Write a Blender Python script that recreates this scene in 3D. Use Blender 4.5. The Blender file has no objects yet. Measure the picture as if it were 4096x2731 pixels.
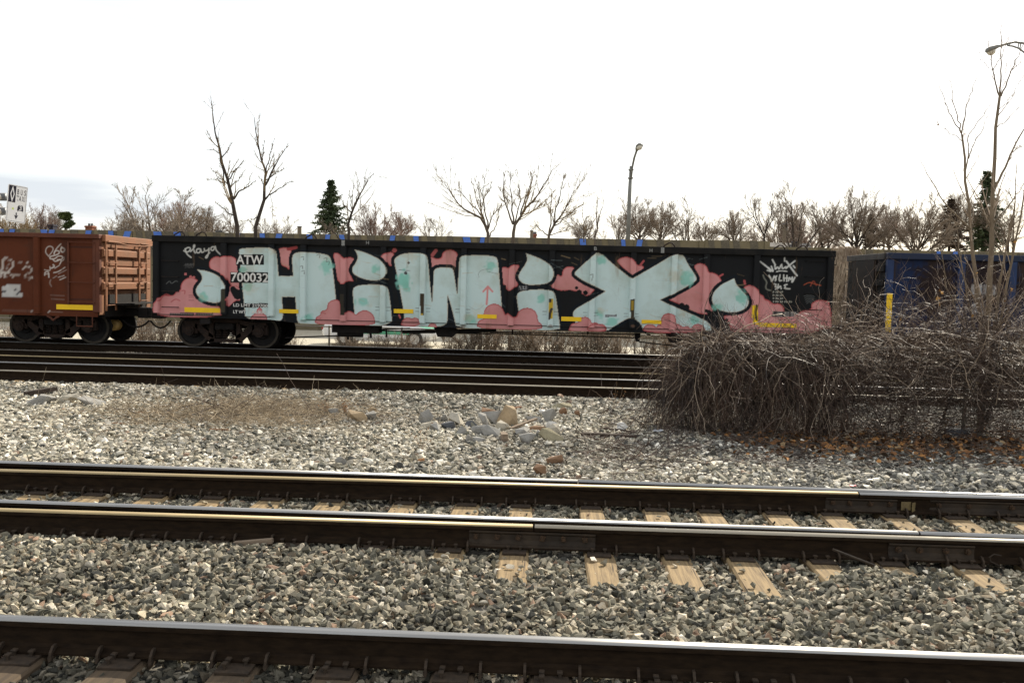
import bpy, bmesh, math, random
import numpy as np
from mathutils import Matrix, Vector

# ------------------------------------------------------------------ camera
F, CX, CY = 3760.0, 2048.0, 1365.5          # focal length and centre in photo pixels (4096 x 2731)
EYE = Vector((0.0, 0.0, 1.89))              # metres above the rail heads (z = 0)
PSI, PITCH, ROLL = math.atan(0.040), math.atan(0.0650), 0.0245
RM = (Matrix.Rotation(PSI, 3, 'Z') @ Matrix.Rotation(math.pi / 2 - PITCH, 3, 'X') @ Matrix.Rotation(ROLL, 3, 'Z'))
scene = bpy.context.scene
COL = scene.collection
cam_data = bpy.data.cameras.new('camera')
cam_data.sensor_width = 36.0
cam_data.lens = F / 4096.0 * 36.0
cam_data.clip_start = 0.1
cam_data.clip_end = 6000.0
cam = bpy.data.objects.new('camera', cam_data)
cam.matrix_world = Matrix.Translation(EYE) @ RM.to_4x4()
COL.objects.link(cam)
scene.camera = cam

# ------------------------------------------------------------------ sun and sky
SUN_EL, SUN_AZ = math.radians(34.0), math.radians(27.0)   # azimuth measured from +Y towards +X
world = bpy.data.worlds.new('World')
scene.world = world
world.use_nodes = True
wn, wl = world.node_tree.nodes, world.node_tree.links
wn.clear()
w_out = wn.new('ShaderNodeOutputWorld')
w_bg = wn.new('ShaderNodeBackground')
w_sky = wn.new('ShaderNodeTexSky')
w_sky.sky_type = 'NISHITA'
w_sky.sun_disc = False
w_sky.sun_elevation = SUN_EL
w_sky.sun_rotation = SUN_AZ
w_sky.air_density = 1.0
w_sky.dust_density = 1.4
w_sky.ozone_density = 1.0
w_bg.inputs['Strength'].default_value = 0.11
# thin bright cloud all over the sky, a few greyer gaps
w_tc = wn.new('ShaderNodeTexCoord')
w_map = wn.new('ShaderNodeMapping')
w_map.inputs['Scale'].default_value = (1.6, 1.6, 9.0)
w_map.inputs['Location'].default_value = (0.35, 0.1, 0.55)
w_noise = wn.new('ShaderNodeTexNoise')
w_noise.inputs['Scale'].default_value = 1.3
w_noise.inputs['Detail'].default_value = 6.0
w_noise.inputs['Roughness'].default_value = 0.55
w_ramp = wn.new('ShaderNodeValToRGB')
w_ramp.color_ramp.elements[0].position = 0.30
w_ramp.color_ramp.elements[0].color = (0.46, 0.46, 0.46, 1)
w_ramp.color_ramp.elements[1].position = 0.48
w_ramp.color_ramp.elements[1].color = (0.66, 0.66, 0.66, 1)
w_mix = wn.new('ShaderNodeMix')
w_mix.data_type = 'RGBA'
w_mix.inputs['B'].default_value = (8.4, 8.3, 8.1, 1)
wl.new(w_tc.outputs['Generated'], w_map.inputs['Vector'])
wl.new(w_map.outputs['Vector'], w_noise.inputs['Vector'])
wl.new(w_noise.outputs['Fac'], w_ramp.inputs['Fac'])
wl.new(w_ramp.outputs['Color'], w_mix.inputs['Factor'])
wl.new(w_sky.outputs['Color'], w_mix.inputs['A'])
# greyer undersides of the cloud, drawn out sideways
w_map2 = wn.new('ShaderNodeMapping')
w_map2.inputs['Scale'].default_value = (1.5, 1.5, 11.0)
w_map2.inputs['Location'].default_value = (1.3, 0.0, 0.0)
w_noise2 = wn.new('ShaderNodeTexNoise')
w_noise2.inputs['Scale'].default_value = 1.2
w_noise2.inputs['Detail'].default_value = 5.0
w_ramp2 = wn.new('ShaderNodeValToRGB')
w_ramp2.color_ramp.elements[0].position = 0.56
w_ramp2.color_ramp.elements[0].color = (0, 0, 0, 1)
w_ramp2.color_ramp.elements[1].position = 0.68
w_ramp2.color_ramp.elements[1].color = (0.8, 0.8, 0.8, 1)
w_mix2 = wn.new('ShaderNodeMix')
w_mix2.data_type = 'RGBA'
w_mix2.inputs['B'].default_value = (4.4, 4.75, 5.2, 1)
wl.new(w_tc.outputs['Generated'], w_map2.inputs['Vector'])
wl.new(w_map2.outputs['Vector'], w_noise2.inputs['Vector'])
wl.new(w_noise2.outputs['Fac'], w_ramp2.inputs['Fac'])
wl.new(w_ramp2.outputs['Color'], w_mix2.inputs['Factor'])
wl.new(w_mix.outputs['Result'], w_mix2.inputs['A'])
wl.new(w_mix2.outputs['Result'], w_bg.inputs['Color'])
wl.new(w_bg.outputs['Background'], w_out.inputs['Surface'])
sun_data = bpy.data.lights.new('sun', 'SUN')
sun_data.energy = 5.0
sun_data.angle = math.radians(0.6)
sun_data.color = (1.0, 0.91, 0.76)
sun = bpy.data.objects.new('sun', sun_data)
sdir = Vector((math.sin(SUN_AZ) * math.cos(SUN_EL), math.cos(SUN_AZ) * math.cos(SUN_EL), math.sin(SUN_EL)))
sun.rotation_euler = sdir.to_track_quat('Z', 'Y').to_euler()
sun.location = sdir * 60
COL.objects.link(sun)
scene.view_settings.view_transform = 'Standard'
scene.view_settings.look = 'None'
scene.view_settings.gamma = 1.0
scene.view_settings.exposure = 0.56
scene.view_settings.use_curve_mapping = False
scene.render.resolution_x = 1024
scene.render.resolution_y = 682

# ------------------------------------------------------------------ helpers: pixels and points
def ray(u, v):
    return RM @ Vector(((u - CX) / F, -(v - CY) / F, -1.0))

def P(u, v, Y=None, Z=None):
    """point seen at photo pixel (u, v) on the plane y = Y or z = Z"""
    d = ray(u, v)
    t = Y / d.y if Y is not None else (Z - EYE.z) / d.z
    return EYE + d * t

RMT = np.array(RM.transposed())
def proj(x, y, z):
    p = np.stack(np.broadcast_arrays(x, y, np.asarray(z) - EYE.z), -1) @ RMT.T
    w = -p[..., 2]
    return CX + F * p[..., 0] / w, CY - F * p[..., 1] / w

# ------------------------------------------------------------------ helpers: meshes
def fast_mesh(name, verts, quads=None, tris=None):
    verts = np.asarray(verts, np.float32).reshape(-1, 3)
    me = bpy.data.meshes.new(name)
    parts, starts, off = [], [], 0
    for f, k in ((quads, 4), (tris, 3)):
        if f is not None and len(f):
            f = np.asarray(f, np.int32).reshape(-1, k)
            parts.append(f.ravel())
            starts.append(off + np.arange(len(f)) * k)
            off += f.size
    loops = np.concatenate(parts)
    st = np.concatenate(starts).astype(np.int32)
    me.vertices.add(len(verts))
    me.vertices.foreach_set('co', verts.ravel())
    me.loops.add(len(loops))
    me.loops.foreach_set('vertex_index', loops)
    me.polygons.add(len(st))
    me.polygons.foreach_set('loop_start', st)
    me.update(calc_edges=True)
    return me

def link(name, me, m=None, parent=None, loc=None, smooth=False):
    o = bpy.data.objects.new(name, me)
    COL.objects.link(o)
    if me is not None and m is not None:
        ms = m if isinstance(m, (list, tuple)) else [m]
        for k in ms:
            me.materials.append(k)
    if parent is not None:
        o.parent = parent
    if loc is not None:
        o.location = loc
    if smooth and me is not None:
        me.polygons.foreach_set('use_smooth', np.ones(len(me.polygons), bool))
    return o

def tag(o, label=None, cat=None, group=None, kind=None):
    if label: o['label'] = label
    if cat: o['category'] = cat
    if group: o['group'] = group
    if kind: o['kind'] = kind
    return o

def thing(name, loc, label, cat, group=None):
    o = bpy.data.objects.new(name, None)
    COL.objects.link(o)
    o.empty_display_size = 0.2
    o.location = loc
    return tag(o, label, cat, group)

def copy_tree(o, parent=None):
    c = o.copy()
    COL.objects.link(c)
    c.parent = parent
    for ch in list(o.children):
        copy_tree(ch, c)
    return c

ORD = ['first', 'second', 'third', 'fourth', 'fifth', 'sixth', 'seventh', 'eighth', 'ninth', 'tenth', 'eleventh',
       'twelfth', 'thirteenth', 'fourteenth', 'fifteenth', 'sixteenth', 'seventeenth', 'eighteenth', 'nineteenth',
       'twentieth', 'twenty-first', 'twenty-second', 'twenty-third', 'twenty-fourth', 'twenty-fifth', 'twenty-sixth',
       'twenty-seventh', 'twenty-eighth', 'twenty-ninth', 'thirtieth']

class MB:
    """collects shapes (world coordinates) and links them as ONE mesh"""
    def __init__(s):
        s.v, s.f, s.mi, s.m = [], [], [], 0
    def add(s, verts, faces):
        o = len(s.v)
        s.v += [tuple(p) for p in verts]
        s.f += [tuple(i + o for i in f) for f in faces]
        s.mi += [s.m] * len(faces)
        return s
    def box(s, x0, x1, y0, y1, z0, z1):
        return s.add([(x0, y0, z0), (x1, y0, z0), (x1, y1, z0), (x0, y1, z0), (x0, y0, z1), (x1, y0, z1), (x1, y1, z1), (x0, y1, z1)],
                     [(0, 3, 2, 1), (4, 5, 6, 7), (0, 1, 5, 4), (1, 2, 6, 5), (2, 3, 7, 6), (3, 0, 4, 7)])
    def cbox(s, c, d, rot=None):
        h = Vector(d) / 2
        vs = [Vector((sx * h.x, sy * h.y, sz * h.z)) for sz in (-1, 1) for sx, sy in ((-1, -1), (1, -1), (1, 1), (-1, 1))]
        if rot is not None:
            vs = [rot @ p for p in vs]
        return s.add([p + Vector(c) for p in vs],
                     [(0, 3, 2, 1), (4, 5, 6, 7), (0, 1, 5, 4), (1, 2, 6, 5), (2, 3, 7, 6), (3, 0, 4, 7)])
    def prism_xz(s, pts, y0, y1):
        """polygon in x,z extruded from y0 (near) to y1 (far); pts counter-clockwise seen from the camera"""
        n = len(pts)
        vs = [(p[0], y0, p[1]) for p in pts] + [(p[0], y1, p[1]) for p in pts]
        fs = [tuple(range(n)), tuple(range(2 * n - 1, n - 1, -1))]
        fs += [(i, i + n, (i + 1) % n + n, (i + 1) % n) for i in range(n)]
        return s.add(vs, fs)
    def prism_yz(s, pts, x0, x1):
        n = len(pts)
        vs = [(x0, p[0], p[1]) for p in pts] + [(x1, p[0], p[1]) for p in pts]
        fs = [tuple(range(n - 1, -1, -1)), tuple(range(n, 2 * n))]
        fs += [(i, (i + 1) % n, (i + 1) % n + n, i + n) for i in range(n)]
        return s.add(vs, fs)
    def tube(s, path, r, n=6, cap=True):
        path = [Vector(p) for p in path]
        k = len(path)
        rr = r if isinstance(r, (list, tuple)) else [r] * k
        up = None
        vs = []
        for i, p in enumerate(path):
            t = (path[min(i + 1, k - 1)] - path[max(i - 1, 0)]).normalized()
            if up is None:
                ref = Vector((0, 0, 1)) if abs(t.z) < 0.9 else Vector((1, 0, 0))
                up = (ref - t * ref.dot(t)).normalized()
            else:
                up = (up - t * up.dot(t))
                up = up.normalized() if up.length > 1e-6 else t.orthogonal().normalized()
            sd = t.cross(up)
            for j in range(n):
                a = 2 * math.pi * j / n
                vs.append(p + (up * math.cos(a) + sd * math.sin(a)) * rr[i])
        fs = [(i * n + j, i * n + (j + 1) % n, (i + 1) * n + (j + 1) % n, (i + 1) * n + j) for i in range(k - 1) for j in range(n)]
        if cap:
            fs += [tuple(range(n - 1, -1, -1)), tuple((k - 1) * n + j for j in range(n))]
        return s.add(vs, fs)
    def cyl(s, a, b, r, n=12):
        return s.tube([a, b], r, n)
    def lathe_y(s, c, prof, n=28):
        """profile of (y, radius) turned about an axle along y through c"""
        vs, k = [], len(prof)
        for y, r in prof:
            for j in range(n):
                a = 2 * math.pi * j / n
                vs.append((c[0] + r * math.cos(a), c[1] + y, c[2] + r * math.sin(a)))
        fs = [(i * n + j, (i + 1) * n + j, (i + 1) * n + (j + 1) % n, i * n + (j + 1) % n) for i in range(k - 1) for j in range(n)]
        fs += [tuple(range(n)), tuple((k - 1) * n + j for j in range(n - 1, -1, -1))]
        return s.add(vs, fs)
    def build(s, name, m, parent=None, smooth=False, origin=None, bevel=0.0):
        if origin is None:
            origin = Vector((0, 0, 0))
            p = parent
            while p is not None:
                origin = origin + Vector(p.location)
                p = p.parent
        me = bpy.data.meshes.new(name)
        me.from_pydata([(p[0] - origin[0], p[1] - origin[1], p[2] - origin[2]) for p in s.v], [], s.f)
        if bevel > 0:
            bm = bmesh.new(); bm.from_mesh(me)
            bmesh.ops.bevel(bm, geom=list(bm.edges), offset=bevel, segments=1, affect='EDGES')
            bm.to_mesh(me); bm.free()
        elif any(s.mi):
            me.polygons.foreach_set('material_index', s.mi)
        return link(name, me, m, parent, None, smooth)

def mesh_thing(name, mb, m, loc, label, cat, group=None, smooth=False, bevel=0.0):
    """a thing that is one mesh: verts in world coordinates, origin at loc"""
    o = mb.build(name, m, None, smooth, Vector(loc), bevel)
    o.location = loc
    return tag(o, label, cat, group)

def strands(Pts, R, sides=3):
    """Pts (N,K,3), R (N,K) -> verts, quads of N tapering tubes"""
    N, K, _ = Pts.shape
    T = np.empty_like(Pts)
    T[:, 1:-1] = Pts[:, 2:] - Pts[:, :-2]
    T[:, 0] = Pts[:, 1] - Pts[:, 0]
    T[:, -1] = Pts[:, -1] - Pts[:, -2]
    T /= np.linalg.norm(T, axis=-1, keepdims=True) + 1e-9
    ref = np.where(np.abs(T[:, :1, 2:3]) < 0.85, np.array([0, 0, 1.0]), np.array([1.0, 0, 0]))
    ref = np.broadcast_to(ref, T.shape)
    A = np.cross(T, ref); A /= np.linalg.norm(A, axis=-1, keepdims=True) + 1e-9
    B = np.cross(T, A)
    ang = np.arange(sides) * 2 * math.pi / sides
    V = Pts[:, :, None] + (A[:, :, None] * np.cos(ang)[None, None, :, None] + B[:, :, None] * np.sin(ang)[None, None, :, None]) * R[:, :, None, None]
    base = (np.arange(N) * K * sides)[:, None, None] + (np.arange(K - 1) * sides)[None, :, None]
    j = np.arange(sides)[None, None]
    j2 = (j + 1) % sides
    q = np.stack(np.broadcast_arrays(base + j, base + sides + j, base + sides + j2, base + j2), -1)
    return V.reshape(-1, 3), q.reshape(-1, 4)

def join(*vq):
    vs, qs, o = [], [], 0
    for v, q in vq:
        vs.append(v); qs.append(q + o); o += len(v)
    return np.concatenate(vs), np.concatenate(qs)

# smooth pseudo noise on numpy arrays
def vnoise(x, y=0.0, seed=0):
    x = np.asarray(x, float); y = np.asarray(y, float)
    xi, yi = np.floor(x), np.floor(y)
    fx, fy = x - xi, y - yi
    fx = fx * fx * (3 - 2 * fx); fy = fy * fy * (3 - 2 * fy)
    def h(a, b):
        s = np.sin(a * 127.1 + b * 311.7 + seed * 74.7) * 43758.5453
        return s - np.floor(s)
    return (h(xi, yi) * (1 - fx) + h(xi + 1, yi) * fx) * (1 - fy) + (h(xi, yi + 1) * (1 - fx) + h(xi + 1, yi + 1) * fx) * fy

# ------------------------------------------------------------------ helpers: materials
def mat(name, c1, c2=None, scale=6.0, rough=0.8, metal=0.0, bump=0.0, bscale=None, stretch=(1, 1, 1), lo=0.35, hi=0.65,
        spec=0.3, detail=6.0, attr=None, attr_type='GEOMETRY', c3=None, scale3=1.0, lo3=0.55, hi3=0.7, stretch3=(1, 1, 1), trans=0.0, rough2=None):
    m = bpy.data.materials.new(name)
    m.use_nodes = True
    nt = m.node_tree; N, L = nt.nodes, nt.links
    b = N['Principled BSDF']
    b.inputs['Roughness'].default_value = rough
    b.inputs['Metallic'].default_value = metal
    b.inputs['Specular IOR Level'].default_value = spec
    tc = N.new('ShaderNodeTexCoord')
    def noise(sc, st, det):
        mp = N.new('ShaderNodeMapping'); mp.inputs['Scale'].default_value = st
        L.new(tc.outputs['Object'], mp.inputs['Vector'])
        n = N.new('ShaderNodeTexNoise'); n.inputs['Scale'].default_value = sc; n.inputs['Detail'].default_value = det
        n.inputs['Roughness'].default_value = 0.6
        L.new(mp.outputs['Vector'], n.inputs['Vector'])
        return n.outputs['Fac']
    def ramp(fac, a, z):
        r = N.new('ShaderNodeMapRange'); r.inputs['From Min'].default_value = a; r.inputs['From Max'].default_value = z
        L.new(fac, r.inputs['Value'])
        return r.outputs['Result']
    def mix(fac, A, B, mode='MIX'):
        x = N.new('ShaderNodeMix'); x.data_type = 'RGBA'; x.blend_type = mode
        if hasattr(fac, 'links'): L.new(fac, x.inputs['Factor'])
        else: x.inputs['Factor'].default_value = fac
        for sock, val in (('A', A), ('B', B)):
            if hasattr(val, 'links'): L.new(val, x.inputs[sock])
            else: x.inputs[sock].default_value = (*val, 1)
        return x.outputs['Result']
    col = None
    if attr:
        at = N.new('ShaderNodeAttribute'); at.attribute_name = attr; at.attribute_type = attr_type
        col = at.outputs['Color']
    n1 = noise(scale, stretch, detail)
    f1 = ramp(n1, lo, hi)
    if c2 is not None:
        if attr:
            col = mix(f1, mix(1.0, col, c1, 'MULTIPLY'), mix(1.0, col, c2, 'MULTIPLY'))
        else:
            col = mix(f1, c1, c2)
    elif not attr:
        col = None
        b.inputs['Base Color'].default_value = (*c1, 1)
    if c3 is not None:
        f3 = ramp(noise(scale3, stretch3, 5.0), lo3, hi3)
        col = mix(f3, col if col is not None else c1, c3)
    if col is not None:
        L.new(col, b.inputs['Base Color'])
    if rough2 is not None:
        r = N.new('ShaderNodeMapRange'); r.inputs['To Min'].default_value = rough; r.inputs['To Max'].default_value = rough2
        L.new(f1, r.inputs['Value']); L.new(r.outputs['Result'], b.inputs['Roughness'])
    if bump > 0:
        bp = N.new('ShaderNodeBump'); bp.inputs['Strength'].default_value = 1.0; bp.inputs['Distance'].default_value = bump
        L.new(noise(bscale or scale * 3, stretch, 4.0), bp.inputs['Height']); L.new(bp.outputs['Normal'], b.inputs['Normal'])
    if trans > 0:
        b.inputs['Transmission Weight'].default_value = trans
    return m

M = {}
M['rail_rust'] = mat('rail_rust', (0.011, 0.0065, 0.0035), (0.024, 0.0145, 0.0075), 9, 0.85, 0.0, 0.0006, 40, stretch=(1, 1, 4), spec=0.12)
M['rail_top'] = mat('rail_top', (0.27, 0.265, 0.255), (0.36, 0.355, 0.34), 14, 0.34, 1.0, rough2=0.46, stretch=(0.08, 6, 1))
M['rail_gold'] = mat('rail_gold', (0.30, 0.23, 0.115), (0.40, 0.31, 0.17), 10, 0.5, 0.35, rough2=0.6, stretch=(0.2, 8, 1))
M['rail_dull'] = mat('rail_dull', (0.10, 0.085, 0.07), (0.17, 0.15, 0.12), 10, 0.6, 0.3, stretch=(0.2, 8, 1))
M['rail_cream'] = mat('rail_cream', (0.28, 0.25, 0.19), (0.37, 0.33, 0.26), 10, 0.5, 0.35, stretch=(0.2, 8, 1))
M['plate'] = mat('tie_plate_rust', (0.024, 0.017, 0.011), (0.050, 0.033, 0.020), 22, 0.8, 0.0, 0.001, 60)
M['bolt'] = mat('bolt_rust', (0.030, 0.021, 0.014), (0.075, 0.042, 0.022), 40, 0.6, 0.3)
M['bar'] = mat('joint_bar_steel', (0.020, 0.014, 0.009), (0.040, 0.027, 0.016), 9, 0.7, 0.0, 0.0006, 40)
M['tie'] = mat('tie_wood', (0.31, 0.220, 0.112), (0.155, 0.110, 0.060), 16, 0.9, 0.0, 0.004, 26, stretch=(3.2, 0.16, 3.2), c3=(0.045, 0.032, 0.022), scale3=9, lo3=0.58, hi3=0.64, stretch3=(3.0, 0.10, 3.0))
M['tie_shaded'] = mat('tie_wood_shaded', (0.10, 0.070, 0.042), (0.06, 0.043, 0.028), 16, 0.9, 0.0, 0.004, 26, stretch=(3.2, 0.16, 3.2), c3=(0.03, 0.022, 0.016), scale3=8, lo3=0.60, hi3=0.68, stretch3=(3.0, 0.10, 3.0))  # tie wood darkened: the nearest rail's shade put into the colour
M['stone'] = mat('ballast_stone', (0.82, 0.82, 0.82), (1.18, 1.17, 1.14), 22, 0.9, 0.0, 0.004, 45, attr='tint', attr_type='INSTANCER')
M['bed'] = mat('ballast_bed', (0.11, 0.10, 0.085), (0.22, 0.205, 0.17), 26, 0.95, 0.0, 0.02, 30)
M['earth'] = mat('earth', (0.16, 0.13, 0.085), (0.24, 0.20, 0.13), 0.6, 0.95, 0.0, 0.02, 8)
# ------------------------------------------------------------------ ground, road, ballast beds
YWALL, ZROAD = 47.8, -0.90
def ground():
    ys = [-400, 3, 26.6, 27.6, 29.6, 34.0, 60, 200, 900, 3500]
    zs = [-0.34, -0.34, -0.34, -0.46, -0.93, -0.94, -0.94, -0.94, -0.94, -0.94]
    xs = [-3500, -600, -120, -40, 40, 120, 600, 3500]
    v = [(x, y, z) for y, z in zip(ys, zs) for x in xs]
    n = len(xs)
    q = [(j * n + i, j * n + i + 1, (j + 1) * n + i + 1, (j + 1) * n + i) for j in range(len(ys) - 1) for i in range(n - 1)]
    tag(link('ground', fast_mesh('ground', v, q), M['earth']), kind='structure')
    r = MB().box(-140, 140, 34.6, YWALL - 0.35, -0.95, ZROAD)
    tag(r.build('road', mat('road_concrete', (0.44, 0.40, 0.31), (0.52, 0.48, 0.38), 3.0, 0.85, 0.0, 0.002, 30)), kind='structure')
ground()

def yc_cover(x):       # where the ballast starts to cover the tie ends in front of the turnout track
    return np.where(np.asarray(x) < -1.15, 7.02, 6.74 + 1.0 * (vnoise(np.asarray(x) * 1.25, 3.0, 5) - 0.5))

def hb(x, y):
    """height of the ballast surface"""
    x = np.asarray(x, float); y = np.asarray(y, float)
    n = vnoise(x * 0.9, y * 0.9, 1) - 0.5
    n2 = vnoise(x * 3.1, y * 3.1, 2) - 0.5
    z = np.full(np.broadcast(x, y).shape, -0.245)
    mound = -0.178 + 0.03 * n + 0.02 * n2
    w = np.clip((y - 5.0) / 0.14, 0, 1) * np.clip((yc_cover(x) - y) / 0.22 + 0.5, 0, 1)
    z = z * (1 - w) + mound * w
    mid = -0.20 + 0.05 * n + 0.022 * n2 - 0.03 * np.clip((y - 9.5) / 3, 0, 1) * np.clip((16 - y) / 3, 0, 1)
    w = np.clip((y - 9.02) / 0.16, 0, 1) * np.clip((16.95 - y) / 0.25, 0, 1)
    z = z * (1 - w) + mid * w
    z = np.where(y > 26.3, -0.245 - 0.14 * np.clip((y - 26.3) / 0.9, 0, 1), z)
    return z

def bed():
    xs = np.arange(-17, 17.01, 0.12)
    ys = np.concatenate([np.arange(3.6, 9.6, 0.06), np.arange(9.6, 17.2, 0.12), np.arange(17.3, 27.6, 0.35)])
    X, Y = np.meshgrid(xs, ys)
    Z = hb(X, Y) - 0.012
    n = len(xs)
    i = np.arange(n - 1)[None]; j = np.arange(len(ys) - 1)[:, None]
    q = np.stack(np.broadcast_arrays(j * n + i, j * n + i + 1, (j + 1) * n + i + 1, (j + 1) * n + i), -1).reshape(-1, 4)
    tag(link('ballast_bed', fast_mesh('ballast_bed', np.stack([X, Y, Z], -1), q), M['bed'], smooth=True), kind='structure')
bed()

# ------------------------------------------------------------------ loose stones: prototypes scattered by geometry nodes
def hull(rng, n, sx, sy, sz, boxy=0.5):
    p = rng.normal(size=(n, 3))
    p /= np.linalg.norm(p, axis=1, keepdims=True)
    p = p / (np.abs(p).max(1, keepdims=True) ** boxy)
    p *= np.array([sx, sy, sz]) * rng.uniform(0.8, 1.12, (n, 1))
    bm = bmesh.new()
    for q in p: bm.verts.new(q)
    bmesh.ops.convex_hull(bm, input=bm.verts)
    loose = [v for v in bm.verts if not v.link_faces]
    bmesh.ops.delete(bm, geom=loose, context='VERTS')
    return bm

STONES = bpy.data.collections.new('stone_shapes')
_rng = np.random.default_rng(3)
for _i in range(14):
    bm = hull(_rng, 11, 0.5 * _rng.uniform(0.85, 1.2), 0.5 * _rng.uniform(0.6, 0.9), 0.5 * _rng.uniform(0.38, 0.72), 0.55)
    me = bpy.data.meshes.new('stone'); bm.to_mesh(me); bm.free()
    me.materials.append(M['stone'])
    STONES.objects.link(bpy.data.objects.new('stone_%02d' % _i, me))

def scatter_tree():
    nt = bpy.data.node_groups.new('scatter_stones', 'GeometryNodeTree')
    nt.interface.new_socket('Geometry', in_out='INPUT', socket_type='NodeSocketGeometry')
    nt.interface.new_socket('Geometry', in_out='OUTPUT', socket_type='NodeSocketGeometry')
    N, L = nt.nodes, nt.links
    gi, go = N.new('NodeGroupInput'), N.new('NodeGroupOutput')
    ci = N.new('GeometryNodeCollectionInfo'); ci.inputs['Collection'].default_value = STONES
    ci.inputs['Separate Children'].default_value = True; ci.inputs['Reset Children'].default_value = True
    ip = N.new('GeometryNodeInstanceOnPoints'); ip.inputs['Pick Instance'].default_value = True
    def na(name, t):
        a = N.new('GeometryNodeInputNamedAttribute'); a.data_type = t; a.inputs['Name'].default_value = name
        return a.outputs['Attribute']
    e2r = N.new('FunctionNodeEulerToRotation')
    L.new(na('rot', 'FLOAT_VECTOR'), e2r.inputs['Euler'])
    L.new(gi.outputs[0], ip.inputs['Points']); L.new(ci.outputs[0], ip.inputs['Instance'])
    L.new(na('pick', 'INT'), ip.inputs['Instance Index']); L.new(e2r.outputs[0], ip.inputs['Rotation'])
    L.new(na('size', 'FLOAT_VECTOR'), ip.inputs['Scale']); L.new(ip.outputs[0], go.inputs[0])
    return nt
SCATTER = scatter_tree()

def stones(name, X, Y, Z, S, tint, label, rng, tilt=0.5):
    n = len(X)
    me = bpy.data.meshes.new(name)
    me.vertices.add(n)
    me.vertices.foreach_set('co', np.stack([X, Y, Z], -1).astype(np.float32).ravel())
    rot = np.stack([rng.normal(0, tilt, n), rng.normal(0, tilt, n), rng.uniform(0, 6.283, n)], -1)
    size = S[:, None] * rng.uniform(0.8, 1.25, (n, 3))
    for nm, t, d, key in (('rot', 'FLOAT_VECTOR', rot, 'vector'), ('size', 'FLOAT_VECTOR', size, 'vector')):
        a = me.attributes.new(nm, t, 'POINT'); a.data.foreach_set(key, d.astype(np.float32).ravel())
    a = me.attributes.new('pick', 'INT', 'POINT'); a.data.foreach_set('value', rng.integers(0, 14, n).astype(np.int32))
    a = me.attributes.new('tint', 'FLOAT_COLOR', 'POINT')
    tint = np.clip(tint, 0, 1) ** 1.22 * 1.22
    tint = tint.mean(1, keepdims=True) + 0.62 * (tint - tint.mean(1, keepdims=True))
    a.data.foreach_set('color', np.concatenate([tint, np.ones((n, 1))], 1).astype(np.float32).ravel())
    o = link(name, me)
    md = o.modifiers.new('scatter', 'NODES'); md.node_group = SCATTER
    return tag(o, label, 'gravel', kind='stuff')

PAL = np.array([(0.33, 0.31, 0.235), (0.225, 0.22, 0.165), (0.145, 0.145, 0.115), (0.085, 0.088, 0.078), (0.44, 0.395, 0.285),
                (0.58, 0.52, 0.40), (0.72, 0.68, 0.58), (0.38, 0.245, 0.15), (0.25, 0.205, 0.13)])
def palette(n, rng, w):
    k = rng.choice(len(PAL), n, p=np.array(w) / sum(w))
    return PAL[k] * rng.uniform(0.8, 1.2, (n, 1))

def field(name, y0, y1, dens, s0, s1, w, label, seed, layers=1.0, xlim=None, lift=0.35):
    rng = np.random.default_rng(seed)
    hw = 0.56 * y1 + 3.0
    xa, xb = xlim or (-hw, hw)
    n = int((xb - xa) * (y1 - y0) * dens)
    X = rng.uniform(xa, xb, n); Y = rng.uniform(y0, y1, n)
    keep = np.abs(X + 0.04 * Y) < 0.555 * Y + 2.6
    X, Y = X[keep], Y[keep]; n = len(X)
    S = s0 + (s1 - s0) * rng.beta(1.6, 2.6, n)
    Z = hb(X, Y) + S * lift * rng.uniform(-0.3, 1.0, n)
    return X, Y, Z, S, palette(n, rng, w), rng, name, label

def near_ballast():
    X, Y, Z, S, T, rng, nm, lb = field('ballast', 4.3, 9.25, 1150, 0.034, 0.094,
        [20, 22, 20, 15, 13, 9, 3, 3, 7], 'grey crushed stone ballast between the near rails', 11)
    # keep stones off the rails
    ok = np.ones(len(X), bool)
    for yr in (4.90, 7.41, 8.93):
        ok &= ~((np.abs(Y - yr) < 0.085) & (Z > -0.23))
    yb = 7.21 + 0.0165 * X; ycg = 8.70 + 0.029 * X
    ok &= ~((np.abs(Y - yb) < 0.085)) & ~((np.abs(Y - ycg) < 0.085))
    X, Y, Z, S, T = X[ok], Y[ok], Z[ok], S[ok], T[ok]
    n = 420                                       # strays lying on the ties
    xs, ys = rng.uniform(-5, 5, n), np.concatenate([rng.uniform(6.1, 6.95, 260), rng.uniform(7.6, 8.4, 160)])
    ss = rng.uniform(0.025, 0.07, n)
    X, Y, Z, S = np.r_[X, xs], np.r_[Y, ys], np.r_[Z, -0.195 + 0.25 * ss], np.r_[S, ss]
    T = np.concatenate([T, palette(n, rng, [20, 22, 20, 15, 13, 9, 3, 3, 7])])
    T *= (0.74 + 0.42 * vnoise(X * 1.3, Y * 1.3, 17))[:, None] * np.array([1.06, 1.0, 0.88])
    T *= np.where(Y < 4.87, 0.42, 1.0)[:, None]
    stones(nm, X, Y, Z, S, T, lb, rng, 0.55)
near_ballast()

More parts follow.
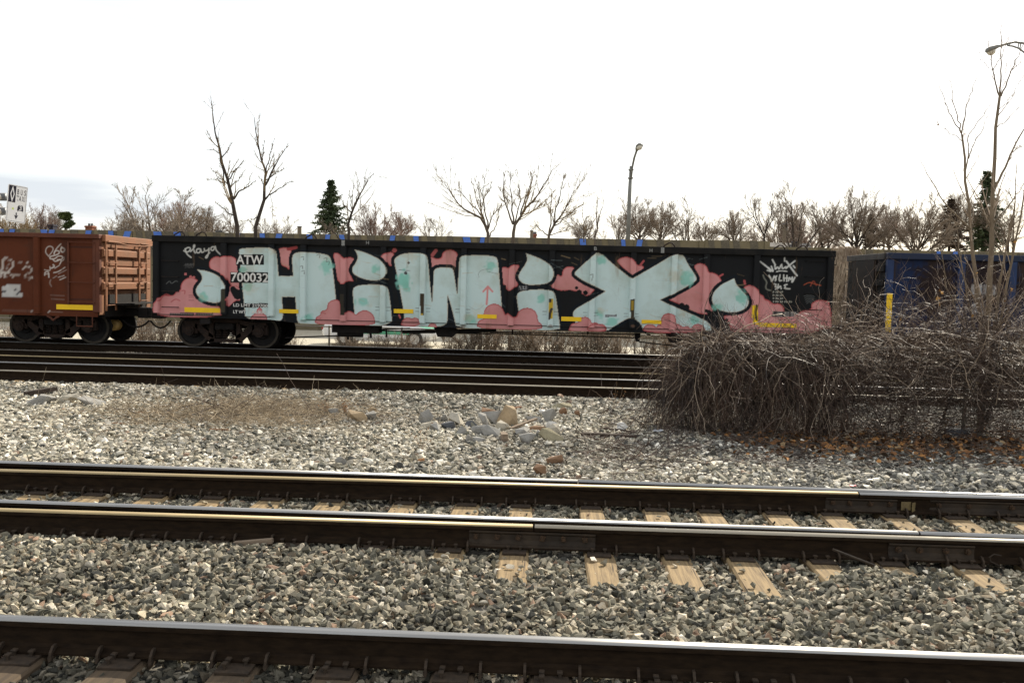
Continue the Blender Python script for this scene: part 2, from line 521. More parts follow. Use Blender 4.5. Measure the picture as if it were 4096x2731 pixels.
def far_ballast():
    X, Y, Z, S, T, rng, nm, lb = field('gravel', 9.05, 16.92, 900, 0.045, 0.120,
        [16, 8, 6, 4, 22, 24, 15, 1, 4], 'pale crushed gravel between the near and far tracks', 12)
    # bluish darker stones towards the thicket on the right, brighter on the left
    f = np.clip((X - 0.8 + 1.2 * (vnoise(X * 0.8, Y * 0.8, 9) - 0.5)) / 2.2, 0, 1)[:, None]
    dark = np.array([0.17, 0.165, 0.145]) * rng.uniform(0.55, 1.7, (len(X), 1))
    pick = rng.uniform(0, 1, (len(X), 1)) < 0.62 * f
    T = np.where(pick, dark, T)
    band = np.clip(1 - np.abs(Y - 15.9) / 1.3, 0, 1)[:, None]     # greyer strip along the far track
    T = T * (1 - 0.62 * band * rng.uniform(0, 1, (len(X), 1)))
    T = T * np.array([0.98, 0.97, 0.94]) * (0.62 + 0.60 * vnoise(X * 0.55, Y * 0.9, 21))[:, None] ** 0.8
    soil = np.clip(1.15 - np.hypot((X + 3.1) / 3.0, (Y - 13.6) / 0.9), 0, 1)[:, None]      # earth mixed in where the grass grew
    T = T * (1 - 0.45 * soil) + np.array([0.13, 0.10, 0.065]) * 0.45 * soil
    S = S * (0.55 + 0.75 * rng.beta(1.3, 2.0, len(S)))
    stones(nm, X, Y, Z, S, T, lb, rng, 0.36)
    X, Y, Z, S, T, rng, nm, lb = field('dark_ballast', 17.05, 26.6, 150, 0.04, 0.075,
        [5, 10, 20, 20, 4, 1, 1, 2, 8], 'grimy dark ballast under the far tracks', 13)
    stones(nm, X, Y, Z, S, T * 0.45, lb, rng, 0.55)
far_ballast()

# ------------------------------------------------------------------ rails
PROF = [(-0.070, -0.180), (-0.070, -0.169), (-0.022, -0.155), (-0.009, -0.140), (-0.009, -0.056), (-0.034, -0.044), (-0.036, -0.016),
        (-0.033, -0.009), (-0.027, -0.004), (-0.015, -0.0008), (0.0, 0.0), (0.015, -0.0008), (0.027, -0.004), (0.033, -0.009), (0.036, -0.016), (0.034, -0.044), (0.009, -0.056), (0.009, -0.140),
        (0.022, -0.155), (0.070, -0.169), (0.070, -0.180)]
def rail(x0, y0, x1, y1, top, label, group='rails', name='rail'):
    n = len(PROF)
    vs = [(x0, y0 + a, z) for a, z in PROF] + [(x1, y1 + a, z) for a, z in PROF]
    mb = MB()
    fs = [tuple(range(n - 1, -1, -1)), tuple(range(n, 2 * n))] + [(i, (i + 1) % n, (i + 1) % n + n, i + n) for i in range(n)]
    mb.add(vs, fs)
    mb.mi = [1 if (2 + 6) <= i <= (2 + 13) else 0 for i in range(n + 2)]
    c = ((x0 + x1) / 2, (y0 + y1) / 2, -0.18)
    o = mesh_thing(name, mb, [M['rail_rust'], M[top]], c, label, 'rail', group)
    o.data.polygons.foreach_set('use_smooth', [k == 1 for k in mb.mi])
    return o

yB = lambda x: 7.21 + 0.0165 * x           # outer pair of the turnout (dusty heads)
yC = lambda x: 8.70 + 0.029 * x
def xat(u, v, y): return P(u, v, Y=y).x
A_rail = rail(-7, 4.90, 7, 4.90, 'rail_top', 'nearest steel rail running across the bottom of the picture')
xj = xat(3672, 2145, 7.41)
Bs1 = rail(-9, 7.41, xj - 0.006, 7.41, 'rail_top', 'bright polished running rail of the second track, near side, left of its joint')
Bs2 = rail(xj + 0.006, 7.41, 9, 7.41, 'rail_top', 'short bright polished rail of the second track, near side, right of its joint')
xj = xat(2312, 1925, 8.93)
Cs1 = rail(-9, 8.93, xj - 0.004, 8.93, 'rail_top', 'bright polished running rail of the second track, far side, left of its joint')
Cs2 = rail(xj + 0.004, 8.93, 9, 8.93, 'rail_top', 'bright polished running rail of the second track, far side, right of its joint')
XBJ = xat(2135, 2109, 7.21)
Bg1 = rail(-9, yB(-9), XBJ - 0.008, yB(XBJ), 'rail_gold', 'tan dusty rail in front of the second track, left of the six-bolt joint')
Bg2 = rail(XBJ + 0.008, yB(XBJ), 9, yB(9), 'rail_cream', 'greyish dusty rail in front of the second track, right of the six-bolt joint')
XCJ = xat(3433, 1972, 8.78)
Cg1 = rail(-9, yC(-9), XCJ - 0.006, yC(XCJ), 'rail_gold', 'golden dusty rail inside the second track, left of its joint at right')
Cg2 = rail(XCJ + 0.006, yC(XCJ), 9, yC(9), 'rail_top', 'shiny rail inside the second track, right of its joint')
for y, top, lb in ((17.0, 'rail_cream', 'cream dusty rail, closest of the six far rails behind the gravel'),
                   (18.52, 'rail_top', 'bright silver rail, second closest of the six far rails'),
                   (19.95, 'rail_gold', 'thin tan rail, third closest of the six far rails'),
                   (21.35, 'rail_dull', 'dull brown rail, fourth closest of the six far rails'),
                   (23.68, 'rail_top', 'rail under the near wheels of the freight train'),
                   (25.19, 'rail_top', 'rail under the far wheels of the freight train')):
    rail(-22, y, 22, y, top, lb)

# ------------------------------------------------------------------ ties with tie plates and spikes
def rotz(p, a):
    return p
TIE_MESH = {}
def tie(x, y0, y1, plates, label, group, w=0.225, m='tie', seed=0, spikes=True, full=True):
    rng = random.Random(seed)
    yc = (y0 + y1) / 2
    t = MB()
    # weathered block: several stations along the length, worn top edges
    st = 9
    vs, fs = [], []
    for i in range(st):
        y = y0 + (y1 - y0) * i / (st - 1)
        dz = rng.uniform(-0.006, 0.003); dx = rng.uniform(-0.006, 0.006)
        hw = w / 2 + rng.uniform(-0.004, 0.004); b = rng.uniform(0.010, 0.020)
        sec = [(-hw, -0.36), (-hw, -0.197 - b + dz), (-hw + b, -0.197 + dz), (rng.uniform(-0.03, 0.03), -0.194 + dz), (hw - b, -0.197 + dz), (hw, -0.197 - b + dz), (hw, -0.36)]
        vs += [(x + dx + a, y, z) for a, z in sec]
    n = 7
    for i in range(st - 1):
        for j in range(n):
            fs.append((i * n + j, i * n + (j + 1) % n, (i + 1) * n + (j + 1) % n, (i + 1) * n + j))
    fs += [tuple(range(n - 1, -1, -1)), tuple((st - 1) * n + j for j in range(n))]
    t.add(vs, fs)
    o = mesh_thing('railway_tie', t, M[m], (x, yc, -0.36), label, 'tie', group)
    for (pa, pb, sp) in plates:
        p = MB().box(x - 0.092, x + 0.092, pa, pb, -0.198, -0.181)
        for e in (pa, pb):
            pass
        pl = p.build('tie_plate', M['plate'], o, bevel=0.003)
        for (sy, dx) in sp:
            s = MB().box(x + dx - 0.009, x + dx + 0.009, sy - 0.009, sy + 0.009, -0.21, -0.160)
            s.cbox((x + dx, sy + 0.006, -0.156), (0.030, 0.036, 0.014))
            s.build('spike', M['plate'], pl, bevel=0.003)
    return o

tie_u = [-105, 149, 372, 607, 842, 1074, 1315, 1610, 1861, 2080, 2367, 2630, 2853, 3128, 3360, 3621, 3880, 4130]
TX = [xat(u, 2040, 8.42) for u in tie_u]
for i, x in enumerate(TX):
    yb, yc_ = yB(x), yC(x)
    plB = (yb - 0.17, 7.41 + 0.16, [(yb - 0.085, -0.05), (yb - 0.085, 0.045)])
    plC = (yc_ - 0.17, 8.93 + 0.16, [(yc_ - 0.085, -0.05), (yc_ - 0.085, 0.045)])
    rr = random.Random(i)
    tie(x, 6.05 + rr.uniform(-0.15, 0.2), 9.55, [plB, plC], 'weathered wooden tie of the second track, %s from the left' % ORD[i],
        'ties of the second track', rr.uniform(0.215, 0.245), 'tie', i)
for i in range(10):
    x = xat(95 + 428 * i - (30 if i % 2 else 0), 2700, 4.82)
    rr = random.Random(50 + i)
    tie(x, 2.7, 5.42, [(4.90 - 0.19, 4.90 + 0.17, [(4.815, -0.05), (4.815, 0.045), (4.755, -0.05)])],
        'wooden tie under the nearest rail, %s from the left' % ORD[i], 'ties of the nearest track', 0.23, 'tie_shaded', 50 + i)
for k, (y, wd) in enumerate(((17.75, 2.6), (20.65, 2.6))):
    names = ('front', 'second')
    for i in range(20 if k == 0 else 0):
        x = -10.6 + 0.56 * i * (1 + 0.0) + (0.0)
        if x > 2.2: break
        tie(x, y - wd / 2, y + wd / 2, [(17.0 - 0.17, 17.0 + 0.16, [])], 'half-buried wooden tie end at the far track, %s from the left' % ORD[i], 'ties of the far track', 0.225, 'tie', 90 + i)

# ------------------------------------------------------------------ anchors and joint bars on the rails
def anchor_mesh():
    mb = MB().prism_yz([(-0.098, -0.205), (-0.070, -0.205), (-0.070, -0.1805), (-0.066, -0.166), (-0.026, -0.150), (-0.030, -0.130), (-0.060, -0.132), (-0.090, -0.158)], -0.007, 0.007)
    mb.box(-0.011, 0.011, -0.095, 0.09, -0.197, -0.1815)
    me = bpy.data.meshes.new('rail_anchor'); me.from_pydata(mb.v, [], mb.f); me.materials.append(M['plate'])
    return me
ANCHOR = anchor_mesh()
def anchors(rl, yf, xs):
    for x in xs:
        o = link('rail_anchor', ANCHOR, None, rl)
        o.location = (x - rl.location.x, yf(x) - rl.location.y, 0.18)
for x in TX:
    for dx in (-0.135, 0.135):
        anchors(Bg1 if x + dx < XBJ - 0.5 else Bg2, yB, [x + dx]) if abs(x + dx - XBJ) > 0.5 else None
        if abs(x + dx - XCJ) > 0.36:
            anchors(Cg1 if x + dx < XCJ else Cg2, yC, [x + dx])
for i in range(10):
    x = xat(95 + 428 * i - (30 if i % 2 else 0), 2700, 4.82)
    anchors(A_rail, lambda q: 4.90, [x - 0.14, x + 0.15])

def joint_bar(rl, yf, xa, xb, bolts, square=True, rust=()):
    y = yf((xa + xb) / 2)
    b = MB().prism_yz([(y - 0.066, -0.1665), (y - 0.030, -0.152), (y - 0.022, -0.120), (y - 0.022, -0.080), (y - 0.034, -0.066), (y - 0.034, -0.052), (y - 0.0095, -0.058), (y - 0.0095, -0.140), (y - 0.024, -0.1535), (y - 0.058, -0.1650)], xa, xb)
    bar = b.build('joint_bar', M['bar'], rl)
    for i, bx in enumerate(bolts):
        n = MB()
        if square:
            n.cbox((bx, y - 0.033, -0.098), (0.040, 0.022, 0.040), Matrix.Rotation(0.3 * math.sin(i * 7), 3, 'Y'))
        else:
            n.cyl((bx, y - 0.022, -0.098), (bx, y - 0.046, -0.098), 0.026, 6)
        n.cyl((bx, y - 0.04, -0.098), (bx, y - 0.064, -0.098), 0.013, 8)
        n.build('bolt', M['bolt'], bar)
jb = [XBJ - 0.445 + 0.165 * k + (0.02 if k > 2 else 0) for k in range(6)]
joint_bar(Bg1, yB, XBJ - 0.50, XBJ + 0.48, jb)
xa, xb = xat(3298, 1990, 8.8), xat(3582, 2000, 8.8)
joint_bar(Cg1, yC, xa, xb, [xa + (xb - xa) * f for f in (0.1, 0.34, 0.63, 0.9)])
xa, xb = xat(3548, 2180, 7.27), xat(3890, 2190, 7.27)
joint_bar(Bg2, yB, xa, xb, [xa + (xb - xa) * f for f in (0.11, 0.36, 0.66, 0.92)], False)
xa, xb = xat(3715, 2010, 8.82), xat(4150, 2020, 8.82)
joint_bar(Cg2, yC, xa, xb, [xa + (xb - xa) * f for f in (0.08, 0.36, 0.75)], False)

# bent marker tag and bond wire on the turnout rails
a = P(3634, 2029, Y=8.74)
mb = MB().box(a.x - 0.055, a.x + 0.035, yC(a.x) - 0.024, yC(a.x) - 0.0195, a.z - 0.035, a.z + 0.045)
mb.cbox((a.x + 0.055, yC(a.x) - 0.035, a.z), (0.05, 0.006, 0.085), Matrix.Rotation(0.7, 3, 'Z'))
mb.build('marker_tag', mat('tag_brass', (0.20, 0.15, 0.065), (0.12, 0.09, 0.045), 20, 0.5), Cg2)
pts = [P(u, v, Y=yB(3.6) - 0.075) for u, v in ((4005, 2222), (3975, 2216), (3958, 2228), (3962, 2245), (3990, 2258), (4015, 2270), (4020, 2290))]
MB().tube(pts, 0.006, 5).build('bond_wire', M['bar'], Bg2)
a, b = P(3355, 2215, Y=6.98), P(3535, 2285, Y=6.90)
MB().tube([a, b], 0.009, 5)
mesh_thing('loose_rod', MB().tube([(a.x, 7.13, -0.09), (b.x, 6.93, -0.165)], 0.011, 6), M['bar'], (b.x, 6.93, -0.19), 'thin dark rod leaning on the second track at right', 'rod')
# ------------------------------------------------------------------ paint on the car sides (colour of the paint itself, per vertex)
def chaikin(pts, it=2, closed=True):
    p = np.array(pts, float)
    for _ in range(it):
        q = np.roll(p, -1, 0) if closed else p[1:]
        b = p if closed else p[:-1]
        n = np.empty((2 * len(b), 2))
        n[0::2] = 0.75 * b + 0.25 * q
        n[1::2] = 0.25 * b + 0.75 * q
        p = n if closed else np.concatenate([p[:1], n, p[-1:]])
    return p

def inside(poly, u, v):
    c = np.zeros(u.shape, bool)
    x, y = poly[:, 0], poly[:, 1]
    xj_, yj_ = np.roll(x, 1), np.roll(y, 1)
    for a, b, cx, cy in zip(x, y, xj_, yj_):
        if b == cy: continue
        c ^= ((b > v) != (cy > v)) & (u < (cx - a) * (v - b) / (cy - b) + a)
    return c

def dist(line, u, v, closed=True):
    d = np.full(u.shape, 1e9)
    a = line; b = np.roll(line, -1, 0)
    if not closed: a, b = line[:-1], line[1:]
    for (ax, ay), (bx, by) in zip(a, b):
        dx, dy = bx - ax, by - ay
        t = np.clip(((u - ax) * dx + (v - ay) * dy) / (dx * dx + dy * dy + 1e-9), 0, 1)
        d = np.minimum(d, (u - ax - t * dx) ** 2 + (v - ay - t * dy) ** 2)
    return np.sqrt(d)

class Paint:
    def __init__(s, base, x0=0.0, y0=0.0, k=1.0):
        s.base, s.ops = base, []
        s.at(x0, y0, k)
    def at(s, x0, y0, k):
        s.t = (x0, y0, k); return s
    def tr(s, pts):
        return np.array([(s.t[0] + p[0] / s.t[2], s.t[1] + p[1] / s.t[2]) for p in pts], float)
    def poly(s, pts, col, it=2, edge=None, ew=0.0, out=None, ow=0.0, rough=0.0):
        s.ops.append(('poly', chaikin(s.tr(pts), it), col, edge, ew, out, ow, rough)); return s
    def circ(s, cx, cy, r, col, edge=None, ew=0.0, sy=1.0):
        a = np.linspace(0, 2 * math.pi, 25)[:-1]
        return s.poly([(cx + r * math.cos(t), cy + r * sy * math.sin(t)) for t in a], col, 0, edge, ew)
    def rect(s, x0, y0, x1, y1, col):
        return s.poly([(x0, y0), (x1, y0), (x1, y1), (x0, y1)], col, 0)
    def blot(s, cx, cy, r, col, a=0.6, sy=1.0):
        c = s.tr([(cx, cy)])[0]
        s.ops.append(('blot', c, r / s.t[2], col, a, sy)); return s
    def line(s, pts, w, col, a=1.0, it=2):
        s.ops.append(('line', chaikin(s.tr(pts), it, False), w / s.t[2], col, a)); return s
    def __call__(s, u, v):
        C = np.empty(u.shape + (3,)); C[:] = s.base
        for op in s.ops:
            if op[0] == 'poly':
                _, p, col, edge, ew, out, ow, rg = op
                m = max(ow, ew) + 3
                w = np.where((u > p[:, 0].min() - m) & (u < p[:, 0].max() + m) & (v > p[:, 1].min() - m) & (v < p[:, 1].max() + m))[0]
                if not len(w): continue
                uu, vv = u[w], v[w]
                if rg: vv = vv + rg * (vnoise(uu / 7.0, vv / 7.0, 4) - 0.5)
                ins = inside(p, uu, vv)
                if edge is not None or out is not None:
                    d = dist(p, uu, vv)
                if out is not None:
                    C[w[~ins & (d < ow)]] = out
                C[w[ins]] = col
                if edge is not None:
                    f = np.clip(1.25 - d / ew, 0, 1)[:, None] * ins[:, None]
                    C[w] = C[w] * (1 - f) + np.array(edge) * f
            elif op[0] == 'stain':
                _, c, r, col, a, sy = op
                d = np.hypot(u - c[0], (v - c[1]) / sy) / r + 0.9 * (vnoise(u / 9.0, v / 9.0, 8) - 0.5)
                f = (a * np.clip((1 - d) / 0.6, 0, 1) * (C[..., 2] > 0.45))[..., None]
                C = C * (1 - f) + np.array(col) * f
            elif op[0] == 'blot':
                _, c, r, col, a, sy = op
                d = np.hypot(u - c[0], (v - c[1]) / sy) / r + 0.7 * (vnoise(u / 11.0, v / 11.0, 6) - 0.5)
                f = (a * np.clip((1 - d) / 0.45, 0, 1))[..., None]
                C = C * (1 - f) + np.array(col) * f
            else:
                _, p, wd, col, a = op
                w = np.where((u > p[:, 0].min() - wd) & (u < p[:, 0].max() + wd) & (v > p[:, 1].min() - wd) & (v < p[:, 1].max() + wd))[0]
                if not len(w): continue
                d = dist(p, u[w], v[w], False)
                f = (a * np.clip((wd / 2 + 0.8 - d) / 1.6, 0, 1))[:, None]
                C[w] = C[w] * (1 - f) + np.array(col) * f
        return C

YS = 22.95                                   # plane of the side sheets facing the camera
TRACK_Y = 24.44
ZT, ZB, ZBM = P(700, 943, Y=YS).z, P(700, 1268, Y=YS).z, P(2050, 1317, Y=YS).z

BLK, CY_, PK, RED, DK = (0.010, 0.0105, 0.0115), (0.57, 0.70, 0.675), (0.63, 0.275, 0.265), (0.45, 0.085, 0.085), (0.007, 0.010, 0.014)
TEAL, TAN, WHT = (0.24, 0.56, 0.46), (0.55, 0.50, 0.40), (0.74, 0.74, 0.70)
def graffiti():
    g = Paint(BLK)
    kw = dict(edge=RED, ew=4.5)
    Z2, Z3, Z4 = (600, 880, 2.138), (1500, 880, 2.138), (2400, 880, 2.138)
    g.at(*Z2)                                # rosy clouds behind the letters
    g.poly([(500, 380), (515, 335), (560, 308), (610, 318), (640, 308), (700, 308), (738, 330), (760, 400), (775, 600), (735, 605), (690, 560), (640, 470), (590, 465), (520, 430)], PK, **kw)
    g.poly([(655, 560), (775, 560), (800, 720), (770, 690), (735, 685), (690, 730), (660, 750)], PK, edge=RED, ew=3)
    g.poly([(680, 580), (715, 560), (750, 600), (810, 590), (850, 640), (790, 660), (740, 690), (700, 640)], BLK)
    g.poly([(40, 835), (38, 715), (62, 695), (80, 660), (120, 640), (165, 645), (205, 640), (218, 612), (258, 604), (262, 550), (290, 508), (340, 488), (390, 500), (420, 530), (440, 600), (480, 720), (620, 740), (620, 835)], PK, 1, **kw)
    for a, b in (((85, 690), (170, 645)), ((180, 700), (255, 690))): g.line([a, ((a[0] + b[0]) / 2, min(a[1], b[1]) - 18), b], 9, RED, 0.8)
    g.line([(270, 605), (300, 600), (295, 630)], 8, RED, 0.8)
    for x, y in ((303, 462), (345, 485), (372, 490)): g.circ(x, y, 12, (0.55, 0.16, 0.16))
    g.poly([(1090, 250), (1130, 233), (1190, 238), (1215, 270), (1203, 330), (1197, 435), (1168, 405), (1120, 390), (1103, 330)], PK, **kw)
    g.line([(1180, 250), (1250, 235)], 26, (0.35, 0.06, 0.06))
    g.poly([(1562, 290), (1590, 275), (1640, 300), (1665, 332), (1700, 313), (1752, 330), (1760, 350), (1735, 390), (1712, 440), (1725, 490), (1745, 530), (1690, 520), (1660, 552), (1628, 545), (1598, 510), (1580, 420)], PK, **kw)
    g.poly([(1978, 310), (2010, 285), (2060, 270), (2090, 288), (2082, 340), (2070, 405), (2030, 375), (1990, 335)], PK, **kw)
    g.circ(2090, 260, 20, (0.42, 0.10, 0.10))
    g.at(*Z3)
    g.poly([(455, 330), (480, 310), (520, 330), (545, 330), (570, 320), (575, 280), (610, 255), (660, 252), (700, 275), (715, 320), (712, 390), (700, 450), (470, 450), (460, 400)], PK, **kw)
    g.line([(490, 300), (520, 262)], 30, (0.40, 0.10, 0.10))
    g.poly([(1070, 412), (1110, 398), (1145, 412), (1160, 390), (1210, 376), (1242, 395), (1215, 440), (1205, 490), (1225, 540), (1218, 572), (1190, 576), (1160, 608), (1130, 603), (1110, 562), (1090, 552)], PK, **kw)
    g.poly([(1500, 580), (1530, 480), (1560, 458), (1598, 488), (1605, 420), (1650, 394), (1712, 405), (1730, 480), (1800, 540), (1885, 580), (1862, 615), (1820, 655), (1770, 632), (1740, 612), (1690, 605), (1650, 602), (1600, 608), (1540, 592)], PK, **kw)
    for x, r in ((1560, 22), (1610, 20), (1665, 26), (1745, 26), (1800, 20)): g.circ(x, 622, r, BLK)
    g.circ(1722, 580, 14, BLK); g.circ(1108, 568, 14, BLK)
    g.poly([(2060, 350), (2100, 322), (2160, 310), (2212, 340), (2240, 385), (2290, 388), (2305, 412), (2250, 470), (2205, 490), (2130, 420)], PK, **kw)
    g.line([(2270, 385), (2298, 350)], 18, (0.42, 0.09, 0.09))
    g.at(*Z4)
    g.poly([(798, 398), (830, 372), (870, 366), (912, 400), (922, 450), (960, 446), (1010, 468), (1048, 525), (1060, 600), (1000, 700), (960, 790), (900, 810), (850, 800), (790, 790), (740, 745), (640, 705), (575, 680), (640, 630), (790, 560), (850, 530), (835, 470)], PK, **kw)
    for x, y, r in ((700, 735, 26), (742, 745, 24), (900, 775, 16), (930, 790, 24)): g.circ(x, y, r, BLK)
    g.line([(1025, 480), (1050, 465)], 16, (0.42, 0.09, 0.09))
    g.poly([(1222, 580), (1258, 556), (1300, 556), (1350, 598), (1364, 630), (1400, 648), (1412, 680), (1450, 688), (1482, 718), (1530, 710), (1572, 740), (1580, 790), (1690, 800), (1730, 775), (1760, 765), (1808, 762), (1803, 715), (1850, 686), (1900, 681), (1960, 700), (1975, 985), (1130, 985), (1105, 890), (1055, 840), (1065, 815), (1150, 800), (1200, 780)], PK, 1, edge=RED, ew=5.5)
    for x, y in ((1085, 855), (1100, 880)): g.circ(x, y, 13, BLK)
    g.line([(1240, 545), (1235, 520)], 20, (0.42, 0.09, 0.09))
    g.line([(1415, 680), (1450, 690), (1455, 720)], 9, RED, 0.8)
    g.line([(1800, 770), (1860, 760)], 8, RED, 0.7); g.line([(1550, 850), (1620, 840)], 14, (0.55, 0.13, 0.13), 0.8)
    # letters: pale blue fill, black outline
    L = dict(it=1, out=DK, ow=13.0, edge=TAN, ew=3.2)
    g.at(*Z2)
    g.poly([(398, 424), (400, 424), (455, 428), (525, 447), (592, 482), (632, 520), (655, 562), (656, 590), (642, 640), (620, 692), (570, 712), (500, 703), (440, 678), (400, 643), (386, 605), (400, 568), (432, 530), (447, 500), (436, 462), (412, 436)], CY_, **L)
    g.poly([(755, 258), (775, 242), (960, 233), (1040, 238), (1075, 258), (1086, 300), (1100, 476), (1100, 478), (1220, 478), (1222, 476), (1212, 335), (1222, 292), (1260, 274), (1350, 274), (1450, 284), (1522, 298), (1546, 330), (1560, 400), (1580, 560), (1592, 690), (1600, 895), (1290, 890), (1258, 872), (1252, 800), (1240, 660), (1238, 658), (1130, 658), (1128, 660), (1138, 800), (1134, 845), (1110, 866), (815, 866), (800, 700), (782, 500), (766, 350)], CY_, **L)
    g.poly([(1746, 252), (1748, 252), (1832, 274), (1912, 309), (1978, 344), (2018, 390), (2032, 440), (2012, 492), (1960, 517), (1900, 519), (1830, 507), (1760, 477), (1728, 447), (1728, 408), (1760, 365), (1777, 320), (1766, 280)], CY_, **L)
    g.poly([(1730, 590), (1765, 560), (1850, 551), (1950, 552), (2012, 560), (2037, 582), (2048, 640), (2062, 760), (2074, 905), (1750, 905), (1746, 790), (1738, 690)], CY_, **L)
    g.at(*Z3)
    g.poly([(160, 350), (175, 320), (230, 288), (330, 279), (400, 284), (440, 298), (452, 330), (462, 430), (476, 600), (487, 697), (488, 697), (496, 560), (500, 440), (514, 414), (560, 405), (640, 405), (666, 418), (676, 450), (702, 628), (704, 628), (714, 450), (720, 330), (740, 309), (800, 301), (920, 299), (1020, 309), (1047, 328), (1056, 380), (1070, 560), (1086, 740), (1095, 930), (695, 930), (672, 820), (645, 720), (622, 648), (621, 648), (622, 880), (600, 894), (560, 912), (260, 912), (250, 850), (240, 755), (215, 620), (190, 480)], CY_, **L)
    g.poly([(1291, 284), (1293, 284), (1352, 304), (1422, 334), (1482, 369), (1518, 410), (1531, 452), (1522, 502), (1490, 537), (1430, 552), (1330, 557), (1268, 546), (1233, 516), (1223, 480), (1244, 435), (1281, 385), (1301, 345), (1297, 310)], CY_, **L)
    g.poly([(1208, 640), (1235, 610), (1310, 597), (1400, 592), (1490, 597), (1532, 614), (1548, 660), (1562, 760), (1580, 880), (1584, 945), (1240, 945), (1236, 820), (1220, 740)], CY_, **L)
    x4 = 900 * 2.138                           # the X: right half given in the last zoom
    g.poly([(1903, 276), (1907, 278), (1950, 298), (2050, 388), (2182, 492), (2200, 499)] +
           [(x + x4, y) for x, y in ((300, 487), (400, 430), (520, 360), (600, 308), (655, 292), (705, 297), (725, 315), (755, 380), (803, 450), (830, 500), (822, 522), (760, 562), (650, 622), (518, 682), (518, 684), (580, 716), (700, 767), (850, 832), (922, 872), (948, 900), (955, 960), (372, 960), (352, 890), (300, 848), (272, 834))] +
           [(2170, 838), (2060, 898), (1985, 955), (1735, 955), (1712, 870), (1690, 812), (1692, 785), (1722, 754), (1800, 710), (1900, 650), (1968, 611), (1968, 609), (1870, 564), (1780, 520), (1708, 470), (1706, 450), (1735, 418), (1805, 357), (1880, 289)], CY_, **L)
    g.at(*Z4)
    g.poly([(1149, 497), (1151, 497), (1162, 540), (1192, 580), (1242, 630), (1272, 682), (1270, 727), (1240, 762), (1180, 787), (1110, 792), (1038, 777), (983, 746), (957, 700), (957, 650), (983, 600), (1040, 549), (1100, 519)], CY_, **L)
    # mint patches, tan drips and scratches
    for z, lst in ((Z2, [(450, 665, 42, 1), (830, 570, 36, 1), (800, 425, 30, .8), (1510, 400, 55, 1.1), (1810, 700, 52, 1), (1930, 420, 36, 1), (2170, 520, 56, 1.5), (1360, 830, 50, .8)]),
                   (Z3, [(250, 510, 55, 1.5), (990, 390, 45, 1), (820, 850, 50, .8), (1410, 670, 34, 1), (1930, 345, 40, 1), (1930, 800, 36, 1), (2020, 870, 56, .7)]),
                   (Z4, [(740, 500, 58, 1.2), (800, 860, 40, 1), (1210, 655, 48, 1.2), (1000, 740, 40, .8)])):
        g.at(*z)
        for x, y, r, sy in lst: g.blot(x, y, r * 1.2, TEAL, 0.8, sy)
    rr = random.Random(11)
    for _ in range(70):
        g.ops.append(('stain', (rr.uniform(780, 3200), rr.choice((rr.uniform(990, 1030), rr.uniform(1000, 1290)))), rr.uniform(14, 45), (0.56, 0.50, 0.36), rr.uniform(0.15, 0.5), rr.uniform(0.5, 1.2)))
    rr = random.Random(5)
    for z, n in ((Z2, 16), (Z3, 22), (Z4, 12)):
        g.at(*z)
        for _ in range(n):
            x, y = rr.uniform(400, 2200 if z != Z4 else 1250), rr.uniform(290, 850)
            g.line([(x, y), (x + rr.uniform(30, 90), y + rr.uniform(-8, 22))], rr.uniform(3, 8), (0.46, 0.33, 0.18), rr.uniform(0.15, 0.5))
            x, y = rr.uniform(400, 2200 if z != Z4 else 1250), rr.uniform(290, 850)
            g.line([(x, y), (x + rr.uniform(20, 160), y + rr.uniform(-30, 70))], rr.uniform(2.0, 3.5), (0.30, 0.36, 0.36), 0.35)
    g.at(*Z2)
    for x, y in ((1315, 320), (1305, 400), (1320, 440), (1440, 300), (1500, 330), (1520, 360)):
        g.line([(x - 15, y), (x + 15, y - 10), (x + 8, y + 22)], 5, (0.06, 0.05, 0.04), 0.8)
    g.at(*Z3)
    g.line([(890, 490), (880, 460), (910, 425), (990, 420)], 4, (0.1, 0.1, 0.1), 0.6); g.line([(960, 440), (1050, 460)], 4, (0.1, 0.1, 0.1), 0.7)
    g.circ(288, 366, 10, (0.10, 0.10, 0.09)); g.circ(262, 455, 14, (0.08, 0.08, 0.08)); g.line([(205, 425), (300, 435)], 4, (0.1, 0.1, 0.1))
    g.line([(1840, 470), (1870, 460), (1850, 520)], 6, (0.08, 0.07, 0.06), 0.8)
    g.line([(800, 735), (850, 768), (900, 760), (930, 725)], 4, (0.3, 0.36, 0.36), 0.6)
    # clouds in front of the letter feet
    g.at(*Z2)
    g.poly([(850, 870), (860, 825), (895, 800), (915, 765), (930, 745), (955, 755), (965, 800), (1000, 815), (1008, 870)], PK, **kw)
    g.poly([(1405, 905), (1415, 830), (1455, 812), (1462, 775), (1512, 768), (1520, 700), (1580, 676), (1630, 690), (1640, 780), (1660, 815), (1690, 770), (1740, 790), (1760, 812), (1800, 775), (1850, 768), (1905, 800), (1925, 850), (1928, 905)], PK, **kw)
    g.line([(1470, 790), (1500, 800)], 8, RED, .7); g.line([(1420, 845), (1460, 840)], 8, RED, .7)
    g.at(*Z3)
    g.poly([(212, 910), (235, 850), (280, 826), (312, 845), (345, 828), (380, 850), (388, 910)], PK, **kw)
    g.line([(215, 835), (205, 812)], 14, (0.55, 0.13, 0.13))
    g.poly([(452, 925), (460, 890), (492, 876), (525, 892), (532, 925)], PK, **kw)
    g.poly([(872, 935), (875, 870), (905, 852), (928, 848), (930, 780), (955, 735), (1010, 712), (1070, 725), (1105, 780), (1115, 815), (1135, 790), (1160, 815), (1185, 830), (1212, 825), (1225, 780), (1270, 752), (1330, 750), (1385, 790), (1395, 870), (1425, 885), (1440, 945)], PK, **kw)
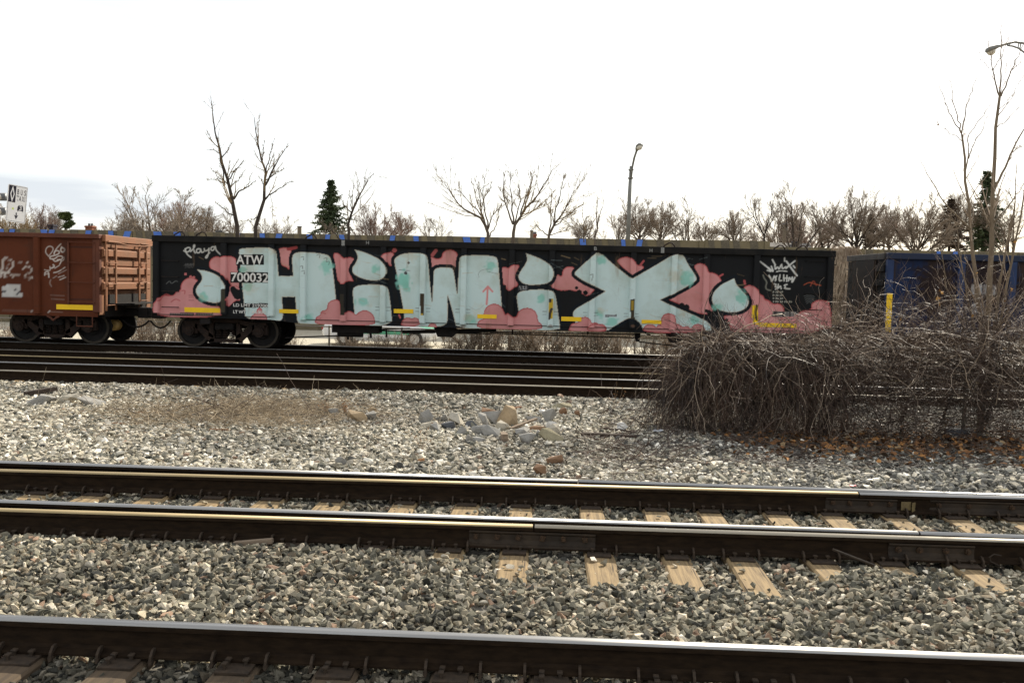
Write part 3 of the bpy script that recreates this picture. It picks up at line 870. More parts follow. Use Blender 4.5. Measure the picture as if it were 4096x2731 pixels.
    g.poly([(1655, 960), (1662, 910), (1690, 880), (1735, 880), (1750, 840), (1800, 822), (1840, 845), (1855, 885), (1880, 870), (1912, 890), (1945, 885), (1978, 910), (1985, 960)], PK, **kw)
    g.line([(955, 720), (965, 570)], 17, (0.66, 0.26, 0.25)); g.line([(925, 612), (965, 568), (1005, 612)], 16, (0.66, 0.26, 0.25), it=0)
    g.at(*Z4)
    g.poly([(-120, 955), (-100, 900), (-50, 885), (0, 890), (45, 910), (55, 955)], PK, **kw)
    g.poly([(365, 965), (372, 910), (410, 890), (460, 895), (480, 920), (495, 895), (520, 895), (525, 830), (560, 796), (620, 800), (645, 830), (650, 890), (680, 890), (712, 918), (740, 902), (780, 930), (800, 895), (845, 885), (885, 905), (898, 965)], PK, **kw)
    # tags and stencils
    g.at(*Z2)
    for a, b, c, d in ((733, 294, 972, 384), (688, 446, 1018, 537), (706, 712, 1010, 748), (706, 768, 815, 802)): g.rect(a, b, c, d, BLK)
    W = (0.70, 0.70, 0.66)
    for pts in ([(298, 250), (325, 232), (345, 240), (340, 262), (312, 278), (288, 262)], [(300, 246), (312, 292), (350, 320)], [(345, 270), (375, 240), (385, 212), (368, 215), (372, 262), (385, 282)],
                [(432, 248), (400, 245), (392, 275), (420, 285), (435, 250), (440, 282), (460, 270)], [(462, 245), (468, 268), (500, 255), (505, 235), (500, 290), (485, 328), (470, 318), (510, 280)],
                [(555, 230), (525, 228), (518, 258), (545, 262), (558, 215), (562, 255), (585, 280), (610, 300)]):
        g.line(pts, 11, W, 0.85)
    for k in range(6): g.line([(290 + 12 * k, 390), (310 + 14 * k, 365), (300 + 12 * k, 410)], 3, (0.2, 0.2, 0.2), 0.7)
    g.line([(140, 545), (170, 515), (180, 550), (215, 520), (235, 525)], 4, (0.24, 0.25, 0.24), 0.8)
    g.line([(330, 645), (372, 645)], 4, (0.2, 0.05, 0.05)); g.line([(330, 662), (372, 662)], 4, (0.2, 0.05, 0.05)); g.line([(330, 685), (372, 685)], 4, (0.2, 0.05, 0.05))
    g.rect(165, 794, 375, 818, (0.05, 0.04, 0.04)); g.rect(390, 796, 540, 818, (0.05, 0.04, 0.04))
    g.rect(622, 590, 656, 790, (0.05, 0.045, 0.03))
    g.rect(1632, 630, 1668, 810, (0.035, 0.03, 0.022))
    g.at(*Z3)
    g.rect(393, 630, 424, 812, (0.05, 0.037, 0.022)); g.rect(393, 795, 415, 812, (0.5, 0.33, 0.03))
    g.rect(1484, 674, 1520, 842, (0.55, 0.37, 0.03)); g.rect(1484, 674, 1508, 705, (0.05, 0.04, 0.03)); g.line([(1490, 840), (1500, 780), (1510, 760)], 22, (0.05, 0.04, 0.03))
    g.rect(2182, 676, 2218, 846, (0.05, 0.04, 0.025)); g.rect(2188, 690, 2208, 770, (0.33, 0.22, 0.03))
    g.rect(1225, 560, 1310, 602, (0.05, 0.05, 0.05))
    for pts in ([(1235, 565), (1250, 595)], [(1262, 568), (1275, 568), (1262, 592), (1280, 590)], [(1292, 565), (1290, 595)]): g.line(pts, 5, (0.45, 0.45, 0.45), 0.9)
    for x in (20, 115, 362, 455, 705, 797, 1450, 1545, 1797, 1890, 2145, 2238):
        for y in (745, 770): g.line([(x - 16, y + x * 0.025), (x + 16, y + x * 0.025)], 4, (0.07, 0.06, 0.06), 0.8)
    g.rect(1968, 808, 2065, 828, (0.06, 0.06, 0.06))
    for i in range(7): g.line([(1976 + 13 * i, 814), (1976 + 13 * i, 824)], 7, (0.5, 0.5, 0.5), 0.8)
    g.at(*Z4)
    g.rect(1296, 726, 1345, 890, (0.90, 0.58, 0.015)); g.line([(1330, 730), (1322, 800), (1330, 850)], 20, (0.06, 0.05, 0.02))
    for pts, w in (([(1368, 355), (1400, 378), (1440, 410), (1460, 440)], 13), ([(1475, 340), (1500, 385)], 13), ([(1580, 325), (1580, 352)], 12), ([(1430, 430), (1460, 440)], 11), ([(1440, 408), (1478, 438)], 14),
                   ([(1465, 395), (1480, 430)], 12), ([(1495, 388), (1500, 428), (1520, 395), (1532, 426), (1548, 385)], 11), ([(1555, 380), (1558, 420), (1590, 400)], 12), ([(1595, 352), (1650, 430), (1685, 475)], 15), ([(1668, 350), (1630, 380), (1592, 412)], 14), ([(1655, 392), (1668, 408)], 13),
                   ([(1510, 442), (1550, 432), (1600, 440)], 9),
                   ([(1445, 475), (1462, 500), (1470, 530), (1490, 480)], 13), ([(1512, 478), (1490, 490), (1512, 505), (1495, 525), (1510, 480)], 10), ([(1540, 470), (1530, 520), (1555, 518)], 12), ([(1572, 470), (1575, 520)], 12), ([(1600, 475), (1598, 525)], 12), ([(1568, 498), (1605, 496)], 9), ([(1612, 520), (1620, 485), (1632, 515), (1650, 480), (1640, 545), (1668, 490)], 12),
                   ([(1490, 545), (1510, 550), (1495, 575), (1515, 572)], 10), ([(1525, 550), (1520, 585), (1545, 560), (1550, 588)], 11), ([(1600, 552), (1572, 556), (1590, 572), (1575, 585), (1625, 588)], 11), ([(1500, 592), (1530, 580)], 9)):
        g.line(pts, w, (0.66, 0.66, 0.62), 0.95, 1)
    g.line([(1395, 472), (1405, 500), (1430, 530), (1415, 570), (1425, 595), (1460, 602)], 12, (0.22, 0.22, 0.18), 0.8)
    for y, w in ((615, 100), (643, 98), (670, 92), (698, 155)):
        x = 1482
        while x < 1482 + w:
            g.line([(x, y - 6), (x, y + 6)], 5, (0.50, 0.49, 0.42), 0.9); g.line([(x, y - 6 if (x // 14) % 2 else y + 6), (x + 9, y)], 4, (0.5, 0.49, 0.42), 0.8); x += 14 if (x // 14) % 3 else 24
    g.line([(1745, 555), (1790, 530), (1830, 545), (1890, 560)], 7, (0.42, 0.09, 0.04), 0.9); g.line([(1800, 565), (1825, 510), (1850, 560)], 8, (0.34, 0.07, 0.04), 0.8)
    for k in range(5): g.line([(1745 + 6 * k, 650 + 16 * k), (1790, 640 + 14 * k), (1835 - 6 * k, 655 + 15 * k)], 4, (0.16, 0.17, 0.17), 0.9)
    for a, b, c, d in ((1475, 782, 1695, 806), (1470, 806, 1660, 828)): g.rect(a, b, c, d, (0.05, 0.045, 0.045))
    for y in (794, 817):
        for x in range(1505, 1690, 12):
            if (x // 12) % 5: g.line([(x, y - 7), (x, y + 7)], 6, (0.42, 0.40, 0.37), 0.85)
    g.at(*Z2)
    for x in range(172, 370, 8): g.line([(x, 800), (x, 811)], 4, (0.40, 0.30, 0.28), 0.8)
    for x in range(396, 600, 8): g.line([(x, 803), (x, 814)], 4, (0.40, 0.30, 0.28), 0.8)
    # scratched dark runs and rust at the rib feet
    g.at(*Z3)
    for x in (1160, 1505, 2205, 75, 755): g.blot(x, 905, 34, (0.16, 0.09, 0.06), 0.7, 0.4)
    return g

def paint_attr(me, X, Z, g, y=YS):
    u, v = proj(X, np.full_like(X, y), Z)
    C = g(u.ravel(), v.ravel())
    a = me.color_attributes.new('paint', 'FLOAT_COLOR', 'POINT')
    a.data.foreach_set('color', np.concatenate([C, np.ones((len(C), 1))], 1).astype(np.float32).ravel())

def sheet(name, xs, ys, zlo, zhi, step, g, m, parent, back=0.03):
    """upright sheet through (xs, ys) from zlo(x) to zhi, painted by g"""
    xs = np.asarray(xs, float); ys = np.asarray(ys, float)
    lo = np.array([zlo(x) for x in xs])
    k = max(2, int((zhi - lo.min()) / step))
    s = np.linspace(0, 1, k)[:, None]
    Z = lo[None] + (zhi - lo[None]) * s
    X = np.broadcast_to(xs[None], Z.shape).copy(); Y = np.broadcast_to(ys[None], Z.shape)
    n = len(xs)
    i = np.arange(n - 1)[None]; j = np.arange(k - 1)[:, None]
    q = np.stack(np.broadcast_arrays(j * n + i, j * n + i + 1, (j + 1) * n + i + 1, (j + 1) * n + i), -1).reshape(-1, 4)
    o = parent.location
    V = np.stack([X - o.x, Y - o.y, Z - o.z], -1).reshape(-1, 3)
    me = fast_mesh(name, V, q)
    paint_attr(me, X, Z, g)
    return link(name, me, m, parent)

def paint_mat(name, rough=0.55, dirt=(0.70, 0.66, 0.58), bump=0.004, streak=(0.24, 0.15, 0.08), s_lo=0.64, s_hi=0.86):
    return mat(name, (1, 1, 1), dirt, 1.6, rough, 0.0, bump, 3.5, attr='paint', lo=0.45, hi=0.85, spec=0.12, c3=streak, scale3=2.2, lo3=s_lo, hi3=s_hi, stretch3=(1.6, 1.0, 0.28))
M['car_paint'] = paint_mat('gondola_paint')
M['brown_paint'] = paint_mat('brown_car_paint', 0.6, (0.62, 0.55, 0.5), 0.004, (0.045, 0.022, 0.014), 0.58, 0.78)
M['blue_paint'] = paint_mat('blue_car_paint', 0.6, (0.5, 0.5, 0.5), 0.004, (0.045, 0.028, 0.02), 0.52, 0.68)
M['car_black'] = mat('car_black_steel', (0.008, 0.008, 0.008), (0.018, 0.016, 0.014), 3, 0.7, 0.0, 0.002, 12, spec=0.12)
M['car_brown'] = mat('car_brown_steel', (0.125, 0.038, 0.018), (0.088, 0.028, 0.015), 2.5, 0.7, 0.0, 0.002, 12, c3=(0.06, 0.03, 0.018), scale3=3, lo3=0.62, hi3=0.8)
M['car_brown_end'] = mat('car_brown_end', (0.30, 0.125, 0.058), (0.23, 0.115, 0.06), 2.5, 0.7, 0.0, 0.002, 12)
M['car_blue'] = mat('car_blue_steel', (0.010, 0.018, 0.048), (0.012, 0.020, 0.042), 2.5, 0.6, 0.0, 0.002, 12, c3=(0.03, 0.028, 0.03), scale3=2, lo3=0.55, hi3=0.75)
M['grime'] = mat('truck_grime', (0.007, 0.006, 0.0055), (0.016, 0.012, 0.010), 8, 0.85, 0.0, 0.003, 30)
M['truck_rust'] = mat('truck_rust', (0.016, 0.010, 0.0075), (0.034, 0.019, 0.012), 7, 0.85, 0.0, 0.003, 30)
M['wheel'] = mat('wheel_steel', (0.007, 0.006, 0.006), (0.014, 0.012, 0.010), 6, 0.7, 0.2)
M['wheel_rim'] = mat('wheel_rim', (0.035, 0.028, 0.020), (0.055, 0.044, 0.032), 9, 0.55, 0.4)
M['yellow'] = mat('yellow_reflector', (0.95, 0.60, 0.012), (0.86, 0.53, 0.015), 6, 0.5)
M['stencil'] = mat('stencil_white', (0.74, 0.73, 0.68), (0.60, 0.58, 0.53), 14, 0.6)
M['end_yellow'] = mat('yellow_axle_cap', (0.55, 0.36, 0.12), (0.42, 0.28, 0.10), 9, 0.6)

def truck(root, xc, tail=0.0):
    """one two-axle truck: side frames as the part, wheels, springs and bolster as its sub-parts"""
    Y0 = TRACK_Y
    fr = MB()
    for s in (-1, 1):
        ya, yb = Y0 + s * 1.00 - 0.06, Y0 + s * 1.00 + 0.06
        def pr(pts): fr.prism_xz([(xc + a, z) for a, z in pts], ya, yb)
        pr([(-1.06, 0.56), (-0.62, 0.56), (-0.30, 0.645), (0.30, 0.645), (0.62, 0.56), (1.06, 0.56), (1.06, 0.66), (0.62, 0.68), (0.34, 0.745), (-0.34, 0.745), (-0.62, 0.68), (-1.06, 0.66)])
        for e in (-1, 1):
            q = [(e * 0.82, 0.575), (e * 0.62, 0.565), (e * 0.27, 0.30), (e * 0.27, 0.165), (e * 0.40, 0.155)]
            pr(q if e < 0 else q[::-1])
            q = [(e * 0.38, 0.66), (e * 0.29, 0.66), (e * 0.29, 0.25), (e * 0.42, 0.30)]
            pr(q if e < 0 else q[::-1])
            for a, b in ((1.00, 1.09), (0.70, 0.77)):
                q = [(e * a, 0.36), (e * b, 0.36), (e * b, 0.60), (e * a, 0.60)]
                pr(q if e > 0 else q[::-1])
        pr([(-0.42, 0.150), (0.42, 0.150), (0.36, 0.235), (-0.36, 0.235)])
    frame = fr.build('truck_frame', M['truck_rust'], root)
    MB().box(xc - 0.24, xc + 0.24, Y0 - 1.12, Y0 + 1.12, 0.475, 0.63).build('bolster', M['grime'], frame, bevel=0.015)
    for s in (-1, 1):
        for a in (-0.165, 0.0, 0.165):
            path = []
            for i in range(5 * 8 + 1):
                t = i / 8 * 2 * math.pi
                path.append((xc + a + 0.066 * math.cos(t), Y0 + s * 1.0 + 0.066 * math.sin(t), 0.245 + 0.222 * i / 40))
            MB().tube(path, 0.0125, 5).build('spring', M['truck_rust'], frame, smooth=True)
    for e in (-1, 1):
        ax = xc + e * 0.89
        MB().cyl((ax, Y0 - 1.02, 0.42), (ax, Y0 + 1.02, 0.42), 0.075, 12).build('axle', M['grime'], frame)
        for s in (-1, 1):
            yw = Y0 + s * 0.755
            w = MB()
            prof = [(-0.07, 0.10), (-0.07, 0.17), (-0.035, 0.20), (-0.035, 0.34), (-0.068, 0.355), (-0.068, 0.415), (0.045, 0.421), (0.052, 0.445), (0.068, 0.445), (0.07, 0.36), (0.0, 0.34), (0.0, 0.20), (0.06, 0.17), (0.06, 0.10)]
            prof = [(a * (1 if s < 0 else -1), r) for a, r in prof]
            if s > 0: prof = prof[::-1]
            w.lathe_y((ax, yw, 0.421), prof, 40)
            w.mi = [1 if 4 * 40 <= i < 5 * 40 else 0 for i in range(len(w.f))] if s < 0 else [0] * len(w.f)
            w.build('wheel', [M['wheel'], M['wheel_rim']], frame)
            cap = MB()
            cap.cyl((ax, Y0 + s * 1.13, 0.43), (ax, Y0 + s * 0.93, 0.43), 0.125, 18)
            cap.cyl((ax, Y0 + s * 1.15, 0.43), (ax, Y0 + s * 1.12, 0.43), 0.085, 14)
            for b in range(3):
                t = b * 2.094 + 0.5
                cap.cyl((ax + 0.055 * math.cos(t), Y0 + s * 1.165, 0.43 + 0.055 * math.sin(t)), (ax + 0.055 * math.cos(t), Y0 + s * 1.14, 0.43 + 0.055 * math.sin(t)), 0.017, 6)
            cap.cbox((ax, Y0 + s * 1.0, 0.56), (0.26, 0.16, 0.10))
            cap.build('bearing', M['truck_rust'], frame)
    return frame

def coupler(root, x, d):
    """coupler at the car end: x of the end sill, d = +1 towards +x"""
    Y0 = TRACK_Y
    c = MB()
    c.box(min(x - 0.3 * d, x + 0.42 * d), max(x - 0.3 * d, x + 0.42 * d), Y0 - 0.09, Y0 + 0.09, 0.70, 0.90)
    c.prism_yz([(Y0 - 0.17, 0.66), (Y0 + 0.17, 0.66), (Y0 + 0.17, 0.94), (Y0 - 0.17, 0.94)], min(x + 0.36 * d, x + 0.64 * d), max(x + 0.36 * d, x + 0.64 * d))
    cp = c.build('coupler', M['grime'], root, bevel=0.02)
    pts = [(x + 0.05 * d, Y0 - 0.35, 0.62)] + [(x + (0.05 + 0.62 * t) * d, Y0 - 0.35 + 0.2 * t, 0.62 - 0.75 * t * (1 - t) - 0.02 * t) for t in (0.15, 0.3, 0.5, 0.7, 0.85, 1.0)]
    MB().tube(pts, 0.024, 6).build('air_hose', M['grime'], cp, smooth=True)

def ladder(root, m, x0, x1, zs, y, name='grab_iron'):
    for z in zs:
        MB().tube([(x0, y + 0.075, z), (x0, y, z), (x1, y, z), (x1, y + 0.075, z)], 0.011, 5).build(name, m, root)

def body_shell(root, m, xl, xr, zt, zb, floor_z=0.98, mend=None):
    """far side, ends and floor of the open-top body"""
    yf = 2 * TRACK_Y - YS
    MB().box(xl, xr, yf - 0.02, yf, zb, zt - 0.16).build('far_side', m, root)
    MB().box(xl + 0.03, xr - 0.03, YS + 0.06, yf - 0.04, floor_z - 0.10, floor_z).build('floor', M['grime'], root)
    for x, d in ((xl, 1), (xr, -1)):
        MB().box(min(x, x + 0.03 * d), max(x, x + 0.03 * d), YS + 0.011, yf - 0.025, zb + 0.05, zt - 0.165).build('end_sheet', mend or m, root)

ABT = {}
def black_car():
    xl, xr = P(616, 1100, Y=YS).x, P(3330, 1150, Y=YS).x
    xc = (xl + xr) / 2
    root = thing('gondola_car', (xc, TRACK_Y, 0), 'long black open freight car covered in pale blue bubble-letter graffiti with pink clouds', 'freight car', 'freight cars of the train')
    g = graffiti()
    ribs_u = [628, 898, 1088, 1215, 1375, 1534, 1692, 1855, 2046, 2206, 2370, 2531, 2695, 2823, 3023, 3315]
    rx = [P(u, 1130, Y=YS).x for u in ribs_u]
    rx[0] = xl + 0.08; rx[-1] = xr - 0.08
    xd0, xd1 = P(1080, 1280, Y=YS).x, P(1205, 1290, Y=YS).x
    xe0, xe1 = P(2810, 1320, Y=YS).x, P(2930, 1320, Y=YS).x
    def zlo(x):
        if x < xd0 or x > xe1: return ZB
        if x < xd1: return ZB + (ZBM - ZB) * (x - xd0) / (xd1 - xd0)
        if x > xe0: return ZBM + (ZB - ZBM) * (x - xe0) / (xe1 - xe0)
        return ZBM
    for a, b in zip(rx[:-1], rx[1:]):
        n = max(3, int((b - a) / 0.015))
        xs = np.linspace(a, b, n)
        bulge = 0.012 * np.sin(np.linspace(0, math.pi, n)) ** 2
        sheet('side_panel', xs, YS + bulge, zlo, ZT - 0.155, 0.015, g, M['car_paint'], root)
    for i, x in enumerate(rx):
        w = 0.082
        xs = [x - w, x - w + 0.016, x - 0.040, x - 0.02, x, x + 0.02, x + 0.040, x + w - 0.016, x + w]
        ys = [YS - 0.002] + [YS - 0.115] * 7 + [YS - 0.002]
        sheet('side_post', xs, ys, lambda q: zlo(x) + 0.10, ZT - 0.155, 0.015, g, M['car_paint'], root)
    # flange along the side sill
    MB().box(xl + 0.05, xd0, YS - 0.022, YS - 0.001, ZB + 0.055, ZB + 0.067).build('sill_flange', M['car_black'], root)
    MB().box(xd1, xe0, YS - 0.022, YS - 0.001, ZB + 0.022, ZB + 0.034).build('sill_flange', M['car_black'], root)
    MB().box(xe1, xr - 0.05, YS - 0.022, YS - 0.001, ZB + 0.055, ZB + 0.067).build('sill_flange', M['car_black'], root)
    yf = 2 * TRACK_Y - YS
    for ya, yb in ((YS - 0.10, YS + 0.11), (yf - 0.11, yf + 0.10)):
        MB().box(xl - 0.02, xr + 0.02, ya, yb, ZT - 0.155, ZT).build('top_chord', M['car_black'], root, bevel=0.012)
    for x in (xl - 0.012, xr - 0.118):
        MB().box(x, x + 0.13, YS + 0.112, yf - 0.112, ZT - 0.158, ZT - 0.003).build('end_chord', M['car_black'], root, bevel=0.01)
    body_shell(root, M['car_black'], xl, xr, ZT, ZB)
    for u, v in ((715, 933), (802, 936), (1241, 946), (2674, 978), (3115, 988), (3205, 991)):
        x = P(u, v, Y=YS).x
        MB().tube([(x - 0.12, YS, ZT - 0.01), (x - 0.10, YS, ZT + 0.03), (x + 0.02, YS + 0.02, ZT + 0.105), (x + 0.09, YS + 0.02, ZT + 0.10), (x + 0.14, YS, ZT + 0.04), (x + 0.15, YS, ZT - 0.01)], 0.018, 6).build('lashing_loop', M['truck_rust'], root)
    # yellow reflective strips
    for x0, y0, x1, y1, off in ((295, 748, 615, 792, 600), (1105, 762, 1270, 798, 600), (2085, 760, 2252, 798, 600), (875, 806, 1040, 843, 1500), (1593, 826, 1765, 866, 1500), (355, 853, 525, 888, 2400), (1340, 880, 1680, 918, 2400)):
        a = P(off + x0 / 2.138, 880 + (y0 + y1) / 2 / 2.138, Y=YS); b = P(off + x1 / 2.138, 880 + (y0 + y1) / 2 / 2.138, Y=YS)
        h = (y1 - y0) / 2.138 / 164.0 * 0.46
        z = (a.z + b.z) / 2
        MB().box(a.x, b.x, YS - 0.006, YS - 0.002, z - h, z + h).build('reflector_strip', M['yellow'], root)
    # stencilled reporting marks
    for txt, x0, y0, x1, y1 in (('ATW', 737, 300, 966, 380), ('700032', 692, 451, 1014, 531), ('LD LMT 219700', 712, 716, 1006, 744), ('LT WT', 712, 772, 818, 799), ('66300', 872, 775, 990, 801)):
        stencil(root, txt, 600 + x0 / 2.138, 880 + y0 / 2.138, 600 + x1 / 2.138, 880 + y1 / 2.138, M['stencil'])
    for txt, u, v in (('H', 1470, 971), ('B', 1886 / 2.138 + 1500, 880 + 245 / 2.138), ('H', 2400 + 436 / 2.138, 880 + 260 / 2.138)):
        stencil(root, txt, u - 6, v - 7, u + 6, v + 7, M['chalk'], YS - 0.105)
    MB().box(*(lambda p: (p.x - 0.05, p.x + 0.03))(P(1378, 968, Y=YS)), YS - 0.108, YS - 0.102, ZT - 0.15, ZT - 0.02).build('chalk_patch', M['chalk'], root)
    MB().box(*(lambda p: (p.x - 0.05, p.x + 0.03))(P(2650, 1000, Y=YS)), YS - 0.108, YS - 0.102, ZT - 0.15, ZT - 0.02).build('chalk_patch', M['chalk'], root)
    # grab irons at both ends
    za = [P(680, v, Y=YS).z for v in (1043, 1107, 1165, 1228)]
    ladder(root, M['car_rusty'], xl + 0.22, xl + 0.62, za, YS - 0.07)
    za = [P(3260, v, Y=YS).z for v in (1045, 1107, 1175, 1240)]
    ladder(root, M['car_black'], xr - 0.66, xr - 0.24, za, YS - 0.07)
    ladder(root, M['car_black'], xr - 0.5, xr - 0.2, [ZB + 0.02], YS - 0.05)
    for e, d in ((xl, -1), (xr, 1)):
        for z in (1.25, 1.65, 2.05, 2.45):
            MB().tube([(e, YS + 0.05, z), (e + 0.07 * d, YS + 0.05, z), (e + 0.07 * d, YS + 0.45, z), (e, YS + 0.45, z)], 0.011, 5).build('grab_iron', M['car_black'], root)
    # underframe
    MB().box(xl + 0.2, xr - 0.2, TRACK_Y - 0.35, TRACK_Y + 0.35, 0.68, 0.97).build('centre_sill', M['grime'], root)
    MB().box(xl + 0.02, xl + 0.2, YS + 0.1, yf - 0.1, 0.80, 1.0).build('end_sill', M['grime'], root)
    MB().box(xr - 0.2, xr - 0.02, YS + 0.1, yf - 0.1, 0.80, 1.0).build('end_sill', M['grime'], root)
    yb = YS + 0.5
    def pt(u, v, y=yb): return P(u, v, Y=y)
    q = pt(1335, 1312); r = pt(1520, 1322)
    b = MB().box(q.x, r.x, yb - 0.2, yb + 0.3, pt(1420, 1330).z, 0.86)
    b.cyl((q.x + 0.12, yb - 0.05, pt(1420, 1330).z - 0.01), (q.x + 0.75, yb - 0.05, pt(1420, 1330).z - 0.01), 0.10, 12)
    b.build('brake_reservoir', M['grime'], root)
    def block(u0, u1, v0, v1, name):
        a, c = pt(u0, v0), pt(u1, v1)
        MB().prism_xz([(a.x + 0.12, c.z), (c.x - 0.16, c.z), (c.x, (a.z + c.z) / 2), (c.x - 0.16, a.z), (a.x, a.z)], yb - 0.16, yb + 0.16).build(name, M['grime'], root)
    block(1735, 1835, 1300, 1348, 'brake_cylinder')
    block(2662, 2735, 1330, 1370, 'slack_adjuster')
    rods = (([(1140, 1351), (1390, 1341)], .018), ([(1520, 1318), (1640, 1313)], .016), ([(1520, 1322), (1740, 1328), (1960, 1335)], .016), ([(1610, 1327), (1740, 1326)], .045), ([(1830, 1325), (1985, 1320)], .05),
            ([(1960, 1327), (2540, 1336)], .013), ([(1960, 1332), (2200, 1340), (2545, 1351)], .014), ([(2555, 1367), (2800, 1394)], .014), ([(2580, 1333), (2625, 1348), (2670, 1350)], .014), ([(2735, 1352), (2830, 1352)], .013), ([(1390, 1310), (1392, 1358)], .03), ([(1480, 1310), (1484, 1352)], .03), ([(1545, 1318), (1546, 1348)], .022))
    for pts, rad in rods:
        MB().tube([pt(u, v) for u, v in pts], rad, 6).build('brake_rod', M['grime'], root)
    a, c = pt(2541, 1332), pt(2556, 1366)
    MB().prism_xz([(a.x - 0.02, a.z), (a.x + 0.02, c.z), (c.x + 0.01, c.z), (c.x + 0.03, a.z)][::1], yb - 0.05, yb + 0.05).build('rod_hanger', M['grime'], root)
    for u in (2050, 2352):
        a = pt(u, 1315)
        MB().cyl((a.x, yb, a.z), (a.x, yb, a.z - 0.14), 0.02, 6).build('rod_hanger', M['grime'], root)
    truck(root, xat(902, 1340, TRACK_Y - 1.0))
    truck(root, xat(3052, 1400, TRACK_Y - 1.0))
    coupler(root, xl, -1); coupler(root, xr, 1)
    a = xat(818 + 0, 1280, YS)
    MB().box(a - 0.13, a + 0.12, YS + 0.04, YS + 0.16, ZB - 0.15, ZB + 0.02).build('jacking_pad', M['grime'], root)
    return xl, xr

def glyphs(txt, bold=0.0):
    cu = bpy.data.curves.new('letters', 'FONT')
    cu.body = txt
    cu.resolution_u = 3
    cu.offset = bold
    o = bpy.data.objects.new('letters', cu)
    me = bpy.data.meshes.new_from_object(o)
    bpy.data.objects.remove(o)
    return me

def stencil(root, txt, u0, v0, u1, v1, m, y=None, name='lettering', wide=True):
    """flat lettering fitted to the box u0..u1, v0..v1 on the car side"""
    y = YS - 0.004 if y is None else y
    me = glyphs(txt, 0.022)
    co = np.array([v.co[:] for v in me.vertices])
    lo, hi = co.min(0), co.max(0)
    um, vm = (u0 + u1) / 2, (v0 + v1) / 2
    a, b = P(u0, vm, Y=y), P(u1, vm, Y=y)
    zt, zb = P(um, v0, Y=y).z, P(um, v1, Y=y).z
    X = a.x + (co[:, 0] - lo[0]) / (hi[0] - lo[0]) * (b.x - a.x)
    Z = zb + (co[:, 1] - lo[1]) / (hi[1] - lo[1]) * (zt - zb)
    o = root.location
    me.vertices.foreach_set('co', np.stack([X - o.x, np.full_like(X, y - o.y), Z - o.z], -1).astype(np.float32).ravel())
    me.update()
    if me.polygons and me.polygons[0].normal.y > 0: me.flip_normals()
    return link(name, me, m, root)
M['chalk'] = mat('chalk', (0.30, 0.30, 0.28), (0.16, 0.16, 0.15), 20, 0.8)
M['car_blue2'] = mat('car_blue_post', (0.014, 0.034, 0.105), (0.012, 0.026, 0.07), 3, 0.55, 0.0, 0.001, 12)
M['car_grey'] = mat('car_weathered_grey', (0.07, 0.062, 0.055), (0.045, 0.04, 0.036), 4, 0.8, 0.0, 0.002, 14)
M['car_rusty'] = mat('car_rusty_sheet', (0.028, 0.018, 0.013), (0.016, 0.013, 0.011), 3, 0.85, 0.0, 0.002, 14)
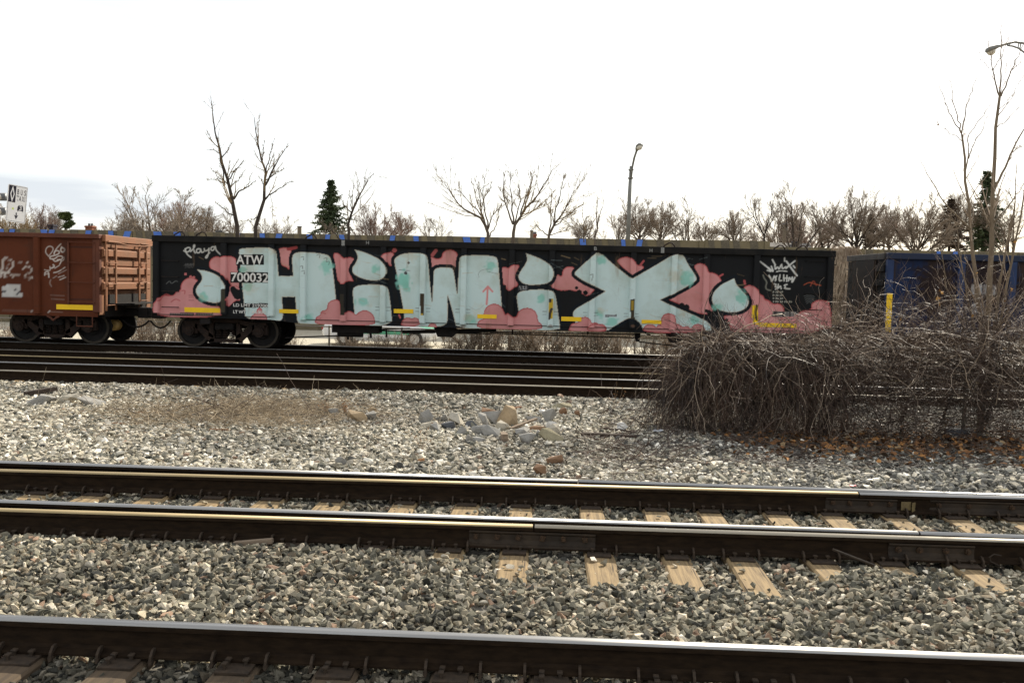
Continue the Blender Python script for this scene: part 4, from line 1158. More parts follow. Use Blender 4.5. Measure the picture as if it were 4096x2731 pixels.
# ------------------------------------------------------------------ the brown and the blue freight car
def brown_car():
    xr = P(399, 1100, Y=YS).x
    xl = xr - 8.0
    root = thing('gondola_car', ((xl + xr) / 2, TRACK_Y, 0), 'rusty brown open freight car with ribbed end, coupled at left', 'freight car', 'freight cars of the train')
    zt = P(200, 933, Y=YS).z; zb = P(200, 1263, Y=YS).z
    BR = (0.105, 0.028, 0.011)
    g = Paint(BR, 0, 880, 3.015)
    W = (0.62, 0.56, 0.50)
    for pts, w, a in (([(40, 480), (20, 560), (8, 690)], 26, .9), ([(20, 470), (62, 445), (120, 490), (250, 508)], 12, .6), ([(165, 490), (140, 580), (110, 610)], 22, .8), ([(0, 640), (60, 630), (110, 640)], 18, .9), ([(30, 640), (70, 690)], 20, .9), ([(100, 520), (75, 600)], 16, .5),
                      ([(270, 610), (290, 570), (340, 550), (385, 580), (375, 620), (330, 650), (280, 685), (340, 680), (410, 695)], 15, .8), ([(330, 520), (338, 528)], 22, .8), ([(130, 650), (150, 685)], 16, .7), ([(150, 665), (230, 660)], 10, .6), ([(340, 680), (350, 720)], 14, .5),
                      ([(580, 430), (545, 390), (560, 330), (610, 310), (650, 350), (600, 420), (585, 440)], 14, .6), ([(730, 290), (680, 340), (650, 400)], 16, .7), ([(740, 325), (725, 370), (760, 395), (785, 350), (740, 330)], 18, .8),
                      ([(650, 410), (660, 370), (710, 370), (715, 405), (650, 430), (600, 440), (600, 470), (660, 470), (700, 430), (760, 440), (740, 480), (690, 480)], 15, .85), ([(640, 480), (660, 500), (700, 490), (720, 470), (740, 490), (720, 530)], 15, .8), ([(770, 450), (770, 480), (730, 500)], 12, .7),
                      ([(640, 540), (660, 560), (620, 580)], 18, .8), ([(600, 560), (605, 600)], 12, .7), ([(535, 600), (600, 610)], 10, .7), ([(540, 665), (542, 625), (585, 620), (588, 690)], 16, .75), ([(545, 650), (585, 650)], 10, .7),
                      ([(645, 635), (700, 625), (780, 570)], 13, .75), ([(660, 580), (715, 545)], 12, .7), ([(700, 650), (800, 600)], 10, .4), ([(700, 690), (770, 670)], 12, .6), ([(720, 720), (790, 690)], 12, .8), ([(610, 720), (595, 760), (620, 800)], 16, .25), ([(640, 700), (680, 675)], 14, .3),
                      ([(400, 1085), (385, 1100)], 20, .5), ([(600, 1095), (580, 1115)], 18, .6), ([(50, 1050), (400, 1055)], 4, .25), ([(620, 950), (770, 960)], 16, .12), ([(610, 905), (770, 912)], 16, .10), ([(610, 1105), (750, 1110)], 14, .12), ([(20, 1095), (380, 1105)], 14, .10)):
        g.line(pts, w, W, a)
    for k in range(26):
        rr = random.Random(k)
        x, y = rr.uniform(0, 1180), rr.uniform(220, 1100)
        g.line([(x, y), (x + rr.uniform(20, 120), y + rr.uniform(-6, 10))], rr.uniform(4, 9), (0.06, 0.028, 0.018), rr.uniform(.2, .6))
    for y in (325, 955): g.line([(850, y), (1110, y + 4)], 20, (0.05, 0.02, 0.014), 0.8)
    g.at(0, 880, 3.015).rect(20, 786, 256, 870, (0.60, 0.59, 0.56)).rect(22, 880, 262, 930, (0.58, 0.57, 0.54))
    for x0, y0, x1, y1 in ((55, 800, 90, 808), (50, 822, 110, 832), (25, 855, 80, 872), (165, 800, 190, 808), (80, 890, 115, 904), (40, 895, 60, 910), (150, 890, 160, 915), (190, 888, 230, 895), (190, 908, 240, 916)): g.rect(x0, y0, x1, y1, (0.07, 0.07, 0.08))
    g.line([(165, 840), (205, 845), (240, 875)], 12, (0.07, 0.07, 0.08)); g.line([(138, 788), (138, 870)], 4, (0.35, 0.35, 0.35))
    ribs = [P(151, 1100, Y=YS).x, P(151, 1100, Y=YS).x - 1.85, P(151, 1100, Y=YS).x - 3.7, xr - 0.05]
    edges = sorted([xl] + ribs)
    for a, b in zip(edges[:-1], edges[1:]):
        step = 0.015 if b > -11.5 else 0.05
        n = max(3, int((b - a) / step))
        xs = np.linspace(a, b, n)
        sheet('side_panel', xs, YS + 0.012 * np.sin(np.linspace(0, math.pi, n)) ** 2, lambda q: zb, zt - 0.11, step, g, M['brown_paint'], root)
    for x in ribs[:-1]:
        w = 0.085
        xs = [x - w, x - w + 0.016, x - 0.035, x, x + 0.035, x + w - 0.016, x + w]
        sheet('side_post', xs, [YS - 0.002] + [YS - 0.085] * 5 + [YS - 0.002], lambda q: zb + 0.05, zt - 0.11, 0.03, g, M['brown_paint'], root)
    yf = 2 * TRACK_Y - YS
    MB().box(xr - 0.17, xr + 0.004, YS - 0.03, YS + 0.10, zb + 0.12, zt - 0.11).build('corner_post', M['car_brown'], root, bevel=0.008)
    for ya, yb in ((YS - 0.09, YS + 0.10), (yf - 0.10, yf + 0.09)):
        MB().box(xl, xr + 0.02, ya, yb, zt - 0.11, zt).build('top_chord', M['car_brown'], root, bevel=0.01)
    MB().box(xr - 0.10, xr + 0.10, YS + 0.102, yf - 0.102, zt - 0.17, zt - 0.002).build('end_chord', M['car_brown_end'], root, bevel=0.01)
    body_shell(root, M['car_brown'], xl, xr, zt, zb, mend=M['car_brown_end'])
    # ribs across the end, lit by the sun
    for z0, z1, yy in ((2.21, 2.43, 0.12), (1.77, 1.98, 0.12), (1.38, 1.60, 0.14)):
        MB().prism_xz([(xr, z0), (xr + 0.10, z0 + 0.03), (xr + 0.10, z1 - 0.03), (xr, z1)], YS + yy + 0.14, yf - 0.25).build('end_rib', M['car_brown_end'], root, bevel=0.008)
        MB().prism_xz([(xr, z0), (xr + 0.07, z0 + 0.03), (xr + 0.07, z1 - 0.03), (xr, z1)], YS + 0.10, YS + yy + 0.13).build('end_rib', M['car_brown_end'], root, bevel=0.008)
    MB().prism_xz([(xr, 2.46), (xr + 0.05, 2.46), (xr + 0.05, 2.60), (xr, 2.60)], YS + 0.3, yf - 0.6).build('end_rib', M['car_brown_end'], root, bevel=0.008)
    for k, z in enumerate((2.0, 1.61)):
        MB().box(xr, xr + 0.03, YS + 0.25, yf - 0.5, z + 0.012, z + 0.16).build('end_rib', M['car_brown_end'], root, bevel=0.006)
    for y0, y1 in ((YS + 0.10, YS + 0.62), (yf - 1.0, yf - 0.55)):
        zs = (2.60, 2.08, 1.55, 1.02) if y0 < TRACK_Y else (2.62, 2.10, 1.60, 1.10)
        for y in (y0, y1):
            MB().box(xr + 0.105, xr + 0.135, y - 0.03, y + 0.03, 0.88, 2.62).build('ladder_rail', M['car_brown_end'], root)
        for z in zs:
            MB().tube([(xr + 0.14, y0, z), (xr + 0.17, y0, z), (xr + 0.17, y1, z), (xr + 0.14, y1, z)], 0.012, 5).build('grab_iron', M['car_brown_end'], root)
    MB().tube([(xr + 0.16, YS + 0.12, 2.62), (xr + 0.16, YS + 0.7, 2.60), (xr + 0.16, YS + 1.2, 2.55), (xr + 0.16, yf - 0.8, 2.56), (xr + 0.16, yf - 0.3, 2.60)], 0.016, 6).build('hand_rail', M['car_brown_end'], root)
    MB().box(xr + 0.004, xr + 0.40, YS + 0.5, yf - 0.5, 1.02, 1.06).build('end_platform', M['grime'], root)
    MB().box(xr - 0.2, xr + 0.02, YS + 0.25, yf - 0.25, 0.72, 1.28).build('end_sill', M['grime'], root)
    a, b = P(227, 1227, Y=YS), P(377, 1230, Y=YS)
    z = (a.z + b.z) / 2
    MB().box(a.x, b.x, YS - 0.02, YS - 0.016, z - 0.062, z + 0.062).build('reflector_strip', M['yellow'], root)
    x0, x1 = P(275, 1000, Y=YS).x, P(380, 1000, Y=YS).x
    ladder(root, M['car_brown'], x0, x1, [P(330, v, Y=YS).z for v in (970, 1051, 1130, 1209)], YS - 0.07)
    for x in (x0, x1):
        MB().box(x - 0.02, x + 0.02, YS - 0.04, YS - 0.003, zb + 0.30, zt - 0.2).build('ladder_rail', M['car_brown'], root)
    # step under the corner
    a = P(305, 1255, Y=YS).x; b = P(368, 1255, Y=YS).x
    MB().tube([(a, YS + 0.02, zb + 0.05), (a, YS + 0.02, zb - 0.24), (b, YS + 0.02, zb - 0.24), (b, YS + 0.02, zb + 0.05)], 0.018, 6).build('sill_step', M['car_brown'], root)
    a = P(210, 1260, Y=YS).x
    MB().tube([(a - 0.15, YS + 0.03, zb), (a - 0.06, YS + 0.03, zb - 0.05), (a, YS + 0.03, zb - 0.11), (a + 0.07, YS + 0.03, zb - 0.05), (a + 0.16, YS + 0.03, zb)], 0.03, 6).build('tow_loop', M['car_brown'], root)
    MB().box(xl + 0.2, xr - 0.2, TRACK_Y - 0.35, TRACK_Y + 0.35, 0.68, 0.97).build('centre_sill', M['grime'], root)
    xt = xat(222, 1330, TRACK_Y - 1.0)
    fr = truck(root, xt)
    ax = xt + 0.89
    MB().lathe_y((ax, TRACK_Y + 0.2, 0.43), [(-0.06, 0.11), (-0.02, 0.15), (0.3, 0.15), (0.32, 0.1)], 16).build('brake_beam', M['end_yellow'], fr, smooth=True)
    coupler(root, xr, 1)
    return xr
def blue_car():
    xl = P(3548, 1100, Y=YS).x
    xr = xl + 9.0
    root = thing('gondola_car', ((xl + xr) / 2, TRACK_Y, 0), 'dark blue open freight car with vertical yellow strip, half hidden behind the bushes', 'freight car', 'freight cars of the train')
    zt = P(3600, 1012, Y=YS).z; zb = P(3600, 1338, Y=YS).z
    g = Paint((0.010, 0.020, 0.058), 3200, 880, 2.625)
    for x0, x1 in ((1240, 1620), (1760, 2160), (2290, 2600)): g.blot((x0 + x1) / 2, 700, (x1 - x0) * 0.75, (0.018, 0.010, 0.008), 0.95, 1.6)
    g.blot(1000, 560, 90, (0.02, 0.02, 0.03), 0.6); g.blot(1050, 900, 120, (0.10, 0.09, 0.10), 0.4)
    g.rect(1800, 680, 2060, 780, (0.34, 0.33, 0.32)).rect(1810, 870, 2010, 975, (0.34, 0.33, 0.32))
    for x in (1862, 1925, 1990): g.line([(x, 685), (x - 20, 770)], 14, (0.05, 0.05, 0.06))
    for x in (1880, 1950): g.line([(x, 880), (x - 10, 970)], 16, (0.05, 0.05, 0.06))
    rx = [P(3200 + 1685 / 2.625, 1100, Y=YS).x, P(3200 + 2225 / 2.625, 1100, Y=YS).x]
    rx += [rx[1] + 1.3, rx[1] + 2.6, rx[1] + 3.9]
    edges = sorted([xl + 0.10, xr] + rx)
    for a, b in zip(edges[:-1], edges[1:]):
        n = max(3, int((b - a) / 0.04)); xs = np.linspace(a, b, n)
        sheet('side_panel', xs, YS + 0.012 * np.sin(np.linspace(0, math.pi, n)) ** 2, lambda q: zb, zt - 0.15, 0.04, g, M['blue_paint'], root)
    for x in rx:
        MB().box(x - 0.08, x + 0.08, YS - 0.085, YS - 0.002, zb + 0.06, zt - 0.15).build('side_post', M['car_blue2'], root, bevel=0.01)
    MB().box(xl - 0.01, xl + 0.14, YS - 0.05, YS + 0.10, zb, zt - 0.15).build('corner_post', M['car_blue2'], root, bevel=0.01)
    a, b = P(3548, 1173, Y=YS), P(3548, 1328, Y=YS)
    MB().box(xl + 0.0, xl + 0.135, YS - 0.056, YS - 0.052, b.z, a.z).build('reflector_strip', M['yellow'], root)
    yf = 2 * TRACK_Y - YS
    for ya, yb in ((YS - 0.09, YS + 0.10), (yf - 0.10, yf + 0.09)):
        MB().box(xl - 0.02, xr, ya, yb, zt - 0.15, zt).build('top_chord', M['car_blue'], root, bevel=0.012)
    MB().box(xl - 0.06, xl + 0.08, YS + 0.102, yf - 0.102, zt - 0.155, zt - 0.003).build('end_chord', M['car_grey'], root, bevel=0.01)
    body_shell(root, M['car_black'], xl, xr, zt, zb)
    MB().box(xl - 0.06, xl - 0.004, YS + 0.75, yf - 0.55, 1.0, zt - 0.16).build('end_sheet', M['car_rusty'], root)
    for z in (1.25, 1.65, 2.05, 2.4):
        MB().box(xl - 0.05, xl - 0.004, YS + 0.11, YS + 0.72, z - 0.08, z + 0.08).build('end_rib', M['car_black'], root, bevel=0.01)
        MB().tube([(xl, yf - 0.12, z), (xl - 0.09, yf - 0.12, z), (xl - 0.09, yf - 0.45, z), (xl, yf - 0.45, z)], 0.012, 5).build('grab_iron', M['car_grey'], root)
    MB().box(xl + 0.2, xr - 0.2, TRACK_Y - 0.35, TRACK_Y + 0.35, 0.68, 0.97).build('centre_sill', M['grime'], root)
    truck(root, xl + 1.75)
    coupler(root, xl, -1)
black_car()
brown_car()
blue_car()
# ------------------------------------------------------------------ twigs and trees
M['bark'] = mat('bark', (0.085, 0.065, 0.047), (0.14, 0.11, 0.082), 9, 0.9, 0.0, 0.004, 30, stretch=(1, 1, 0.3))
M['bark_dark'] = mat('bark_dark', (0.035, 0.027, 0.021), (0.07, 0.054, 0.042), 9, 0.9, 0.0, 0.004, 30, stretch=(1, 1, 0.3))
M['twig'] = mat('twig', (0.21, 0.165, 0.125), (0.28, 0.225, 0.17), 3, 0.9)
M['twig_red'] = mat('twig_red', (0.22, 0.15, 0.12), (0.28, 0.20, 0.16), 3, 0.9)
M['twig_tan'] = mat('twig_tan', (0.24, 0.17, 0.09), (0.30, 0.22, 0.12), 3, 0.9)
M['vine'] = mat('vine', (0.018, 0.011, 0.008), (0.105, 0.063, 0.041), 2.6, 0.55, spec=0.45)
M['vine_light'] = mat('vine_light', (0.27, 0.195, 0.13), (0.44, 0.35, 0.26), 2.6, 0.55, spec=0.45)  # paler copy of vine, sunlight on the shoots put into the colour
M['sapling'] = mat('sapling_bark', (0.14, 0.105, 0.068), (0.22, 0.17, 0.115), 6, 0.85, 0.0, 0.002, 40, stretch=(1, 1, 0.4))
M['spruce'] = mat('spruce_needles', (0.035, 0.058, 0.026), (0.085, 0.105, 0.045), 1.2, 0.8)
M['pine'] = mat('pine_needles', (0.055, 0.075, 0.020), (0.10, 0.115, 0.03), 1.2, 0.8)
M['conifer_brown'] = mat('conifer_brown', (0.060, 0.042, 0.030), (0.10, 0.070, 0.045), 1.2, 0.85)

def norm(a): return a / (np.linalg.norm(a, axis=-1, keepdims=True) + 1e-9)

def walk(rng, S, D, L, K, wob=0.15, grav=0.0):
    """random walks: starts S, directions D, lengths L -> (N,K,3)"""
    N = len(S)
    out = np.empty((N, K, 3)); out[:, 0] = S
    d = norm(np.array(D, float))
    for k in range(1, K):
        d = norm(d + rng.normal(0, wob, (N, 3)) + np.array([0, 0, grav]))
        out[:, k] = out[:, k - 1] + d * (L / (K - 1))[:, None]
    return out

def grow(rng, Pp, Rp, n, t0, t1, ang, angv, lenf, radf, up=0.12, wob=0.12, K=5, tip=0.35, rmin=0.006, flat=None):
    N, Kp, _ = Pp.shape
    L = np.linalg.norm(np.diff(Pp, axis=1), axis=-1).sum(1)
    t = np.sort(rng.uniform(t0, t1, (N, n)), 1)
    f = t * (Kp - 1); i = np.minimum(f.astype(int), Kp - 2); w = (f - i)[..., None]
    idx = np.arange(N)[:, None]
    S = Pp[idx, i] * (1 - w) + Pp[idx, i + 1] * w
    T = norm(Pp[idx, i + 1] - Pp[idx, i])
    r = Rp[idx, i] * (1 - w[..., 0]) + Rp[idx, i + 1] * w[..., 0]
    ax = norm(np.cross(T, norm(rng.normal(size=T.shape))))
    a = rng.normal(ang, angv, (N, n))[..., None]
    D = T * np.cos(a) + ax * np.sin(a)
    ln = L[:, None] * lenf * (1.08 - 0.55 * t) * rng.uniform(0.65, 1.2, (N, n))
    C = walk(rng, S.reshape(-1, 3), D.reshape(-1, 3), ln.ravel(), K, wob, up)
    r0 = np.maximum(r.ravel() * radf, rmin)
    R = r0[:, None] * np.linspace(1, tip, K)[None]
    return C, np.maximum(R, rmin * 0.6)

def tree_proto(rng, kind):
    """returns trunk (verts, quads) and crown (verts, quads) of a bare tree about 1 unit = metres, height ~ 8"""
    if kind == 'round':
        tr = walk(rng, np.zeros((1, 3)), np.array([[0.02, 0.0, 1]]), np.array([2.4]), 6, 0.05, 0.05)
        root = np.array([[[0, 0, -14.0], [0, 0, -7], [0, 0, 0]]]); rootR = np.array([[0.30, 0.25, 0.20]])
        R = np.linspace(0.20, 0.13, 6)[None]
        n = 22                                     # limbs fan out to a dome
        th = np.arccos(1 - rng.uniform(0.0, 0.80, n)); ph = np.arange(n) * 2.4 + rng.uniform(-.3, .3, n)
        D = np.stack([np.sin(th) * np.cos(ph), np.sin(th) * np.sin(ph), np.cos(th) + 0.15], -1)
        S = tr[0, rng.integers(3, 6, n)]
        b1 = walk(rng, S, D, rng.uniform(3.1, 4.1, n), 8, 0.10, 0.05)
        r1 = rng.uniform(0.05, 0.085, (n, 1)) * np.linspace(1, 0.22, 8)[None]
        b2, r2 = grow(rng, b1, r1, 9, 0.22, 1.0, 0.55, 0.18, 0.50, 0.62, 0.06, 0.11, 5, 0.35, 0.017)
        b3, r3 = grow(rng, b2, r2, 8, 0.12, 1.0, 0.42, 0.18, 0.55, 0.6, 0.04, 0.13, 4, 0.45, 0.012)
        b4, r4 = grow(rng, b3, r3, 3, 0.2, 1.0, 0.5, 0.25, 0.65, 0.7, 0.03, 0.14, 3, 0.5, 0.010)
        return join(strands(root, rootR, 7), strands(tr, R, 7), strands(b1, r1, 5)), join(strands(b2, r2), strands(b3, r3), strands(b4, r4))
    if kind == 'vase':
        S = np.zeros((4, 3)); S[:, :2] = rng.normal(0, 0.08, (4, 2))
        D = np.concatenate([rng.normal(0, 0.40, (4, 2)), np.ones((4, 1))], 1)
        tr = walk(rng, S, D, rng.uniform(5.0, 7.5, 4), 9, 0.08, 0.04)
        R = np.linspace(0.11, 0.03, 9)[None].repeat(4, 0)
        root = np.array([[[0, 0, -14.0], [0, 0, -7], [0, 0, 0.1]]]); rootR = np.array([[0.30, 0.24, 0.17]])
        b1, r1 = grow(rng, tr, R, 9, 0.18, 0.95, 0.65, 0.2, 0.52, 0.6, 0.07, 0.12, 6, 0.3, 0.03)
        b2, r2 = grow(rng, b1, r1, 7, 0.2, 1.0, 0.5, 0.2, 0.55, 0.6, 0.06, 0.12, 5, 0.35, 0.016)
        b3, r3 = grow(rng, b2, r2, 9, 0.15, 1.0, 0.45, 0.22, 0.65, 0.6, 0.04, 0.15, 4, 0.4, 0.011)
        return join(strands(root, rootR, 7), strands(tr, R, 6), strands(b1, r1, 4)), join(strands(b2, r2), strands(b3, r3))
    # brush: many stems from the ground
    n = 26
    S = np.zeros((n, 3)); S[:, :2] = rng.normal(0, 0.28, (n, 2))
    D = np.concatenate([rng.normal(0, 0.5, (n, 2)), np.ones((n, 1))], 1)
    tr = walk(rng, S, D, rng.uniform(0.8, 1.7, n), 7, 0.2, 0.0)
    R = np.linspace(0.024, 0.010, 7)[None].repeat(n, 0)
    b1, r1 = grow(rng, tr, R, 7, 0.1, 1.0, 0.7, 0.3, 0.55, 0.7, 0.02, 0.2, 5, 0.5, 0.011)
    b2, r2 = grow(rng, b1, r1, 5, 0.1, 1.0, 0.7, 0.3, 0.6, 0.7, 0.0, 0.22, 4, 0.6, 0.009)
    return strands(tr, R, 5), join(strands(b1, r1), strands(b2, r2))

def size_of(v):
    h = np.percentile(v[:, 2], 99.3); w = np.percentile(np.abs(v[:, 0]), 96)
    return h, w
PROTO = {}
for k, kind, n in (('round', 'round', 3), ('vase', 'vase', 3), ('brush', 'brush', 3)):
    PROTO[k] = []
    for j in range(n):
        rng = np.random.default_rng(100 + 7 * j + len(k))
        (tv, tq), (cv, cq) = tree_proto(rng, kind)
        PROTO[k].append((fast_mesh('trunk', tv, tq), fast_mesh('crown', cv, cq), *size_of(cv)))
_variant = {}
def tree(name, kind, j, u, vtop, half, Y, label, cat='tree', group=None, bark='bark', twig='twig', ground=-0.94, turn=0.0):
    tm, cm, h, w = PROTO[kind][j]
    key = (kind, j, bark, twig)
    if key not in _variant:
        a, b = tm.copy(), cm.copy()
        a.materials.append(M[bark]); b.materials.append(M[twig])
        _variant[key] = (a, b)
    a, b = _variant[key]
    base = P(u, 1000, Y=Y)
    top = P(u, vtop, Y=Y).z - ground
    o = thing(name, (base.x, Y, ground), label, cat, group)
    sw = half / F * Y / w
    if kind == 'brush':
        o.scale = (sw, sw, top / h)
    else:                                        # crown keeps its shape; the trunk runs down into the ground
        o.scale = (sw, sw, sw)
        o.location.z = ground + top - h * sw
    o.rotation_euler = (0, 0, turn)
    link('trunk', a, None, o); link('crown', b, None, o)
    return o

rt = random.Random(4)
def bgtree(kind, j, u, vt, half, Y, lb, **k):
    return tree('bare_tree', kind, j, u, vt, half, Y, lb, 'tree', 'bare trees behind the concrete wall', turn=rt.uniform(0, 6.28), **k)
bgtree('round', 0, 55, 815, 90, 52, 'tan bare tree behind the bus lane sign', twig='twig_tan')
bgtree('round', 1, 165, 822, 78, 56, 'reddish bare tree just right of the bus lane sign', twig='twig_red')
bgtree('round', 2, 225, 850, 60, 60, 'low bare tree behind the small green pine', twig='twig')
bgtree('round', 0, 660, 748, 175, 56, 'large round bare tree left of the two tall leaning trees')
bgtree('round', 1, 500, 850, 85, 62, 'small bare tree left of the large round one')
bgtree('round', 2, 830, 832, 95, 60, 'bare tree behind the first tall leaning tree')
bgtree('round', 0, 1090, 868, 85, 66, 'low pale bare tree between the second leaning tree and the spruce')
bgtree('vase', 0, 965, 842, 70, 63, 'thin bare tree between the two leaning trees')
bgtree('round', 1, 1500, 812, 95, 58, 'reddish round bare tree right of the spruce', twig='twig_red')
bgtree('round', 2, 1610, 848, 70, 62, 'lower reddish bare tree right of the round one', twig='twig_red')
bgtree('vase', 1, 1330, 890, 55, 55, 'small bare tree at the foot of the spruce')
bgtree('vase', 2, 1730, 850, 75, 52, 'low spindly tree left of the three bushy trees')
bgtree('vase', 0, 2450, 798, 95, 56, 'bare tree just left of the central street lamp')
bgtree('round', 0, 2560, 792, 85, 60, 'bare tree just right of the central street lamp')
bgtree('round', 1, 2640, 800, 75, 64, 'second bare tree right of the central street lamp')
bgtree('vase', 1, 2745, 798, 90, 58, 'dark forked tree, third right of the central street lamp')
bgtree('round', 2, 2930, 842, 95, 56, 'low rounded bare tree left of the tall row at right')
bgtree('vase', 2, 3055, 752, 85, 54, 'first tall bare tree in the row at right', bark='bark_dark')
bgtree('vase', 0, 3175, 742, 105, 52, 'second tall bare tree in the row at right', bark='bark_dark')
bgtree('vase', 1, 3300, 790, 85, 56, 'third bare tree in the row at right, thinner', bark='bark_dark')
bgtree('round', 1, 3425, 752, 115, 54, 'fourth bare tree in the row at right, above the gap between cars', bark='bark_dark')
bgtree('vase', 2, 3535, 800, 75, 60, 'fifth bare tree in the row at right, low')
bgtree('round', 0, 3660, 784, 125, 53, 'sixth bare tree in the row at right, broad and dark', bark='bark_dark')
bgtree('round', 2, 3830, 770, 110, 60, 'bare tree behind the sapling stems')
bgtree('vase', 1, 4040, 770, 110, 58, 'bare tree at the right edge behind the sapling')
bgtree('round', 1, 3945, 800, 90, 66, 'bare tree behind the dark spruce top at right')
bgtree('round', 0, 2820, 868, 60, 68, 'small faint bare tree between the lamp trees and the low rounded tree')
bgtree('round', 2, 2330, 880, 60, 62, 'faint bare tree left of the lamp trees')
bgtree('round', 2, 700, 810, 130, 70, 'farther bare tree behind the large round one', twig='twig_red')
bgtree('round', 1, 3110, 815, 110, 70, 'farther bare tree behind the first of the row at right')
bgtree('round', 0, 3250, 825, 110, 68, 'farther bare tree behind the second of the row at right', twig='twig_red')
bgtree('round', 2, 3560, 825, 110, 66, 'farther bare tree behind the fifth of the row at right', twig='twig_red')

# conifers: drooping sprays of needles
def conifer(name, u, vtop, vbot, half, Y, label, m, seed, tiers=26, dens=1.0, bare=0.0, sparse=False):
    rng = np.random.default_rng(seed)
    base = P(u, 1000, Y=Y)
    top = P(u, vtop, Y=Y).z; lo = P(u, vbot, Y=Y).z; wd = half / F * Y
    o = thing(name, (base.x, Y, -0.94), label, 'tree')
    H = top + 0.94
    MB().tube([(base.x, Y, -0.94), (base.x + 0.03, Y, -0.94 + H * 0.5), (base.x, Y, top)], [0.02 * H, 0.014 * H, 0.01], 7).build('trunk', M['bark_dark'], o)
    V, Fq, off = [], [], 0
    S, D, Ls = [], [], []
    for k in range(tiers):
        f = k / (tiers - 1)
        z = lo + (top - lo) * f
        r = (wd * (1 - f) ** 0.9 + 0.06) * (1.12 if k % 3 == 0 else rng.uniform(0.6, 0.95))
        nb = max(4, int((13 if k % 3 == 0 else 8) * (1 - 0.5 * f) * dens))
        for b in range(nb):
            a = rng.uniform(0, 6.283)
            S.append((0, 0, z + 0.94)); D.append((math.cos(a), math.sin(a), rng.uniform(-0.15, 0.25) + 0.5 * f)); Ls.append(r * rng.uniform(0.45, 1.25))
    S, D, Ls = np.array(S), np.array(D), np.array(Ls)
    Wk = walk(rng, S, D, Ls, 6, 0.08, -0.06)
    Rr = np.linspace(0.02, 0.006, 6)[None].repeat(len(S), 0)
    bv, bq = strands(Wk, Rr)
    n = int(34 * dens)
    t = rng.uniform(0.15, 1.0, (len(S), n)); f = t * 5; i = np.minimum(f.astype(int), 4); w = (f - i)[..., None]
    idx = np.arange(len(S))[:, None]
    C = (Wk[idx, i] * (1 - w) + Wk[idx, i + 1] * w).reshape(-1, 3)
    dirn = norm(rng.normal(size=C.shape) * np.array([1, 1, 0.5]) + np.array([0, 0, -0.35]))
    side = norm(np.cross(dirn, rng.normal(size=C.shape)))
    s = (0.05 + 0.10 * rng.uniform(0, 1, (len(C), 1))) * (wd / 1.0) ** 0.5
    q = np.stack([C - side * s * 0.28, C + side * s * 0.28, C + dirn * s * 1.6 + side * s * 0.12, C + dirn * s * 1.6 - side * s * 0.12], 1).reshape(-1, 3)
    nq = np.arange(len(C) * 4).reshape(-1, 4)
    v, qq = join((bv, bq), (q, nq))
    link('crown', fast_mesh('crown', v, qq), M[m], o)
    return o
conifer('spruce_tree', 1322, 727, 925, 88, 57, 'dark green spruce rising above the concrete wall', 'spruce', 1)
conifer('spruce_tree', 3932, 690, 985, 105, 60, 'dark spruce top behind the sapling at right', 'spruce', 2)
conifer('conifer_tree', 3795, 800, 985, 75, 56, 'brownish conifer left of the sapling stems', 'conifer_brown', 3, dens=0.8)
conifer('conifer_tree', 3480, 860, 985, 55, 58, 'small brownish conifer in the row at right', 'conifer_brown', 5, dens=0.7)
def pine():
    Y = 54
    o = thing('pine_tree', (P(262, 1000, Y=Y).x, Y, -0.94), 'small yellow-green pine with two tufts right of the sign', 'tree')
    rng = np.random.default_rng(9)
    pts = [P(262, 1000, Y=Y), P(262, 930, Y=Y), P(263, 880, Y=Y)]
    tr = MB().tube([(pts[0].x, Y, -0.94)] + pts[1:], [0.12, 0.09, 0.03], 6)
    tr.tube([P(262, 915, Y=Y), P(285, 895, Y=Y)], [0.05, 0.02], 5)
    tr.build('trunk', M['bark_dark'], o)
    V = []
    for cu, cv, ru, rv, n in ((250, 862, 14, 8, 500), (270, 862, 14, 9, 600), (262, 872, 22, 8, 700), (282, 895, 14, 8, 500), (270, 905, 16, 9, 400)):
        c = P(cu, cv, Y=Y)
        g = norm(rng.normal(size=(n, 3))) * rng.uniform(0.2, 1, (n, 1)) ** 0.5 * np.array([ru / F * Y, ru / F * Y, rv / F * Y]) + np.array(c)
        d = norm(rng.normal(size=(n, 3)) + np.array([0, 0, 0.8])); sd = norm(np.cross(d, rng.normal(size=(n, 3))))
        s = rng.uniform(0.08, 0.18, (n, 1))
        V.append(np.stack([g - sd * s * 0.2, g + sd * s * 0.2, g + d * s + sd * s * 0.1, g + d * s - sd * s * 0.1], 1).reshape(-1, 3))
    V = np.concatenate(V) - np.array(o.location)
    link('crown', fast_mesh('crown', V, np.arange(len(V)).reshape(-1, 4)), M['pine'], o)
pine()

# trees traced limb by limb (they stand before the wall)
def limb_path(pts, Y, off, dy0, dy1, k=9):
    w = [np.array(P(off[0] + x / off[2], off[1] + y / off[2], Y=Y + dy0 + (dy1 - dy0) * i / max(1, len(pts) - 1))) for i, (x, y) in enumerate(pts)]
    w = np.array(w)
    d = np.concatenate([[0], np.cumsum(np.linalg.norm(np.diff(w, axis=0), axis=1))])
    t = np.linspace(0, d[-1], k)
    return np.stack([np.interp(t, d, w[:, a]) for a in range(3)], -1)

